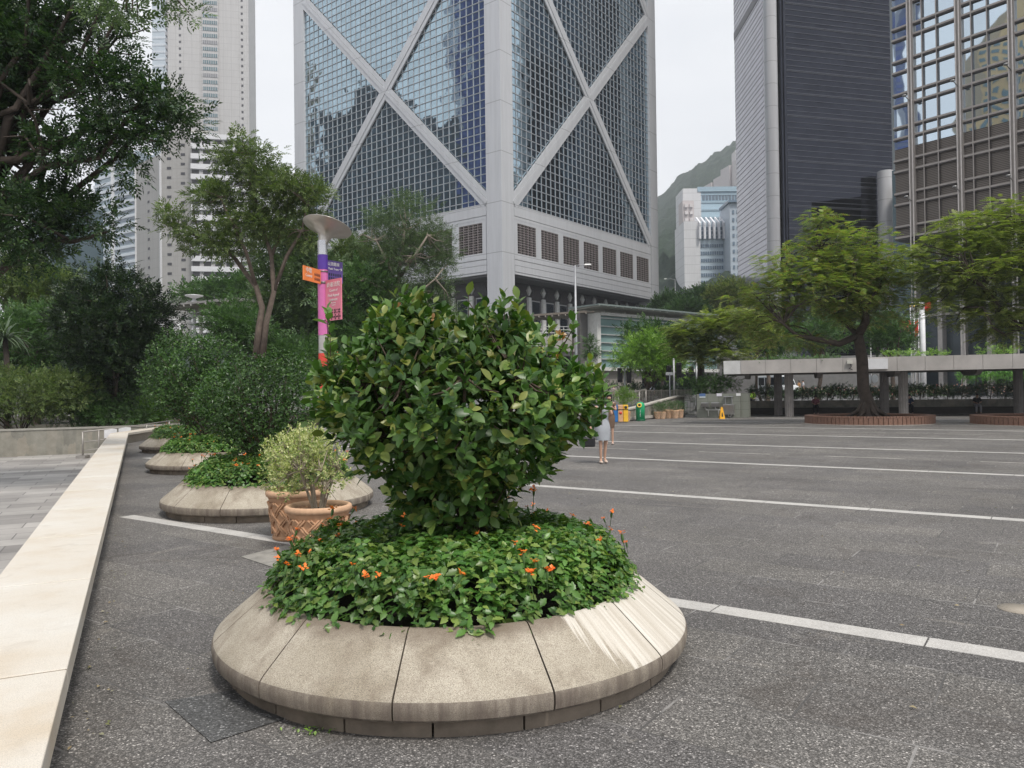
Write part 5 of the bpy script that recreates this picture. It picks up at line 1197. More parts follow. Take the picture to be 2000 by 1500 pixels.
for k in range(36): mb.tube([FB.p(wb_*k/36, bz(k/36), -.1), FB.p(wb_*k/36, bz(k/36)+1.05, -.1)], .03, 5)
mb.build('railing', simple('rail_pale', (.5,.5,.5), .4, metal=.5), fb, True)
mb = MB(); mb.fbox(FB, 0, wb_+2, 0, bz(.5)-2.1, -4.9, -4.4); mb.build('undercroft_wall', simple('undercroft_shade', (.045,.04,.042), .85), fb, True)  # wall coloured near black to paint the darkness below the deck
for f in (.15,.5,.97):
    mb = MB(); mb.fbox(FB, wb_*f, wb_*f+1.0, 0, bz(f)-2.3, -3.2, -2.2); mb.build('pier', simple('pier_dark', (.12,.115,.11), .8), fb, True)
pd = empty('terrace_wall', (C0.x-10, C0.y-8, 0), 0, 'grey podium wall beneath the braced tower', 'wall')
mb = MB(); mb.fbox(FB, -4, wb_+30, 0, 5.2, -12, -11); mb.build('wall', simple('podium_grey', (.20,.195,.19), .8), pd, True)
# street lights
def street_light(base, h, arm, label, r=.11, group='tall street lights'):
    t = empty('street_light', base, 0, label, 'street light', group); m_ = simple('galvanised', (.34,.35,.37), .45, metal=.5)
    mb = MB(); mb.tube([(0,0,0),(0,0,h*.35),(0,0,h)], [r,r*.8,r*.5], 10); mb.build('pole', m_, t)
    mb = MB(); mb.tube([(0,0,h-.15),(arm*.5,0,h+.05),(arm,0,h)], .05, 6); mb.build('arm', m_, t)
    mb = MB(); mb.add([(arm-.1,-.12,h-.02),(arm+.6*(1 if arm>0 else -1),-.1,h),(arm+.6*(1 if arm>0 else -1),.1,h),(arm-.1,.12,h-.02),(arm,-.06,h+.12),(arm+.5*(1 if arm>0 else -1),-.05,h+.12),(arm+.5*(1 if arm>0 else -1),.05,h+.12),(arm,.06,h+.12)], MB.BF); mb.build('lamp_head', simple('lamp_head', (.6,.6,.6), .4), t); return t
bb = P(1127,790,70); bb.z = 0; street_light(bb, P(1122,518,70).z, .9, 'tall grey street light pole in front of the braced tower right face', .17)
bb = P(1320,640,150); bb.z = 10; street_light(bb, P(1319,545,150).z-10, -1.6, 'distant pale street light before the wooded hill', .14)
for i, (px, d_, y0) in enumerate(((380,62,577),)):
    bb = P(px,700,d_); bb.z = 0; t = empty('street_lamp', bb, 0, 'white lamp post with a flat disc head rising through the footbridge canopy on the left', 'street lamp'); hz_ = P(px,y0,d_).z
    mb = MB(); mb.tube([(0,0,0),(0,0,hz_)], .14, 10); mb.build('pole', simple('white_paint', (.7,.7,.72), .5), t); mb = MB(); mb.lathe([(.15,hz_-.25),(.7,hz_-.05),(.7,hz_),(0,hz_+.1)], 20); mb.build('lamp_head', simple('white_paint', (.7,.7,.72), .5), t)
# traffic lights
def traffic_light(px, py0, py1, d_, label, heads):
    b = P(px, py1, d_); b.z = max(0, terrain(b.x, b.y)); t = empty('traffic_light', b, 0, label, 'traffic light', 'traffic lights by the crossing'); h = P(px,py0,d_).z-b.z
    mb = MB(); mb.tube([(0,0,0),(0,0,h)], .075, 8); mb.build('pole', simple('galvanised', (.34,.35,.37), .45, metal=.5), t)
    for dx, dz in heads:
        mb = MB(); mb.box((dx-.17,-.2,h-dz-1.05),(dx+.17,.12,h-dz)); hd = mb.build('signal_head', simple('signal_black', (.012,.012,.014), .5), t, bevel=.02)
        mb = MB()
        for k in range(3): mb.lathe([(.11,0),(.13,.16)], 12, smooth=True) if False else mb.cbox((dx,-.27,h-dz-.17-.34*k), (.24,.14,.03))
        mb.build('visor', simple('signal_black', (.012,.012,.014), .5), hd)
traffic_light(1221,716,795,56,'traffic light pole with two black heads left of the bright leafy tree',[(-.35,.1),(.3,.15)])
traffic_light(1317,700,790,54,'taller traffic light pole beside the white direction sign',[(-.35,.5),(.35,.3)])
traffic_light(1361,700,780,58,'traffic light pole partly hidden by the drooping feathery tree',[(-.4,.6),(.4,.5)])
traffic_light(1160,715,790,62,'traffic light pole with one black head close to the large bush',[(.3,.1)])
b = P(1309,800,52); b.z = 0; t = empty('direction_sign', b, 0, 'small white direction sign on a thin pole near the ramp', 'sign'); h = P(1309,730,52).z
mb = MB(); mb.tube([(0,0,0),(0,0,h)], .04, 8); mb.build('pole', simple('galvanised', (.34,.35,.37), .45, metal=.5), t)
mb = MB(); mb.box((-.26,-.03,h-.1),(.22,.03,h+.1)); mb.build('sign_board', simple('bright_white', (.74,.74,.77), .5), t, bevel=.02)
# ramp wall, fences, gate
rw = empty('ramp_wall', G(1232,823), 0, 'sloping mottled stone wall rising to the right behind the green bin', 'wall')
ra = G(1228,822); rb_ = G(1362,810); Fr = Face((ra.x,ra.y,0), (rb_.x-ra.x,rb_.y-ra.y,0), ((rb_.y-ra.y),-(rb_.x-ra.x),0)); wr = (rb_-ra).xy.length; zr0 = P(1230,800,ra.y).z; zr1 = P(1330,775,rb_.y).z
mb = MB(); mb.fprism(Fr, [(-.5,-.1),(wr*.78,-.1),(wr*.78,zr1),(wr*.7,zr1),(-.5,zr0-.1)], -.3, 0); mb.build('wall', M_SLATE, rw, True)
mb = MB(); mb.fprism(Fr, [(-.5,zr0-.08),(wr*.7,zr1+.02),(wr*.78,zr1+.02),(wr*.78,zr1+.10),(wr*.7,zr1+.10),(-.5,zr0+.0)], -.34, .05); mb.build('coping', simple('coping_pale', (.45,.42,.38), .7), rw, True)
mb = MB(); mb.fbox(Fr, -.5, wr*.8, .06, .22, .01, .12); mb.build('plinth', simple('coping_pale', (.45,.42,.38), .7), rw, True)
mb = MB(); mb.prism([tuple(Fr.p(-.5,0,-.4)[:2]), tuple(Fr.p(wr*.78,0,-.4)[:2]), tuple(Fr.p(wr*.78,0,-9)[:2]), tuple(Fr.p(-3,0,-9)[:2])], -.1, .55); g = mb.build('pavement', simple('pavement_grey', (.32,.30,.29), .85)); tag(g, kind='structure')
mb = MB(); 
for k in range(5): p = Fr.p(.2+k*1.0,0,-.7); mb.tube([(p[0],p[1],.5),(p[0],p[1],1.45+.08*k)], .03, 6)
mb.tube([Fr.p(.2,1.45,-.7), Fr.p(4.2,1.78,-.7)], .035, 6); mb.build('handrail', M_RAIL, rw, True)
def bar_fence(name, label, p0, p1, z0, z1, n, mat, cat='fence', thick=.02, panels=1):
    t = empty(name, (p0[0],p0[1],z0), 0, label, cat); d_ = Vector((p1[0]-p0[0], p1[1]-p0[1])); L_ = d_.length; F = Face((p0[0],p0[1],0), (*d_,0), (d_.y,-d_.x,0))
    for q_ in range(panels):
        a_, b_ = L_*q_/panels, L_*(q_+1)/panels; mb = MB(); nn_ = n//panels
        for k in range(nn_): s = a_+(b_-a_)*(k+.5)/nn_; mb.fbox(F, s-thick, s+thick, z0+.08, z1-.03, -.02, .02)
        mb.fbox(F, a_, b_, z1-.05, z1, -.03, .03); mb.fbox(F, a_, b_, z0+.05, z0+.10, -.03, .03); mb.build('bar_panel', mat, t, True)
        mb = MB(); mb.fbox(F, a_-.04, a_+.04, z0-.1, z1+.05, -.05, .05); mb.build('post', mat, t, True)
    return t
M_FEN = simple('fence_paint', (.28,.26,.23), .5, metal=.3)
a = P(1170,780,52); b = P(1352,780,53); bar_fence('road_fence', 'long brown metal bar fence between the ramp and the road', (a.x,a.y), (b.x,b.y), P(1250,786,52).z, P(1250,762,52).z, 66, M_FEN, panels=6)
a = G(1334,812); b = G(1359,814); bar_fence('metal_gate', 'grey vertical bar gate left of the drinking fountain block', (a.x,a.y), (b.x,b.y), .05, P(1345,776,a.y).z, 9, simple('gate_grey', (.36,.36,.34), .5, metal=.3), 'gate', .025)
# drinking fountain block
a = G(1361,816); b = G(1446,816); Fd = Face((a.x,a.y,0), (b.x-a.x,b.y-a.y,0), ((b.y-a.y),-(b.x-a.x),0)); wd_ = (b-a).xy.length; hd_ = P(1400,769,a.y).z
df = empty('drinking_fountain_block', a, 0, 'grey green tiled stone block with three steel drinking basins and paper notices', 'drinking fountain')
M_SLT2 = panelled('slate_tiles', (.20,.21,.18), (.6,.48), .02, .7, .6, ('X','Z'), var=.25)
mb = MB(); mb.fbox(Fd, 0, wd_, 0, hd_, -.5, 0); mb.build('tiled_wall', M_SLT2, df, True)
mb = MB(); mb.fbox(Fd, wd_+.01, wd_+.45, 0, hd_+.02, -1.6, -.3); mb.build('side_wall', M_SLT2, df, True)
M_SST = simple('stainless', (.42,.42,.42), .3, metal=.85)
for s, z, w2, h2_ in ((.52,.93,.42,.26),(1.12,.93,.44,.26),(1.88,.82,.62,.62)):
    mb = MB(); mb.fprism(Face(Fd.p(s-w2/2+.02,0,0), Fd.n, Fd.e), [(0,z-h2_),(.30,z-h2_),(.40,z-.06),(.40,z),(0,z)], 0, w2); bs = mb.build('basin', M_SST, df, True)
    mb = MB(); c_ = Vector(Fd.p(s,z-h2_,.14)); mb.tube([c_, c_+Vector((0,0,-.12)), c_+Vector((.12,0,-.16)), Vector(Fd.p(s+.18,.42,.08)), Vector(Fd.p(s+.18,.1,.06))], .028, 7); mb.build('drain_pipe', simple('pipe_white', (.6,.6,.58), .4), df, True)
mb = MB(); mb.tube([Fd.p(.55,.48,.1), Fd.p(2.0,.46,.1)], .03, 7); mb.build('pipe', simple('pipe_white', (.6,.6,.58), .4), df, True)
mb = MB(); mb.fbox(Fd, 1.62, 2.15, 1.24, 1.3, .01, .22); mb.fbox(Fd, 1.68, 1.72, .83, 1.23, .01, .06); mb.fbox(Fd, 2.06, 2.1, .83, 1.23, .01, .06); mb.build('tap_bracket', M_SST, df, True)
for s, z, w2, h2_, c_ in ((1.17,1.38,.30,.17,(.70,.68,.75)),(2.3,1.38,.26,.16,(.72,.72,.72)),(.15,1.38,.36,.17,(.10,.18,.38)),(.15,1.25,.36,.07,(.6,.66,.7))):
    mb = MB(); mb.fbox(Fd, s+.02, s+.02+w2, z-h2_/2, z+h2_/2, .005, .02); mb.build('notice', simple('notice_%d' % int(c_[0]*100), c_, .6), df, True)
# yellow folding caution sign
cs = G(1410,818); t = empty('caution_sign', cs, 0, 'narrow yellow folding caution sign in front of the steel basins', 'caution sign'); M_YEL = simple('caution_yellow', (.85,.42,.02), .45)
for sg in (-1,1):
    mb = MB(); mb.add([(-.15,sg*.14,0),(.15,sg*.14,0),(.15,sg*.115,0),(-.15,sg*.115,0),(-.06,.02*sg,.62),(.06,.02*sg,.62),(.06,0,.62),(-.06,0,.62)], MB.BF); mb.build('panel', M_YEL, t)
mb = MB(); mb.box((-.05,-.025,.61),(.05,.025,.68)); mb.build('handle', M_YEL, t, bevel=.01)
mb = MB(); mb.add([(-.05,-.118,.12),(.05,-.118,.12),(.03,-.075,.36),(-.03,-.075,.36)], [(0,1,2,3)]); mb.build('pictogram', simple('pict_dark', (.05,.03,.01), .5), t)
# green litter bin
gb = G(1251,822); t = empty('litter_bin', gb, 0, 'green domed litter bin with a yellow ringed opening by the ramp wall', 'litter bin'); M_GRN = simple('bin_green', (.02,.36,.15), .35)
mb = MB(); mb.lathe([(0,.08),(.25,.08),(.25,.80),(.235,.90),(.19,.99),(.10,1.045),(0,1.06)], 28); mb.build('body', M_GRN, t)
mb = MB(); mb.lathe([(0,0),(.27,0),(.27,.075),(0,.079)], 28); mb.build('base', simple('bin_darkgreen', (.01,.13,.06), .5), t)
mb = MB(); rr2 = [(.075,0),(.13,0),(.13,.05),(.075,.05),(.075,0)]; mb.lathe(rr2, 20); o = mb.build('opening_ring', simple('ring_yellow', (.8,.55,.08), .4), t); o.data.transform(Matrix.Translation((-.10,-.24,.86)) @ Matrix.Rotation(R(70), 4, 'X'))
mb = MB(); mb.lathe([(0,0),(.08,0)], 16); o = mb.build('opening', simple('hole_black', (.005,.005,.005), .9), t); o.data.transform(Matrix.Translation((-.10,-.262,.865)) @ Matrix.Rotation(R(70), 4, 'X'))
mb = MB(); 
for k in range(5): mb.cbox((-.05+.0*k,-.252,.60-.08*k), (.03,.01,.04))
mb.build('white_mark', simple('bright_white', (.74,.74,.77), .5), t)
# recycling bins
rc0 = G(1196,825); cols_ = [((.02,.15,.42),'blue'),((.62,.36,.20),'brown'),((.82,.48,.03),'yellow')]
for i, (c_, nm) in enumerate(cols_):
    p = rc0+Vector((.14+.285*i, .05*i, 0)); t = empty('recycling_bin', p, 0, {'blue':'blue recycling bin, leftmost of the row of coloured bins','brown':'brown recycling bin with a red mark between the blue and yellow bins','yellow':'yellow recycling bin, rightmost of the row of coloured bins'}[nm], 'recycling bin', 'coloured recycling bins')
    mb = MB(); mb.box((-.13,-.2,.03),(.13,.2,.66)); mb.build('body', simple('bin_'+nm, c_, .4), t, bevel=.02)
    mb = MB(); mb.box((-.135,-.205,.68),(.135,.205,.93)); mb.build('hood', simple('bin_'+nm, c_, .4), t, bevel=.03)
    mb = MB(); mb.box((-.137,-.21,.662),(.137,.2,.678)); mb.build('band', simple('signal_black', (.012,.012,.014), .5), t)
    mb = MB(); mb.lathe([(0,0),(.08,0),(.08,.01),(0,.01)], 16); o = mb.build('slot', simple('signal_black', (.012,.012,.014), .5) if i != 1 else simple('mark_red', (.6,.05,.03), .4), t); o.data.transform(Matrix.Translation((0,-.206,.80 if i != 1 else .5)) @ Matrix.Rotation(R(90), 4, 'X'))
# potted plants at the ramp
def basket_pot(loc, r, h, label, lobes, n, seed, mat, tm, sc, grp='potted plants by the ramp wall', cat='potted plant'):
    rg = np.random.default_rng(seed); t = empty('potted_plant', loc, 0, label, cat, grp)
    mb = MB(); mb.lathe([(r*.72,0),(r*.76,.03),(r*.95,h*.85),(r,h*.88),(r,h),(r*.9,h),(r*.85,h*.9),(0,h*.88)], 20); mb.build('pot', M_TC2, t)
    mb = MB()
    for sg in (-1,1):
        for k in range(9): mb.tube([((r*.74+(r*.2)*s)*math.cos(2*math.pi*k/9+sg*s*1.3), (r*.74+(r*.2)*s)*math.sin(2*math.pi*k/9+sg*s*1.3), .04+h*.78*s) for s in (0,.25,.5,.75,1)], .018, 4, cap=False)
    mb.build('woven_relief', simple('relief_pale', (.62,.45,.32), .8), t)
    pos, d, nr, cc = crown([(Vector(c), rr_) for c, rr_ in lobes], n, 8, .16, rg, .6, .8, .5); foliage('foliage', pos, d, nr, sc*rg.uniform(.6,1.2,len(pos)), tm, mat, t, world=False)
    mb = MB()
    for k in range(6): tg = Vector(cc[k]); mb.tube([(rg.normal()*.03,rg.normal()*.03,h*.85), tg*.6+Vector((0,0,h*.3)), tg], [.015,.012,.005], 5, cap=False)
    mb.build('stem', M_PALE, t); return t
basket_pot(G(1222,823), .29, .55, 'large round bamboo like plant in a woven pot between bins', [((0,0,1.35),(.52,.5,.45))], 130, 51, M_FIC, T_SP2, .2)
for i, (px, py, r_, h_, lb) in enumerate(((1285,818,.24,.42,'leftmost small pot at the foot of the ramp wall'),(1294,818,.20,.42,'second small pot from the left at the ramp wall'),(1305,817,.30,.52,'larger lattice pot in the middle of the ramp wall row'),(1318,817,.25,.48,'second pot from the right beside the gate'),(1328,816,.24,.50,'rightmost pot of the row touching the gate'))):
    basket_pot(G(px,py), r_, h_, lb, [((0,0,h_+.22),(r_*1.3,r_*1.2,.26))], 26, 60+i, M_MID, T_SP2, .18, 'small potted plants along the ramp wall')
# shrubs and trees around the crossing
shrub('flowering_shrub', 'dark leafy shrub with small white flowers above the fountain block', 'shrub', lob(48.5, [(1405,750,45,18),(1375,757,22,14)]), 90, 10, .35, T_SP, .28, M_MID, M_TWIG, 81, base=P(1400,770,48.5))
shrub('hanging_shrub', 'green shrub hanging on the dark pier beside the glass pavilion', 'shrub', lob(71, [(1155,680,14,22),(1150,700,10,14)]), 50, 8, .4, T_SP, .4, M_MID, M_TWIG, 82)
tree('ficus_tree', 'bright yellow green tree in front of the teal glass pavilion', 'tree', G(1268,805), P(1262,735,56), .22, lob(56, [(1245,690,50,28),(1285,705,50,35),(1270,665,32,22),(1225,705,28,18),(1310,720,30,22)]), 330, 9, .5, T_SP, .42, M_FIC, M_BARKM, 83)
tree('ficus_tree', 'dark leafy tree crown against the glass pavilion', 'tree', G(1300,796), P(1272,690,64), .25, lob(64, [(1238,645,26,20),(1275,655,35,28),(1300,670,40,35),(1240,665,22,12)]), 220, 9, .6, T_SP, .5, M_DKL2, M_BARKM, 84)
shrub('underpass_shrub', 'low dark shrubs behind the bar fence under the trees', 'shrub', lob(58, [(1200,765,25,14),(1240,768,30,12),(1335,762,30,18),(1290,768,30,10)]), 110, 8, .5, T_SP, .4, M_DKL, M_TWIG, 85, base=P(1260,785,58))
for i, (px, py, rx, ry, d_, sd_, mt_, lb) in enumerate(((1380,590,38,22,125,91,M_MID,'round tree below the hotel group beside the braced tower'),(1425,580,38,26,120,92,M_FLAME,'yellow green tree in front of the black tower foot'),(1305,600,28,20,130,93,M_MID,'dark green tree right of the braced tower corner'),(1340,612,30,16,118,94,M_MID,'low tree behind the pavilion canopy'))):
    b = P(px, py+ry+12, d_); b.z = terrain(b.x, b.y); tree('park_tree', lb, 'tree', b, P(px,py+4,d_), .35, lob(d_, [(px,py,rx,ry),(px-rx*.5,py+5,rx*.6,ry*.7),(px+rx*.5,py+4,rx*.6,ry*.8)]), 150, 8, 1.3, T_SP, 1.3, mt_, M_BARKM, sd_, group='trees on the slope below the hotels')
for i, (px, py, rx, ry, d_, sd_, mt_, lb) in enumerate(((1740,650,50,40,62,95,M_MID,'dark green tree behind the flame tree trunk left of the red flags'),(1600,650,80,35,66,96,M_MID,'shaded tree behind the limbs of the free standing flame tree'),(1500,665,45,22,60,97,M_MID,'small roadside tree behind the left end of the pergola'))):
    b = P(px, 760, d_); b.z = terrain(b.x, b.y); tree('roadside_tree', lb, 'tree', b, P(px,py+10,d_), .2, lob(d_, [(px,py,rx,ry),(px-rx*.5,py+8,rx*.5,ry*.6)]), 170, 8, .7, T_SP, .6, mt_, M_BARKM, sd_, group='roadside trees behind the pergola')
# flagpoles and flags
for i, (px, y0, d_) in enumerate(((1781,600,66),(1788,600,67),(1796,598,68),(1804,590,60),(1702,632,66))):
    b = P(px,760,d_); b.z = 0; h = P(px,y0,d_).z; t = empty('flagpole', b, 0, ['leftmost white flagpole of the cluster, flying the larger red flag','second slim white flagpole of the cluster','third slim white flagpole of the cluster','thick pale pole on the right of the flagpole cluster','lone thin pole seen through the flame tree crown'][i], 'flagpole', 'flagpoles behind the pergola')
    mb = MB(); mb.tube([(0,0,0),(0,0,h)], [.06,.045] if i != 3 else [.22,.2], 8); mb.build('pole', simple('white_paint', (.7,.7,.72), .5), t)
    if i < 3: mb = MB(); mb.ell((0,0,h+.08), (.1,.1,.1), 8, 5); mb.build('finial', simple('brass', (.6,.45,.15), .3, metal=.8), t)
def flag(px, py, d_, w_, h_, label, seed):
    t = empty('flag', P(px,py,d_), 0, label, 'flag', 'red flags'); rr_ = random.Random(seed); n, m2 = 14, 7; vs = []
    for j in range(m2+1):
        for i in range(n+1):
            u, v = i/n, j/m2; vs.append((-u*w_*.92, .18*math.sin(u*8+seed+v)*u, h_*(v-1)-.35*u*h_*(.6+.4*math.sin(u*5+seed))+.05*math.sin(u*11)))
    mb = MB(); mb.add(vs, [(j*(n+1)+i, j*(n+1)+i+1, (j+1)*(n+1)+i+1, (j+1)*(n+1)+i) for j in range(m2) for i in range(n)], True); o = mb.build('cloth', simple('flag_red', (.65,.02,.02), .7), t); so_ = o.modifiers.new('thickness', 'SOLIDIFY'); so_.thickness = .01
    return t
flag(1779,626,65.9,1.5,1.1,'red flag waving to the left from the leftmost flagpole',1)
f_ = flag(1793,625,67,.4,1.3,'narrow red flag hanging folded beside the larger one',3); f_ = flag(1818,590,60,.7,.6,'small red flag showing through the flame tree foliage',5)
# traffic mirror
b = P(1704,790,64); b.z = 0; t = empty('round_sign', b, 0, 'pale heart shaped pair of discs on a post beside the flame tree trunk', 'sign'); h = P(1704,740,64).z
mb = MB(); mb.tube([(0,0,0),(0,0,h)], .05, 6); mb.build('post', M_RAIL, t)
for sg in (-1,1): mb = MB(); mb.ell((sg*.22,-.05*sg,h), (.28,.05,.36), 16, 9); mb.build('disc', simple('disc_grey', (.5,.52,.54), .4), t)
# ------------------------------------------------------------------ left side vegetation
tree('overhanging_tree', 'huge dark leafy tree filling the upper left corner with limbs from outside the frame', 'tree', P(-230,870,17.5), P(-60,330,17.5), .32,
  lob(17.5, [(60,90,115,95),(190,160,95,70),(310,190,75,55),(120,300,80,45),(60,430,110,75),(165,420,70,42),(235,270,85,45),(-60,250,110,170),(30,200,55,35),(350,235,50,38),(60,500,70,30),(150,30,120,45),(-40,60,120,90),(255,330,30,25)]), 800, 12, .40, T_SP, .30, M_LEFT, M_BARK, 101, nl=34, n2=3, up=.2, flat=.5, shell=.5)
shrub('hanging_twig', 'thin leafy twigs hanging from above the frame at top left', 'twig', lob(14, [(345,8,45,18),(385,22,22,12),(225,12,60,14)]), 42, 6, .22, T_SP, .24, M_GRY, M_TWIG, 102, base=P(260,-60,14), stems=16, floor=0)
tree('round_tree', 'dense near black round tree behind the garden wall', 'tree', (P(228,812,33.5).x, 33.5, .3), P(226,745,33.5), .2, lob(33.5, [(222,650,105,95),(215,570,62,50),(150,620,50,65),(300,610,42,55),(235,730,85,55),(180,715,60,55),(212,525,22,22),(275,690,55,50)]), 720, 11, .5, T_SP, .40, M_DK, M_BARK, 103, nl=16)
for i, (lbs, d_, mt_, lb, nc, sc) in enumerate((
    ([(60,580,90,60),(20,530,60,45),(100,560,50,45)], 46, M_OLIVE, 'olive green tree mass below the overhanging tree at far left', 300, .6),
    ([(70,660,80,65),(120,700,45,55),(20,690,50,60)], 42, M_MID, 'dark mid green tree between the palm and the round tree', 340, .5),
    ([(430,575,62,22),(480,568,40,26),(370,580,30,16)], 80, M_MID, 'dark tree tops in front of the white banded building', 150, 1.0),
    ([(560,500,70,75),(610,560,75,75),(560,610,80,60),(620,640,70,50)], 52, M_GRY, 'tall grey green feathery tree mass behind the sign pole', 620, .7),
    ([(480,650,55,45),(440,625,45,35),(520,690,60,40),(590,700,60,40)], 44, M_MID, 'leafy tree below the slender trunk left of the sign pole', 380, .5),
    ([(680,600,60,70),(720,560,50,50),(700,660,70,50)], 47, M_MID, 'medium green tree right of the sign pole', 420, .55),
    ([(690,500,40,30),(650,540,50,40),(720,530,40,30)], 58, M_OLIVE, 'yellow green tree behind the dish lamp', 240, .7))):
    b = P(lbs[0][0], 760, d_); b.z = .2; tree('garden_tree', lb, 'tree', b, P(lbs[0][0], lbs[0][1]+20, d_), .2, lob(d_, lbs), nc, 9, .7 if d_ < 60 else 1.1, T_SP, sc, mt_, M_BARKM, 110+i, group='trees of the park on the left')
# slender open tree
rg = np.random.default_rng(130); dC = 32; bC = Vector((P(503,700,dC).x, dC, .2)); t = empty('slender_tree', bC, 0, 'tall open tree with twisting bare trunks rising above the dark bushes', 'tree')
lC = lob(dC, [(480,310,62,38),(425,385,60,28),(560,385,85,42),(350,440,38,20),(425,470,75,32),(610,370,42,24),(500,440,65,40),(470,275,32,18),(590,450,40,40),(520,350,60,30),(330,415,25,14)], .9)
pos, d, nr, cc = crown(lC, 560, 11, .42, rg, .2, .45, .5); foliage('crown', pos, d, nr, .36*rg.uniform(.6,1.2,len(pos)), T_SP, M_OLIVE, t)
mb = MB(); Q = lambda *v: [P(x, y, dC+z) for x, y, z in v]
mains = [(Q((500,700,0),(506,640,0),(512,600,0),(500,560,.1),(470,520,.3),(440,480,.4),(390,462,.5),(345,450,.6)), .16), (Q((512,700,0),(520,630,0),(535,570,-.1),(530,500,0),(510,430,0),(490,360,.2),(482,300,.2)), .14), (Q((535,570,-.1),(560,500,-.2),(590,450,-.3),(600,400,-.3),(615,370,-.3)), .09), (Q((530,500,0),(555,440,.4),(565,390,.5)), .08), (Q((500,560,.1),(480,490,-.4),(450,430,-.6),(430,385,-.8)), .09)]
nodes = []
for pp, r_ in mains: mb.tube(pp, [r_*(1-.75*i/(len(pp)-1)) for i in range(len(pp))], 9); nodes += pp[2:]
for k in rg.choice(len(cc), 110, replace=False):
    tg = Vector(cc[k]); s_ = min(nodes, key=lambda p: (p-tg).length); L_ = (tg-s_).length; mb.tube([s_, s_.lerp(tg,.5)+Vector(rg.normal(size=3)*.1*L_), tg], [.035,.02,.008], 5, cap=False)
mb.build('trunk', M_BARKM, t, True)
# pale stemmed round headed tree
rg = np.random.default_rng(131); dD = 48; bD = Vector((P(780,740,dD).x, dD, .2)); t = empty('paperbark_tree', bD, 0, 'round headed grey green tree with pale branches before the braced tower', 'tree')
lD = lob(dD, [(790,425,75,42),(745,470,60,45),(840,480,55,50),(790,500,85,50),(730,560,55,45),(860,560,38,60),(800,600,95,50),(760,640,90,40),(870,620,30,30),(700,530,20,25)], .9)
pos, d, nr, cc = crown(lD, 1100, 10, .6, rg, .3, .7, .35); foliage('crown', pos, d, nr, .52*rg.uniform(.6,1.2,len(pos)), T_SP2, M_GRY, t)
mb = MB(); Q = lambda *v: [P(x, y, dD+z) for x, y, z in v]; nodes = []
for pp, r_ in ((Q((780,740,0),(778,640,0),(778,560,0),(782,510,-.5),(790,450,-1)), .2), (Q((778,560,0),(755,510,-1.2),(735,470,-1.5)), .12), (Q((782,540,-.3),(810,500,-1.6),(835,460,-1.9)), .12), (Q((778,580,0),(740,560,-1.5),(712,545,-1.8)), .09), (Q((778,600,0),(820,570,-1.5),(850,545,-1.8)), .1)):
    mb.tube(pp, [r_*(1-.6*i/(len(pp)-1)) for i in range(len(pp))], 8); nodes += pp[1:]
for k in rg.choice(len(cc), 120, replace=False):
    tg = Vector(cc[k])+Vector((0,-.1,0)); s_ = min(nodes, key=lambda p: (p-tg).length); mb.tube([s_, s_.lerp(tg,.5)+Vector(rg.normal(size=3)*.2), tg], [.06,.04,.015], 5, cap=False)
mb.build('trunk', M_BARKL, t, True)
# hedge and shrubs behind the wall
for i, (lbs, d_, mt_, lb, nc, sc) in enumerate((
    ([(40,770,90,52),(120,765,70,45),(-40,770,60,60)], 31.8, M_OLIVE, 'broad brownish green hedge on top of the garden wall at far left', 520, .26),
    ([(185,790,60,40),(150,805,60,28),(230,812,60,24)], 33.2, M_MID, 'leafy shrubs at the foot of the round dark tree', 330, .24),
    ([(285,800,42,26),(310,812,30,16)], 36.5, M_FIC, 'light green sunlit shrub beside the black lamp post', 170, .24),
    ([(260,770,40,35),(330,780,40,35)], 39, M_MID, 'darker shrub behind the light green shrub near the ledge bend', 180, .3))):
    b = P(lbs[0][0], 800, d_); b.z = .1; shrub('hedge_shrub', lb, 'shrub', lob(d_, lbs), nc, 10, .35, T_SP, sc, mt_, M_TWIG, 140+i, base=b, group='shrubs behind the garden wall', stems=12)
# palm-like plant
b = P(14,800,36); b.z = .2; t = empty('spiky_palm', b, 0, 'spiky narrow leaved palm at the left frame edge', 'palm'); tp = P(10,660,36)
mb = MB(); mb.tube([b, b.lerp(tp,.5)+Vector((.1,0,0)), tp], [.16,.13,.11], 9); mb.build('trunk', M_BARK, t, True)
rg = np.random.default_rng(150); n = 130; dd = unit(n, rg); dd[:,2] = np.abs(dd[:,2])*1.1-.35
blade = (np.array([(0,0,0),(.035,.3,.02),(0,1,-.35),(-.035,.3,.02),(.03,.65,-.08),(-.03,.65,-.08)], float), np.array([(0,1,4,3),(3,4,5,5)]))
blade = (np.array([(-.02,0,0),(.02,0,0),(.03,.45,.03),(-.03,.45,.03),(.018,.8,-.10),(-.018,.8,-.10),(.003,1.05,-.32),(-.003,1.05,-.32)], float), np.array([(0,1,2,3),(3,2,4,5),(5,4,6,7)]))
foliage('crown', np.tile(list(tp), (n,1))+rg.normal(size=(n,3))*.05, dd, np.tile([0,0,1.0],(n,1))+rg.normal(size=(n,3))*.2, rg.uniform(.9,1.4,n), blade, leafmat('palm_leaf', [(.07,.11,.06),(.12,.17,.10)], .45, .2), t)
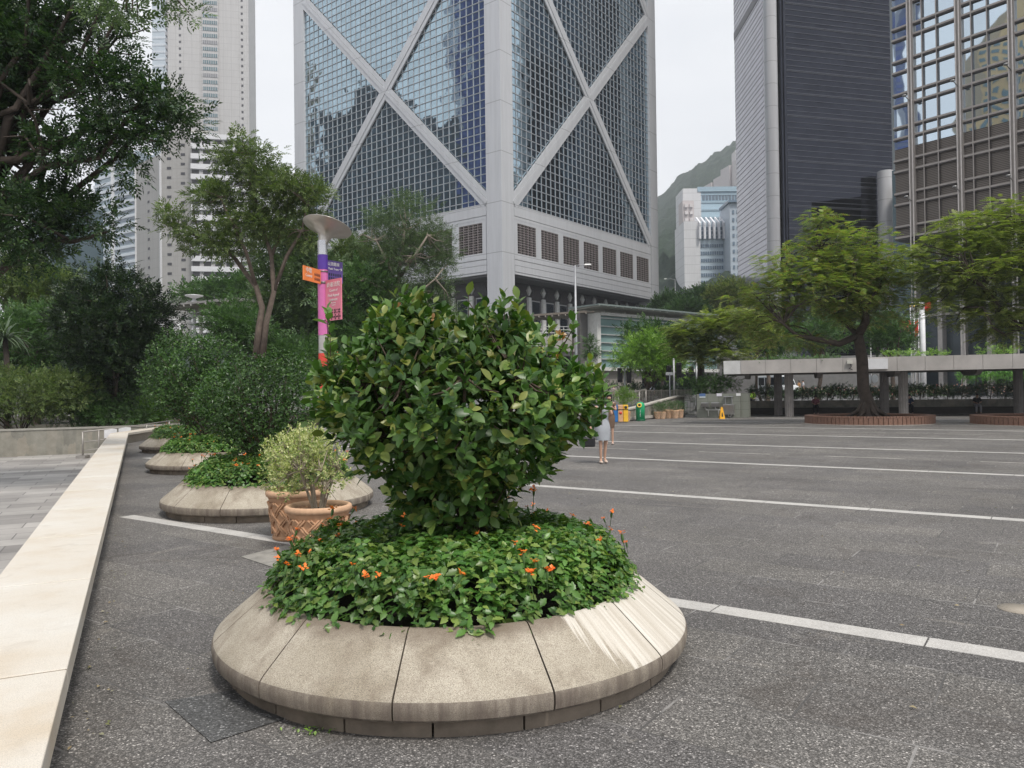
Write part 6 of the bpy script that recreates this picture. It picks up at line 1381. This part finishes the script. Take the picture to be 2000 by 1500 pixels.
# black lamp posts with lanterns
def lantern(px, y0, y1, d_, label):
    b = P(px,800,d_); b.z = .2; h = P(px,y0,d_).z-.2; t = empty('lantern_post', b, 0, label, 'lamp post'); m_ = simple('iron_black', (.012,.012,.013), .4)
    mb = MB(); mb.lathe([(.14,0),(.14,.3),(.07,.4),(.055,h-.75)], 10); mb.build('post', m_, t)
    mb = MB(); mb.lathe([(.08,h-.75),(.16,h-.25),(.17,h-.22)], 6, smooth=False); mb.build('lantern_glass', simple('lantern_glass', (.35,.37,.36), .2), t)
    mb = MB(); mb.lathe([(.22,h-.22),(.10,h-.06),(.03,h)], 6, smooth=False); mb.build('cap', m_, t)
lantern(303,663,700,40,'black lantern post with a pale lamp between the round tree and the clipped bush')
# covered stair bridge on the left
sb = empty('stair_bridge', P(300,760,62), 0, 'distant covered footbridge stair with white tube railings on the left', 'footbridge')
a = P(338,598,62); b = P(480,586,58); Fc = Face((a.x,a.y,0), (b.x-a.x,b.y-a.y,0), ((b.y-a.y),-(b.x-a.x),0)); wc2 = (b-a).xy.length
mb = MB(); mb.fprism(Fc, [(0,a.z-.1),(wc2,b.z-.1),(wc2,b.z+.1),(0,a.z+.02)], -3, 1); mb.build('canopy', simple('canopy_grey', (.30,.29,.28), .6), sb, True)
mb = MB()
for k in range(10): mb.fbox(Fc, wc2*k/10, wc2*k/10+.12, a.z-.28, a.z-.12, -3, 1)
mb.build('canopy_rib', simple('rib_pale', (.5,.48,.45), .6), sb, True)
M_WR = simple('white_tube', (.62,.63,.65), .35)
p0, p1, p2 = P(286,672,58), P(325,655,58), P(352,632,58)
for k in range(5):
    mb = MB(); o = Vector((0,0,-.20*k)); mb.tube([p0+o, p1+o, p2+o], .035, 6); mb.build('rail', M_WR, sb, True)
for q_ in (p0, p1, p2): mb = MB(); mb.tube([q_-Vector((0,0,1.0)), q_], .03, 6); mb.build('rail_post', M_WR, sb, True)
mb = MB(); a_, b_ = P(318,640,60), P(354,640,60); mb.box((a_.x,59.8,a_.z-1.6),(b_.x,60.2,a_.z-.1)); mb.build('stair_wall', simple('stair_wall', (.36,.34,.31), .8), sb, True)
mb = MB()
for k in range(5): mb.tube([(a_.x,59.7,a_.z+.2*k), (b_.x,59.7,a_.z+.2*k)], .03, 6)
mb.build('landing_rail', M_WR, sb, True)
for f in (.25,.8): mb = MB(); a_ = Vector(Fc.p(wc2*f,0,-1)); mb.tube([(a_.x,a_.y,0),(a_.x,a_.y,a.z-.1)], .14, 8); mb.build('column', simple('rib_pale', (.5,.48,.45), .6), sb, True)

# ------------------------------------------------------------------ people
def skin_mesh(name, verts, edges, radii, mat, parent, root=0, sub=1):
    me = bpy.data.meshes.new(name); me.from_pydata([tuple(v) for v in verts], edges, []); me.materials.append(mat)
    o = bpy.data.objects.new(name, me); col.objects.link(o); o.parent = parent
    sk = o.modifiers.new('skin', 'SKIN'); sk.use_smooth_shade = True; sk.use_x_symmetry = False
    for i, v in enumerate(me.skin_vertices[0].data):
        r_ = radii[i]; v.radius = (r_, r_) if not hasattr(r_, '__len__') else r_; v.use_root = (i == root)
    s_ = o.modifiers.new('sub', 'SUBSURF'); s_.levels = sub; s_.render_levels = sub; return o
SKIN = simple('skin', (.52,.32,.23), .55, var=.06); HAIR = simple('hair_black', (.015,.011,.010), .4); HAIRB = simple('hair_brown', (.06,.03,.02), .4)
J0 = dict(pel=(0,0,.95), bel=(0,0,1.08), che=(0,0,1.27), nek=(0,0,1.43), jaw=(0,-.012,1.51), crn=(0,-.005,1.62), shl=(-.165,0,1.385), ell=(-.22,.01,1.11), wrl=(-.235,-.06,.87), shr=(.165,0,1.385), elr=(.22,.01,1.11), wrr=(.235,-.06,.87), hil=(-.09,0,.91), knl=(-.095,-.02,.49), anl=(-.095,.02,.08), tol=(-.10,-.13,.035), hir=(.09,0,.91), knr=(.095,-.02,.49), anr=(.095,.02,.08), tor=(.10,-.13,.035))
def person(label, loc, yaw, h=1.7, J=None, top=None, bottom=None, dress=None, hair=HAIR, shoes=(.03,.03,.035), longhair=False, group=None, slim=1.0, fingers=False, skinm=None):
    j = dict(J0); j.update(J or {}); k = h/1.72; V = {a: Vector(b)*k for a, b in j.items()}
    t = empty('person', loc, yaw, label, 'person', group); names = list(j)
    E = [('pel','bel'),('bel','che'),('che','nek'),('nek','jaw'),('jaw','crn'),('che','shl'),('shl','ell'),('ell','wrl'),('che','shr'),('shr','elr'),('elr','wrr'),('pel','hil'),('hil','knl'),('knl','anl'),('anl','tol'),('pel','hir'),('hir','knr'),('knr','anr'),('anr','tor')]
    rad = dict(pel=.115,bel=.10,che=.12,nek=.052,jaw=.070,crn=.082,shl=.052,ell=.038,wrl=.027,shr=.052,elr=.038,wrr=.027,hil=.085,knl=.055,anl=.036,tol=.030,hir=.085,knr=.055,anr=.036,tor=.030)
    verts = [V[a] for a in names]; radii = [rad[a]*k*slim if a not in ('jaw','crn','nek') else rad[a]*k for a in names]; edges = [(names.index(a), names.index(b)) for a, b in E]
    for w_, e_, sd in (('wrl','ell',-1),('wrr','elr',1)):       # palm and fingers
        d_ = (V[w_]-V[e_]).normalized(); pm = V[w_]+d_*.07*k; verts.append(pm); radii.append(.026*k); ip = len(verts)-1; edges.append((names.index(w_), ip))
        sidev = d_.cross(Vector((0,0,1)));
        if sidev.length < .2: sidev = Vector((0,1,0))
        sidev.normalize()
        if fingers:
            for f in range(4):
                a_ = pm+sidev*(.026-.017*f)*k+d_*.02*k; b_ = a_+d_*(.035+.006*(f in (1,2)))*k+Vector((0,0,-.006)); c_ = b_+d_*.02*k+Vector((0,0,-.014))
                i0 = len(verts); verts += [a_, b_, c_]; radii += [.0095*k,.008*k,.007*k]; edges += [(ip,i0),(i0,i0+1),(i0+1,i0+2)]
            a_ = V[w_]+d_*.03*k+sidev*.03*k; i0 = len(verts); verts += [a_, a_+(d_+sidev*.6)*.03*k]; radii += [.011*k,.009*k]; edges += [(names.index(w_),i0),(i0,i0+1)]
        else:
            i0 = len(verts); verts += [pm+d_*.07*k]; radii += [.018*k]; edges += [(ip,i0)]
    fwd = Vector((0,-1,0)); hd = V['jaw'].lerp(V['crn'], .35)
    skin_mesh('body', verts, edges, radii, skinm or SKIN, t, 0, 1)
    mb = MB(); mb.ell(hd+fwd*.082*k, (.013*k,.02*k,.022*k), 8, 6); mb.build('nose', SKIN, t)
    mb = MB(); 
    for sg in (-1,1): e = MB(); e.ell(hd+fwd*.074*k+Vector((sg*.03*k,0,.028*k)), (.011*k,.007*k,.006*k), 8, 5); e.build('eye', HAIR, t)
    mb.ell(hd+fwd*.070*k-Vector((0,0,.042*k)), (.02*k,.008*k,.007*k), 8, 5); mb.build('mouth', simple('lips', (.35,.10,.09), .5), t)
    for sg in (-1,1): e = MB(); e.ell(hd+Vector((sg*.08*k,.01*k,0)), (.012*k,.02*k,.03*k), 8, 5); e.build('ear', SKIN, t)
    c = V['crn']; mb = MB(); mb.ell(c+Vector((0,.022*k,.012*k)), (.093*k,.10*k,.092*k), 14, 9)
    if longhair:
        mb.ell(c+Vector((0,.055*k,-.10*k)), (.088*k,.055*k,.17*k), 12, 8)
        for sg in (-1,1): mb.ell(c+Vector((sg*.078*k,.0,-.10*k)), (.028*k,.05*k,.14*k), 8, 7)
    mb.build('hair', hair, t)
    def cloth(nm, chain, mat, root):
        ns = []; es = []
        for a, b, ra, rb_ in chain:
            for q_, r_ in ((a, ra), (b, rb_)):
                if q_ not in [n_[0] for n_ in ns]: ns.append((q_, r_))
            es.append(([n_[0] for n_ in ns].index(a), [n_[0] for n_ in ns].index(b)))
        vv = []
        for q_, r_ in ns:
            if '+' in q_: a, b = q_.split('+'); vv.append(V[a].lerp(V[b], .55))
            else: vv.append(V[q_])
        skin_mesh(nm, vv, es, [r_*k*slim for _, r_ in ns], mat, t, root, 1)
    if top is not None:
        m_ = simple('shirt_%d%d%d' % tuple(int(x*99) for x in top), top, .8, var=.08)
        cloth('shirt', [('pel','bel',.128,.122),('bel','che',.122,.138),('che','shl',.138,.066),('shl','ell',.066,.050),('che','shr',.138,.066),('shr','elr',.066,.050),('che','nek',.138,.056)], m_, 0)
    if bottom is not None:
        m_ = simple('trouser_%d%d%d' % tuple(int(x*99) for x in bottom), bottom, .85, var=.08)
        cloth('trousers', [('pel','hil',.125,.098),('hil','knl',.098,.068),('knl','anl',.068,.055),('pel','hir',.125,.098),('hir','knr',.098,.068),('knr','anr',.068,.055)], m_, 0)
    if dress is not None:
        m_ = simple('dress_%d%d%d' % tuple(int(x*99) for x in dress), dress, .8, var=.10, scale=6)
        prof = [(.165,.125,.56),(.185,.135,.70),(.188,.14,.88),(.165,.125,.98),(.135,.105,1.09),(.15,.118,1.22),(.155,.11,1.33),(.13,.075,1.40),(.06,.055,1.44)]; mb = MB(); vs = []; n = 24
        for rx_, ry_, z in prof:
            for q_ in range(n): a = 2*math.pi*q_/n; w2 = 1+.035*math.sin(a*5+z*7); vs.append((rx_*w2*math.cos(a)*k, ry_*w2*math.sin(a)*k-.0, z*k))
        mb.add(vs, [(i*n+q_, i*n+(q_+1)%n, (i+1)*n+(q_+1)%n, (i+1)*n+q_) for i in range(len(prof)-1) for q_ in range(n)], True); mb.build('dress', m_, t)
        cloth('sleeve', [('shl','shl+ell',.070,.058)], m_, 0); cloth('sleeve', [('shr','shr+elr',.070,.058)], m_, 0)
    for an, to in (('anl','tol'),('anr','tor')):
        mb = MB(); m_ = V[an].lerp(V[to], .5); mb.ell((m_.x, m_.y, max(.03*k, m_.z-.02*k)), (.045*k,.12*k,.032*k), 12, 6); mb.build('shoe', simple('shoe_%d' % int(shoes[0]*99), shoes, .5), t)
    return t
wl = G(1178,905); p1_ = person('woman in a light grey dress walking towards the camera with a phone at her face', wl, R(6), 1.6, J=dict(ell=(-.26,.0,1.13), wrl=(-.30,-.06,.92), elr=(.20,-.14,1.18), wrr=(.05,-.24,1.44), jaw=(0,-.05,1.49), crn=(0,-.04,1.595), knl=(-.06,-.03,.49), anl=(-.05,.02,.08), tol=(-.07,-.13,.035), knr=(.075,.03,.49), anr=(.06,.10,.09), tor=(.09,-.04,.035), hil=(-.08,0,.91), hir=(.08,0,.91)), dress=(.36,.38,.41), hair=HAIRB, shoes=(.62,.50,.42), longhair=True, slim=.88, fingers=True)
t = empty('phone', wl+Vector((.04,-.27,1.41)), R(10), 'dark phone held up by the woman in the grey dress', 'phone'); mb = MB(); mb.box((-.037,-.005,-.07),(.037,.005,.07)); mb.build('case', simple('phone_dark', (.02,.02,.025), .3), t, bevel=.004)
t = empty('handbag', wl+Vector((-.32,-.06,.38)), 0, 'black handbag hanging from the lowered hand of the woman in grey', 'handbag'); mb = MB(); mb.box((-.14,-.06,0),(.14,.06,.22)); mb.build('bag_body', simple('bag_black', (.012,.012,.014), .4), t, bevel=.03); mb = MB(); mb.tube([(-.09,0,.2),(-.06,0,.36),(.0,0,.42),(.06,0,.36),(.09,0,.2)], .009, 6); mb.build('handle', simple('bag_black', (.012,.012,.014), .4), t)
person('second woman in a brown and black dress close behind the woman in grey', G(1191,868), R(-8), 1.6, J=dict(elr=(.22,-.08,1.14), wrr=(.12,-.26,1.22)), dress=(.14,.09,.06), longhair=True, shoes=(.55,.42,.36), slim=.88)
def at(px, d_, y=None, z=None):
    b = P(px, y or 780, d_); b.z = z if z is not None else max(terrain(b.x, b.y), 0); return b
person('man in a white shirt and dark trousers seen from behind beyond the bar fence', at(1274,74,z=.66), R(185), 1.76, top=(.62,.68,.80), bottom=(.02,.022,.03), group='people walking beyond the fence')
person('man in a pale pink shirt standing by the stone wall left of the round plant', at(1199,71,z=.6), R(60), 1.7, top=(.66,.52,.52), bottom=(.06,.06,.07), J=dict(elr=(.2,-.1,1.13), wrr=(.12,-.25,1.2)), group='people walking beyond the fence')
person('person in a lilac top behind the large round potted plant', at(1224,73,z=.65), R(170), 1.68, top=(.36,.38,.55), bottom=(.05,.05,.07), group='people walking beyond the fence')
person('worker in a bright yellow green vest at the left end of the pergola', at(1470,56,z=.0), R(200), 1.72, top=(.50,.85,.08), bottom=(.02,.022,.03))
for px, d_, c1, c2, yw, lb in ((1561,82,(.62,.33,.14),(.55,.45,.34),-80,'woman in an orange brown outfit crossing the road beside a man in white'),(1569,83,(.72,.73,.76),(.05,.05,.07),-90,'man in a white shirt crossing the road beside the woman in orange brown'),(1604,96,(.72,.73,.78),(.35,.4,.5),80,'person in white on the road, left of the pair seen through the pergola'),(1611,97,(.65,.68,.74),(.4,.42,.48),70,'person in pale blue just right of the one in white on the road'),(1619,95,(.75,.68,.66),(.66,.62,.5),120,'long haired person in cream on the road left of the tree trunk'),(1636,116,(.55,.25,.42),(.3,.12,.22),20,'distant person in pink on the upper part of the road'),(1662,104,(.30,.32,.42),(.05,.05,.07),-30,'person in dark blue just left of the flame tree trunk'),(1670,102,(.72,.62,.62),(.6,.55,.5),40,'person in pale pink touching the outline of the flame tree trunk')):
    person(lb, at(px, d_), R(yw), 1.68, top=c1, bottom=c2, longhair=(c2[0] > .3), group='people crossing the road behind the pergola')
SIT = dict(pel=(0,0,.54), bel=(0,0,.66), che=(0,-.03,.86), nek=(0,-.05,1.02), jaw=(0,-.09,1.09), crn=(0,-.10,1.19), shl=(-.165,-.03,.97), ell=(-.22,-.13,.74), wrl=(-.10,-.33,.68), shr=(.165,-.03,.97), elr=(.22,-.13,.74), wrr=(.10,-.33,.70), hil=(-.09,-.02,.53), knl=(-.12,-.43,.50), anl=(-.12,-.40,.08), tol=(-.12,-.55,.035), hir=(.09,-.02,.53), knr=(.12,-.43,.50), anr=(.12,-.42,.08), tor=(.12,-.57,.035))
yawp = math.atan2(nv.y, nv.x)+math.pi/2
def s_at(px, d_):
    r = ray(px, 790); u = r.x/r.y; o = FPg.o+FPg.n*d_; return (u*o.y-o.x)/(FPg.e.x-u*FPg.e.y)
for px, c1, c2, lb in ((1593,(.28,.10,.13),(.03,.03,.035),'person in a dark red top sitting on the shaded seat wall nearest the first column'),(1776,(.05,.07,.13),(.02,.02,.03),'person in dark blue sitting in the shade right of the middle column'),(1908,(.04,.04,.045),(.30,.30,.32),'person in black sitting in the shade near the right end of the pergola')):
    s_ = s_at(px, -5.95); person(lb, FPg.p(s_, 0, -5.95), yawp, 1.7, J=SIT, top=c1, bottom=c2, group='people sitting under the pergola')
# ------------------------------------------------------------------ vehicles on the road
def vehicle(name, label, loc, yaw, L_, W_, H_, colr, van=True, cat='van', group='vehicles on the road'):
    t = empty(name, loc, yaw, label, cat, group); m_ = simple('paint_%d%d' % (int(colr[0]*99), int(colr[2]*99)), colr, .3, var=.03); gm = simple('car_glass', (.02,.025,.03), .08)
    a = L_/2; F = Face((0,-W_/2,0), (1,0,0), (0,-1,0))
    pr = [(-a,.3),(a-.1,.3),(a,.55),(a-.05,.95),(a-.55,1.1),(a-1.15,H_-.1),(a-1.5,H_),(-a+.15,H_),(-a,H_-.25)] if van else [(-a,.3),(a-.1,.3),(a,.5),(a-.1,.8),(a-1.1,.95),(a-1.9,H_),(-a+1.0,H_),(-a+.3,.98),(-a,.9)]
    mb = MB(); mb.fprism(F, pr, -W_, 0); mb.build('body', m_, t, bevel=.06)
    for y0, sg in ((-W_/2-.01,-1),(W_/2+.01,1)):
        for x0, x1 in (((-a+.4,-a+1.5),(-a+1.65,a-2.6),(a-2.45,a-1.35)) if van else ((-a+1.1,-.05),(.05,a-1.5))):
            mb = MB(); mb.fprism(Face((0,y0,0),(1,0,0),(0,sg,0)), [(x0,1.12 if van else .98),(x1+(.15 if x1 > a-2 else 0),1.12 if van else .98),(x1,H_-.2),(x0+(.0 if van else .1),H_-.2)], 0, .012); mb.build('side_window', gm, t)
    mb = MB(); w3 = W_/2-.12; x_, z_, x2, z2 = (a-.56,1.12,a-1.13,H_-.13) if van else (a-1.15,.98,a-1.87,H_-.05)
    mb.add([(x_+.05,-w3,z_),(x_+.05,w3,z_),(x2+.05,w3*.92,z2),(x2+.05,-w3*.92,z2)], [(0,1,2,3)]); mb.build('windscreen', gm, t)
    for sx_ in (-a+.8, a-.85):
        for sy_ in (-W_/2+.05, W_/2-.05):
            wm = MB(); wm.lathe([(0,-.11),(.27,-.11),(.33,-.08),(.33,.08),(.27,.11),(0,.11)], 18); o = wm.build('wheel', simple('tyre', (.015,.015,.016), .8), t); o.data.transform(Matrix.Rotation(R(90), 4, 'X')); o.location = (sx_, sy_, .33)
            wm = MB(); wm.lathe([(0,-.12),(.18,-.12),(.18,.12),(0,.12)], 14); q2 = wm.build('rim', simple('rim_grey', (.4,.4,.42), .3, metal=.7), o); q2.data.transform(Matrix.Rotation(R(90), 4, 'X'))
    for sy_ in (-1,1):
        mb = MB(); mb.cbox((a-.02, sy_*(W_/2-.25), .72), (.08,.3,.16)); mb.build('headlight', simple('lamp_clear', (.7,.7,.68), .15), t)
    return t
vehicle('minibus', 'white van on the road seen through the left bay of the pergola', at(1519,84), R(-75), 5.0, 1.95, 2.15, (.70,.73,.76))
vehicle('black_car', 'black car on the road left of the white van', at(1494,92), R(-80), 4.6, 1.9, 1.6, (.02,.02,.024), cat='car')
vehicle('white_car', 'white car behind the flame tree trunk and the heart shaped discs', at(1712,82), R(185), 4.5, 1.8, 1.45, (.72,.72,.72), van=False, cat='car')
# grey flyover parapet with two vans
fo = empty('flyover', at(1400,100), 0, 'grey concrete flyover parapet passing behind the feathery trees', 'flyover'); a = P(1395,700,98); b = P(1560,690,104); Ff = Face((a.x,a.y,0), (b.x-a.x,b.y-a.y,0), ((b.y-a.y),-(b.x-a.x),0)); wf = (b-a).xy.length
mb = MB(); mb.fbox(Ff, -1, wf+12, a.z-1.0, a.z+.35, -.4, 0); mb.build('parapet', simple('parapet_grey', (.26,.25,.25), .8, var=.15), fo, True)
mb = MB(); mb.fbox(Ff, -1, wf+12, a.z-1.4, a.z-.95, -9, -.41); mb.build('deck', simple('deck_concrete', (.22,.21,.20), .85), fo, True)
for k in range(4): mb = MB(); mb.fbox(Ff, 1+k*6, 2+k*6, 0, a.z-1.4, -5, -4); mb.build('pier', simple('pier_dark', (.12,.115,.11), .8), fo, True)
for i, s_ in enumerate((4.2, 7.4)): vehicle('white_van', ['left white van on the flyover behind the feathery tree','right white van on the flyover behind the feathery tree'][i], (*Ff.p(s_,0,-2.5)[:2], a.z-.95), math.atan2(Ff.e.y, Ff.e.x), 2.9+i*.2, 1.7, 1.85, (.72,.73,.74), group='white vans on the flyover')
lw = empty('pale_wall_building', at(1400,118), 0, 'pale grey walled building with a small black diamond emblem behind the flyover', 'building'); Fw = Face(at(1405,116), (1,.05,0), (.05,-1,0)); Fw.o.z = 0; zt3 = P(1440,655,116).z
mb = MB(); mb.fbox(Fw, 0, 12, 0, zt3, -6, 0); mb.build('wall', simple('pale_grey_wall', (.42,.42,.42), .7), lw, True)
zl = P(1452,677,116).z; sl_ = 3.6
for k in range(3): mb = MB(); o = (k-1)*.42; mb.fprism(Fw, [(sl_+o-.42+.06,zl+o*0-.0),(sl_+o*.5,zl-.75+abs(o)*.3),(sl_+o*.5+.22,zl-.55),(sl_+o-.2,zl+.3)], .0, .05+.003*k); mb.build('emblem', simple('signal_black', (.012,.012,.014), .5), lw, True)
# pavement beyond the fence wall: red and white flowers along the roadside
fb2 = flower_pts = None
rg = np.random.default_rng(171); n = 500; s_ = rg.random(n)*14+4.5
p = np.array([FPg.p(s_[k], 1.25+rg.random()*.55, -8.6-rg.random()*.5) for k in range(n)]); t = empty('roadside_flowers', FPg.p(5,1.2,-9), 0, 'mass of white and pink flowers on top of the dark hedge under the pergola', 'flower bed')
foliage('blossom', p, rg.normal(size=(n,3)), rg.normal(size=(n,3))+np.array([0,-1,.5]), rg.uniform(.06,.13,n), T_simple(.9), leafmat('pale_blossom', [(.65,.62,.6),(.6,.2,.22),(.7,.66,.55),(.55,.08,.07)], .6, .2), t)
# ------------------------------------------------------------------ litter
rg = np.random.default_rng(190); n = 260; P_ = []
while len(P_) < n:
    x, y = rg.uniform(-7, 9), rg.uniform(1.5, 16)
    if LN.x*x+LN.y*y > -.26: P_.append((x, y, .012))
for k in range(60):
    y = rg.uniform(1.8, 9); q_ = ledge_pt(y, rg.uniform(-.02,.18)); P_.append((q_[0], q_[1], .012))
P_ = np.array(P_); n = len(P_)
lf = foliage('fallen_leaves', P_, rg.normal(size=(n,3))*np.array([1,1,.08]), np.tile([0,0,1.0],(n,1))+rg.normal(size=(n,3))*.25, rg.uniform(.012,.042,n), T_simple(.5,.12), leafmat('dry_leaf', [(.20,.15,.08),(.33,.27,.16),(.10,.12,.04),(.40,.36,.28)], .8, 0)); tag(lf, kind='stuff')
wd = G(588,1432); rg = np.random.default_rng(191); n = 26
pp = np.array([[wd.x+rg.normal()*.05+.03*k/6, wd.y+rg.normal()*.02, .01+rg.random()*.015] for k in range(n)])
wdo = foliage('weeds', pp, rg.normal(size=(n,3))+np.array([0,0,.3]), np.tile([0,0,1.0],(n,1))+rg.normal(size=(n,3))*.3, rg.uniform(.015,.03,n), T_simple(.6), M_FIC); tag(wdo, kind='stuff')
mh = G(1992,1190); mb = MB(); mb.lathe([(0,.005),(.14,.005),(.14,.0)], 28, (mh.x, mh.y)); g = mb.build('drain_cover', simple('cover_tan', (.33,.29,.24), .7)); tag(g, 'small round tan cover plate set in the paving at the right edge', 'cover plate')
# ------------------------------------------------------------------ damp summer haze
q = NT('haze_air'); q.t.nodes.remove(q.b); pv = q.n('ShaderNodeVolumePrincipled', {'Density': .00042, 'Anisotropy': .0}); pv.inputs['Color'].default_value = (.86,.91,1,1)
q.l(pv.outputs[0], q.out.inputs['Volume'])
mb = MB(); mb.box((-1300,-1300,-60),(1300,1300,480)); hz_o = mb.build('haze', q.m); tag(hz_o, kind='stuff')
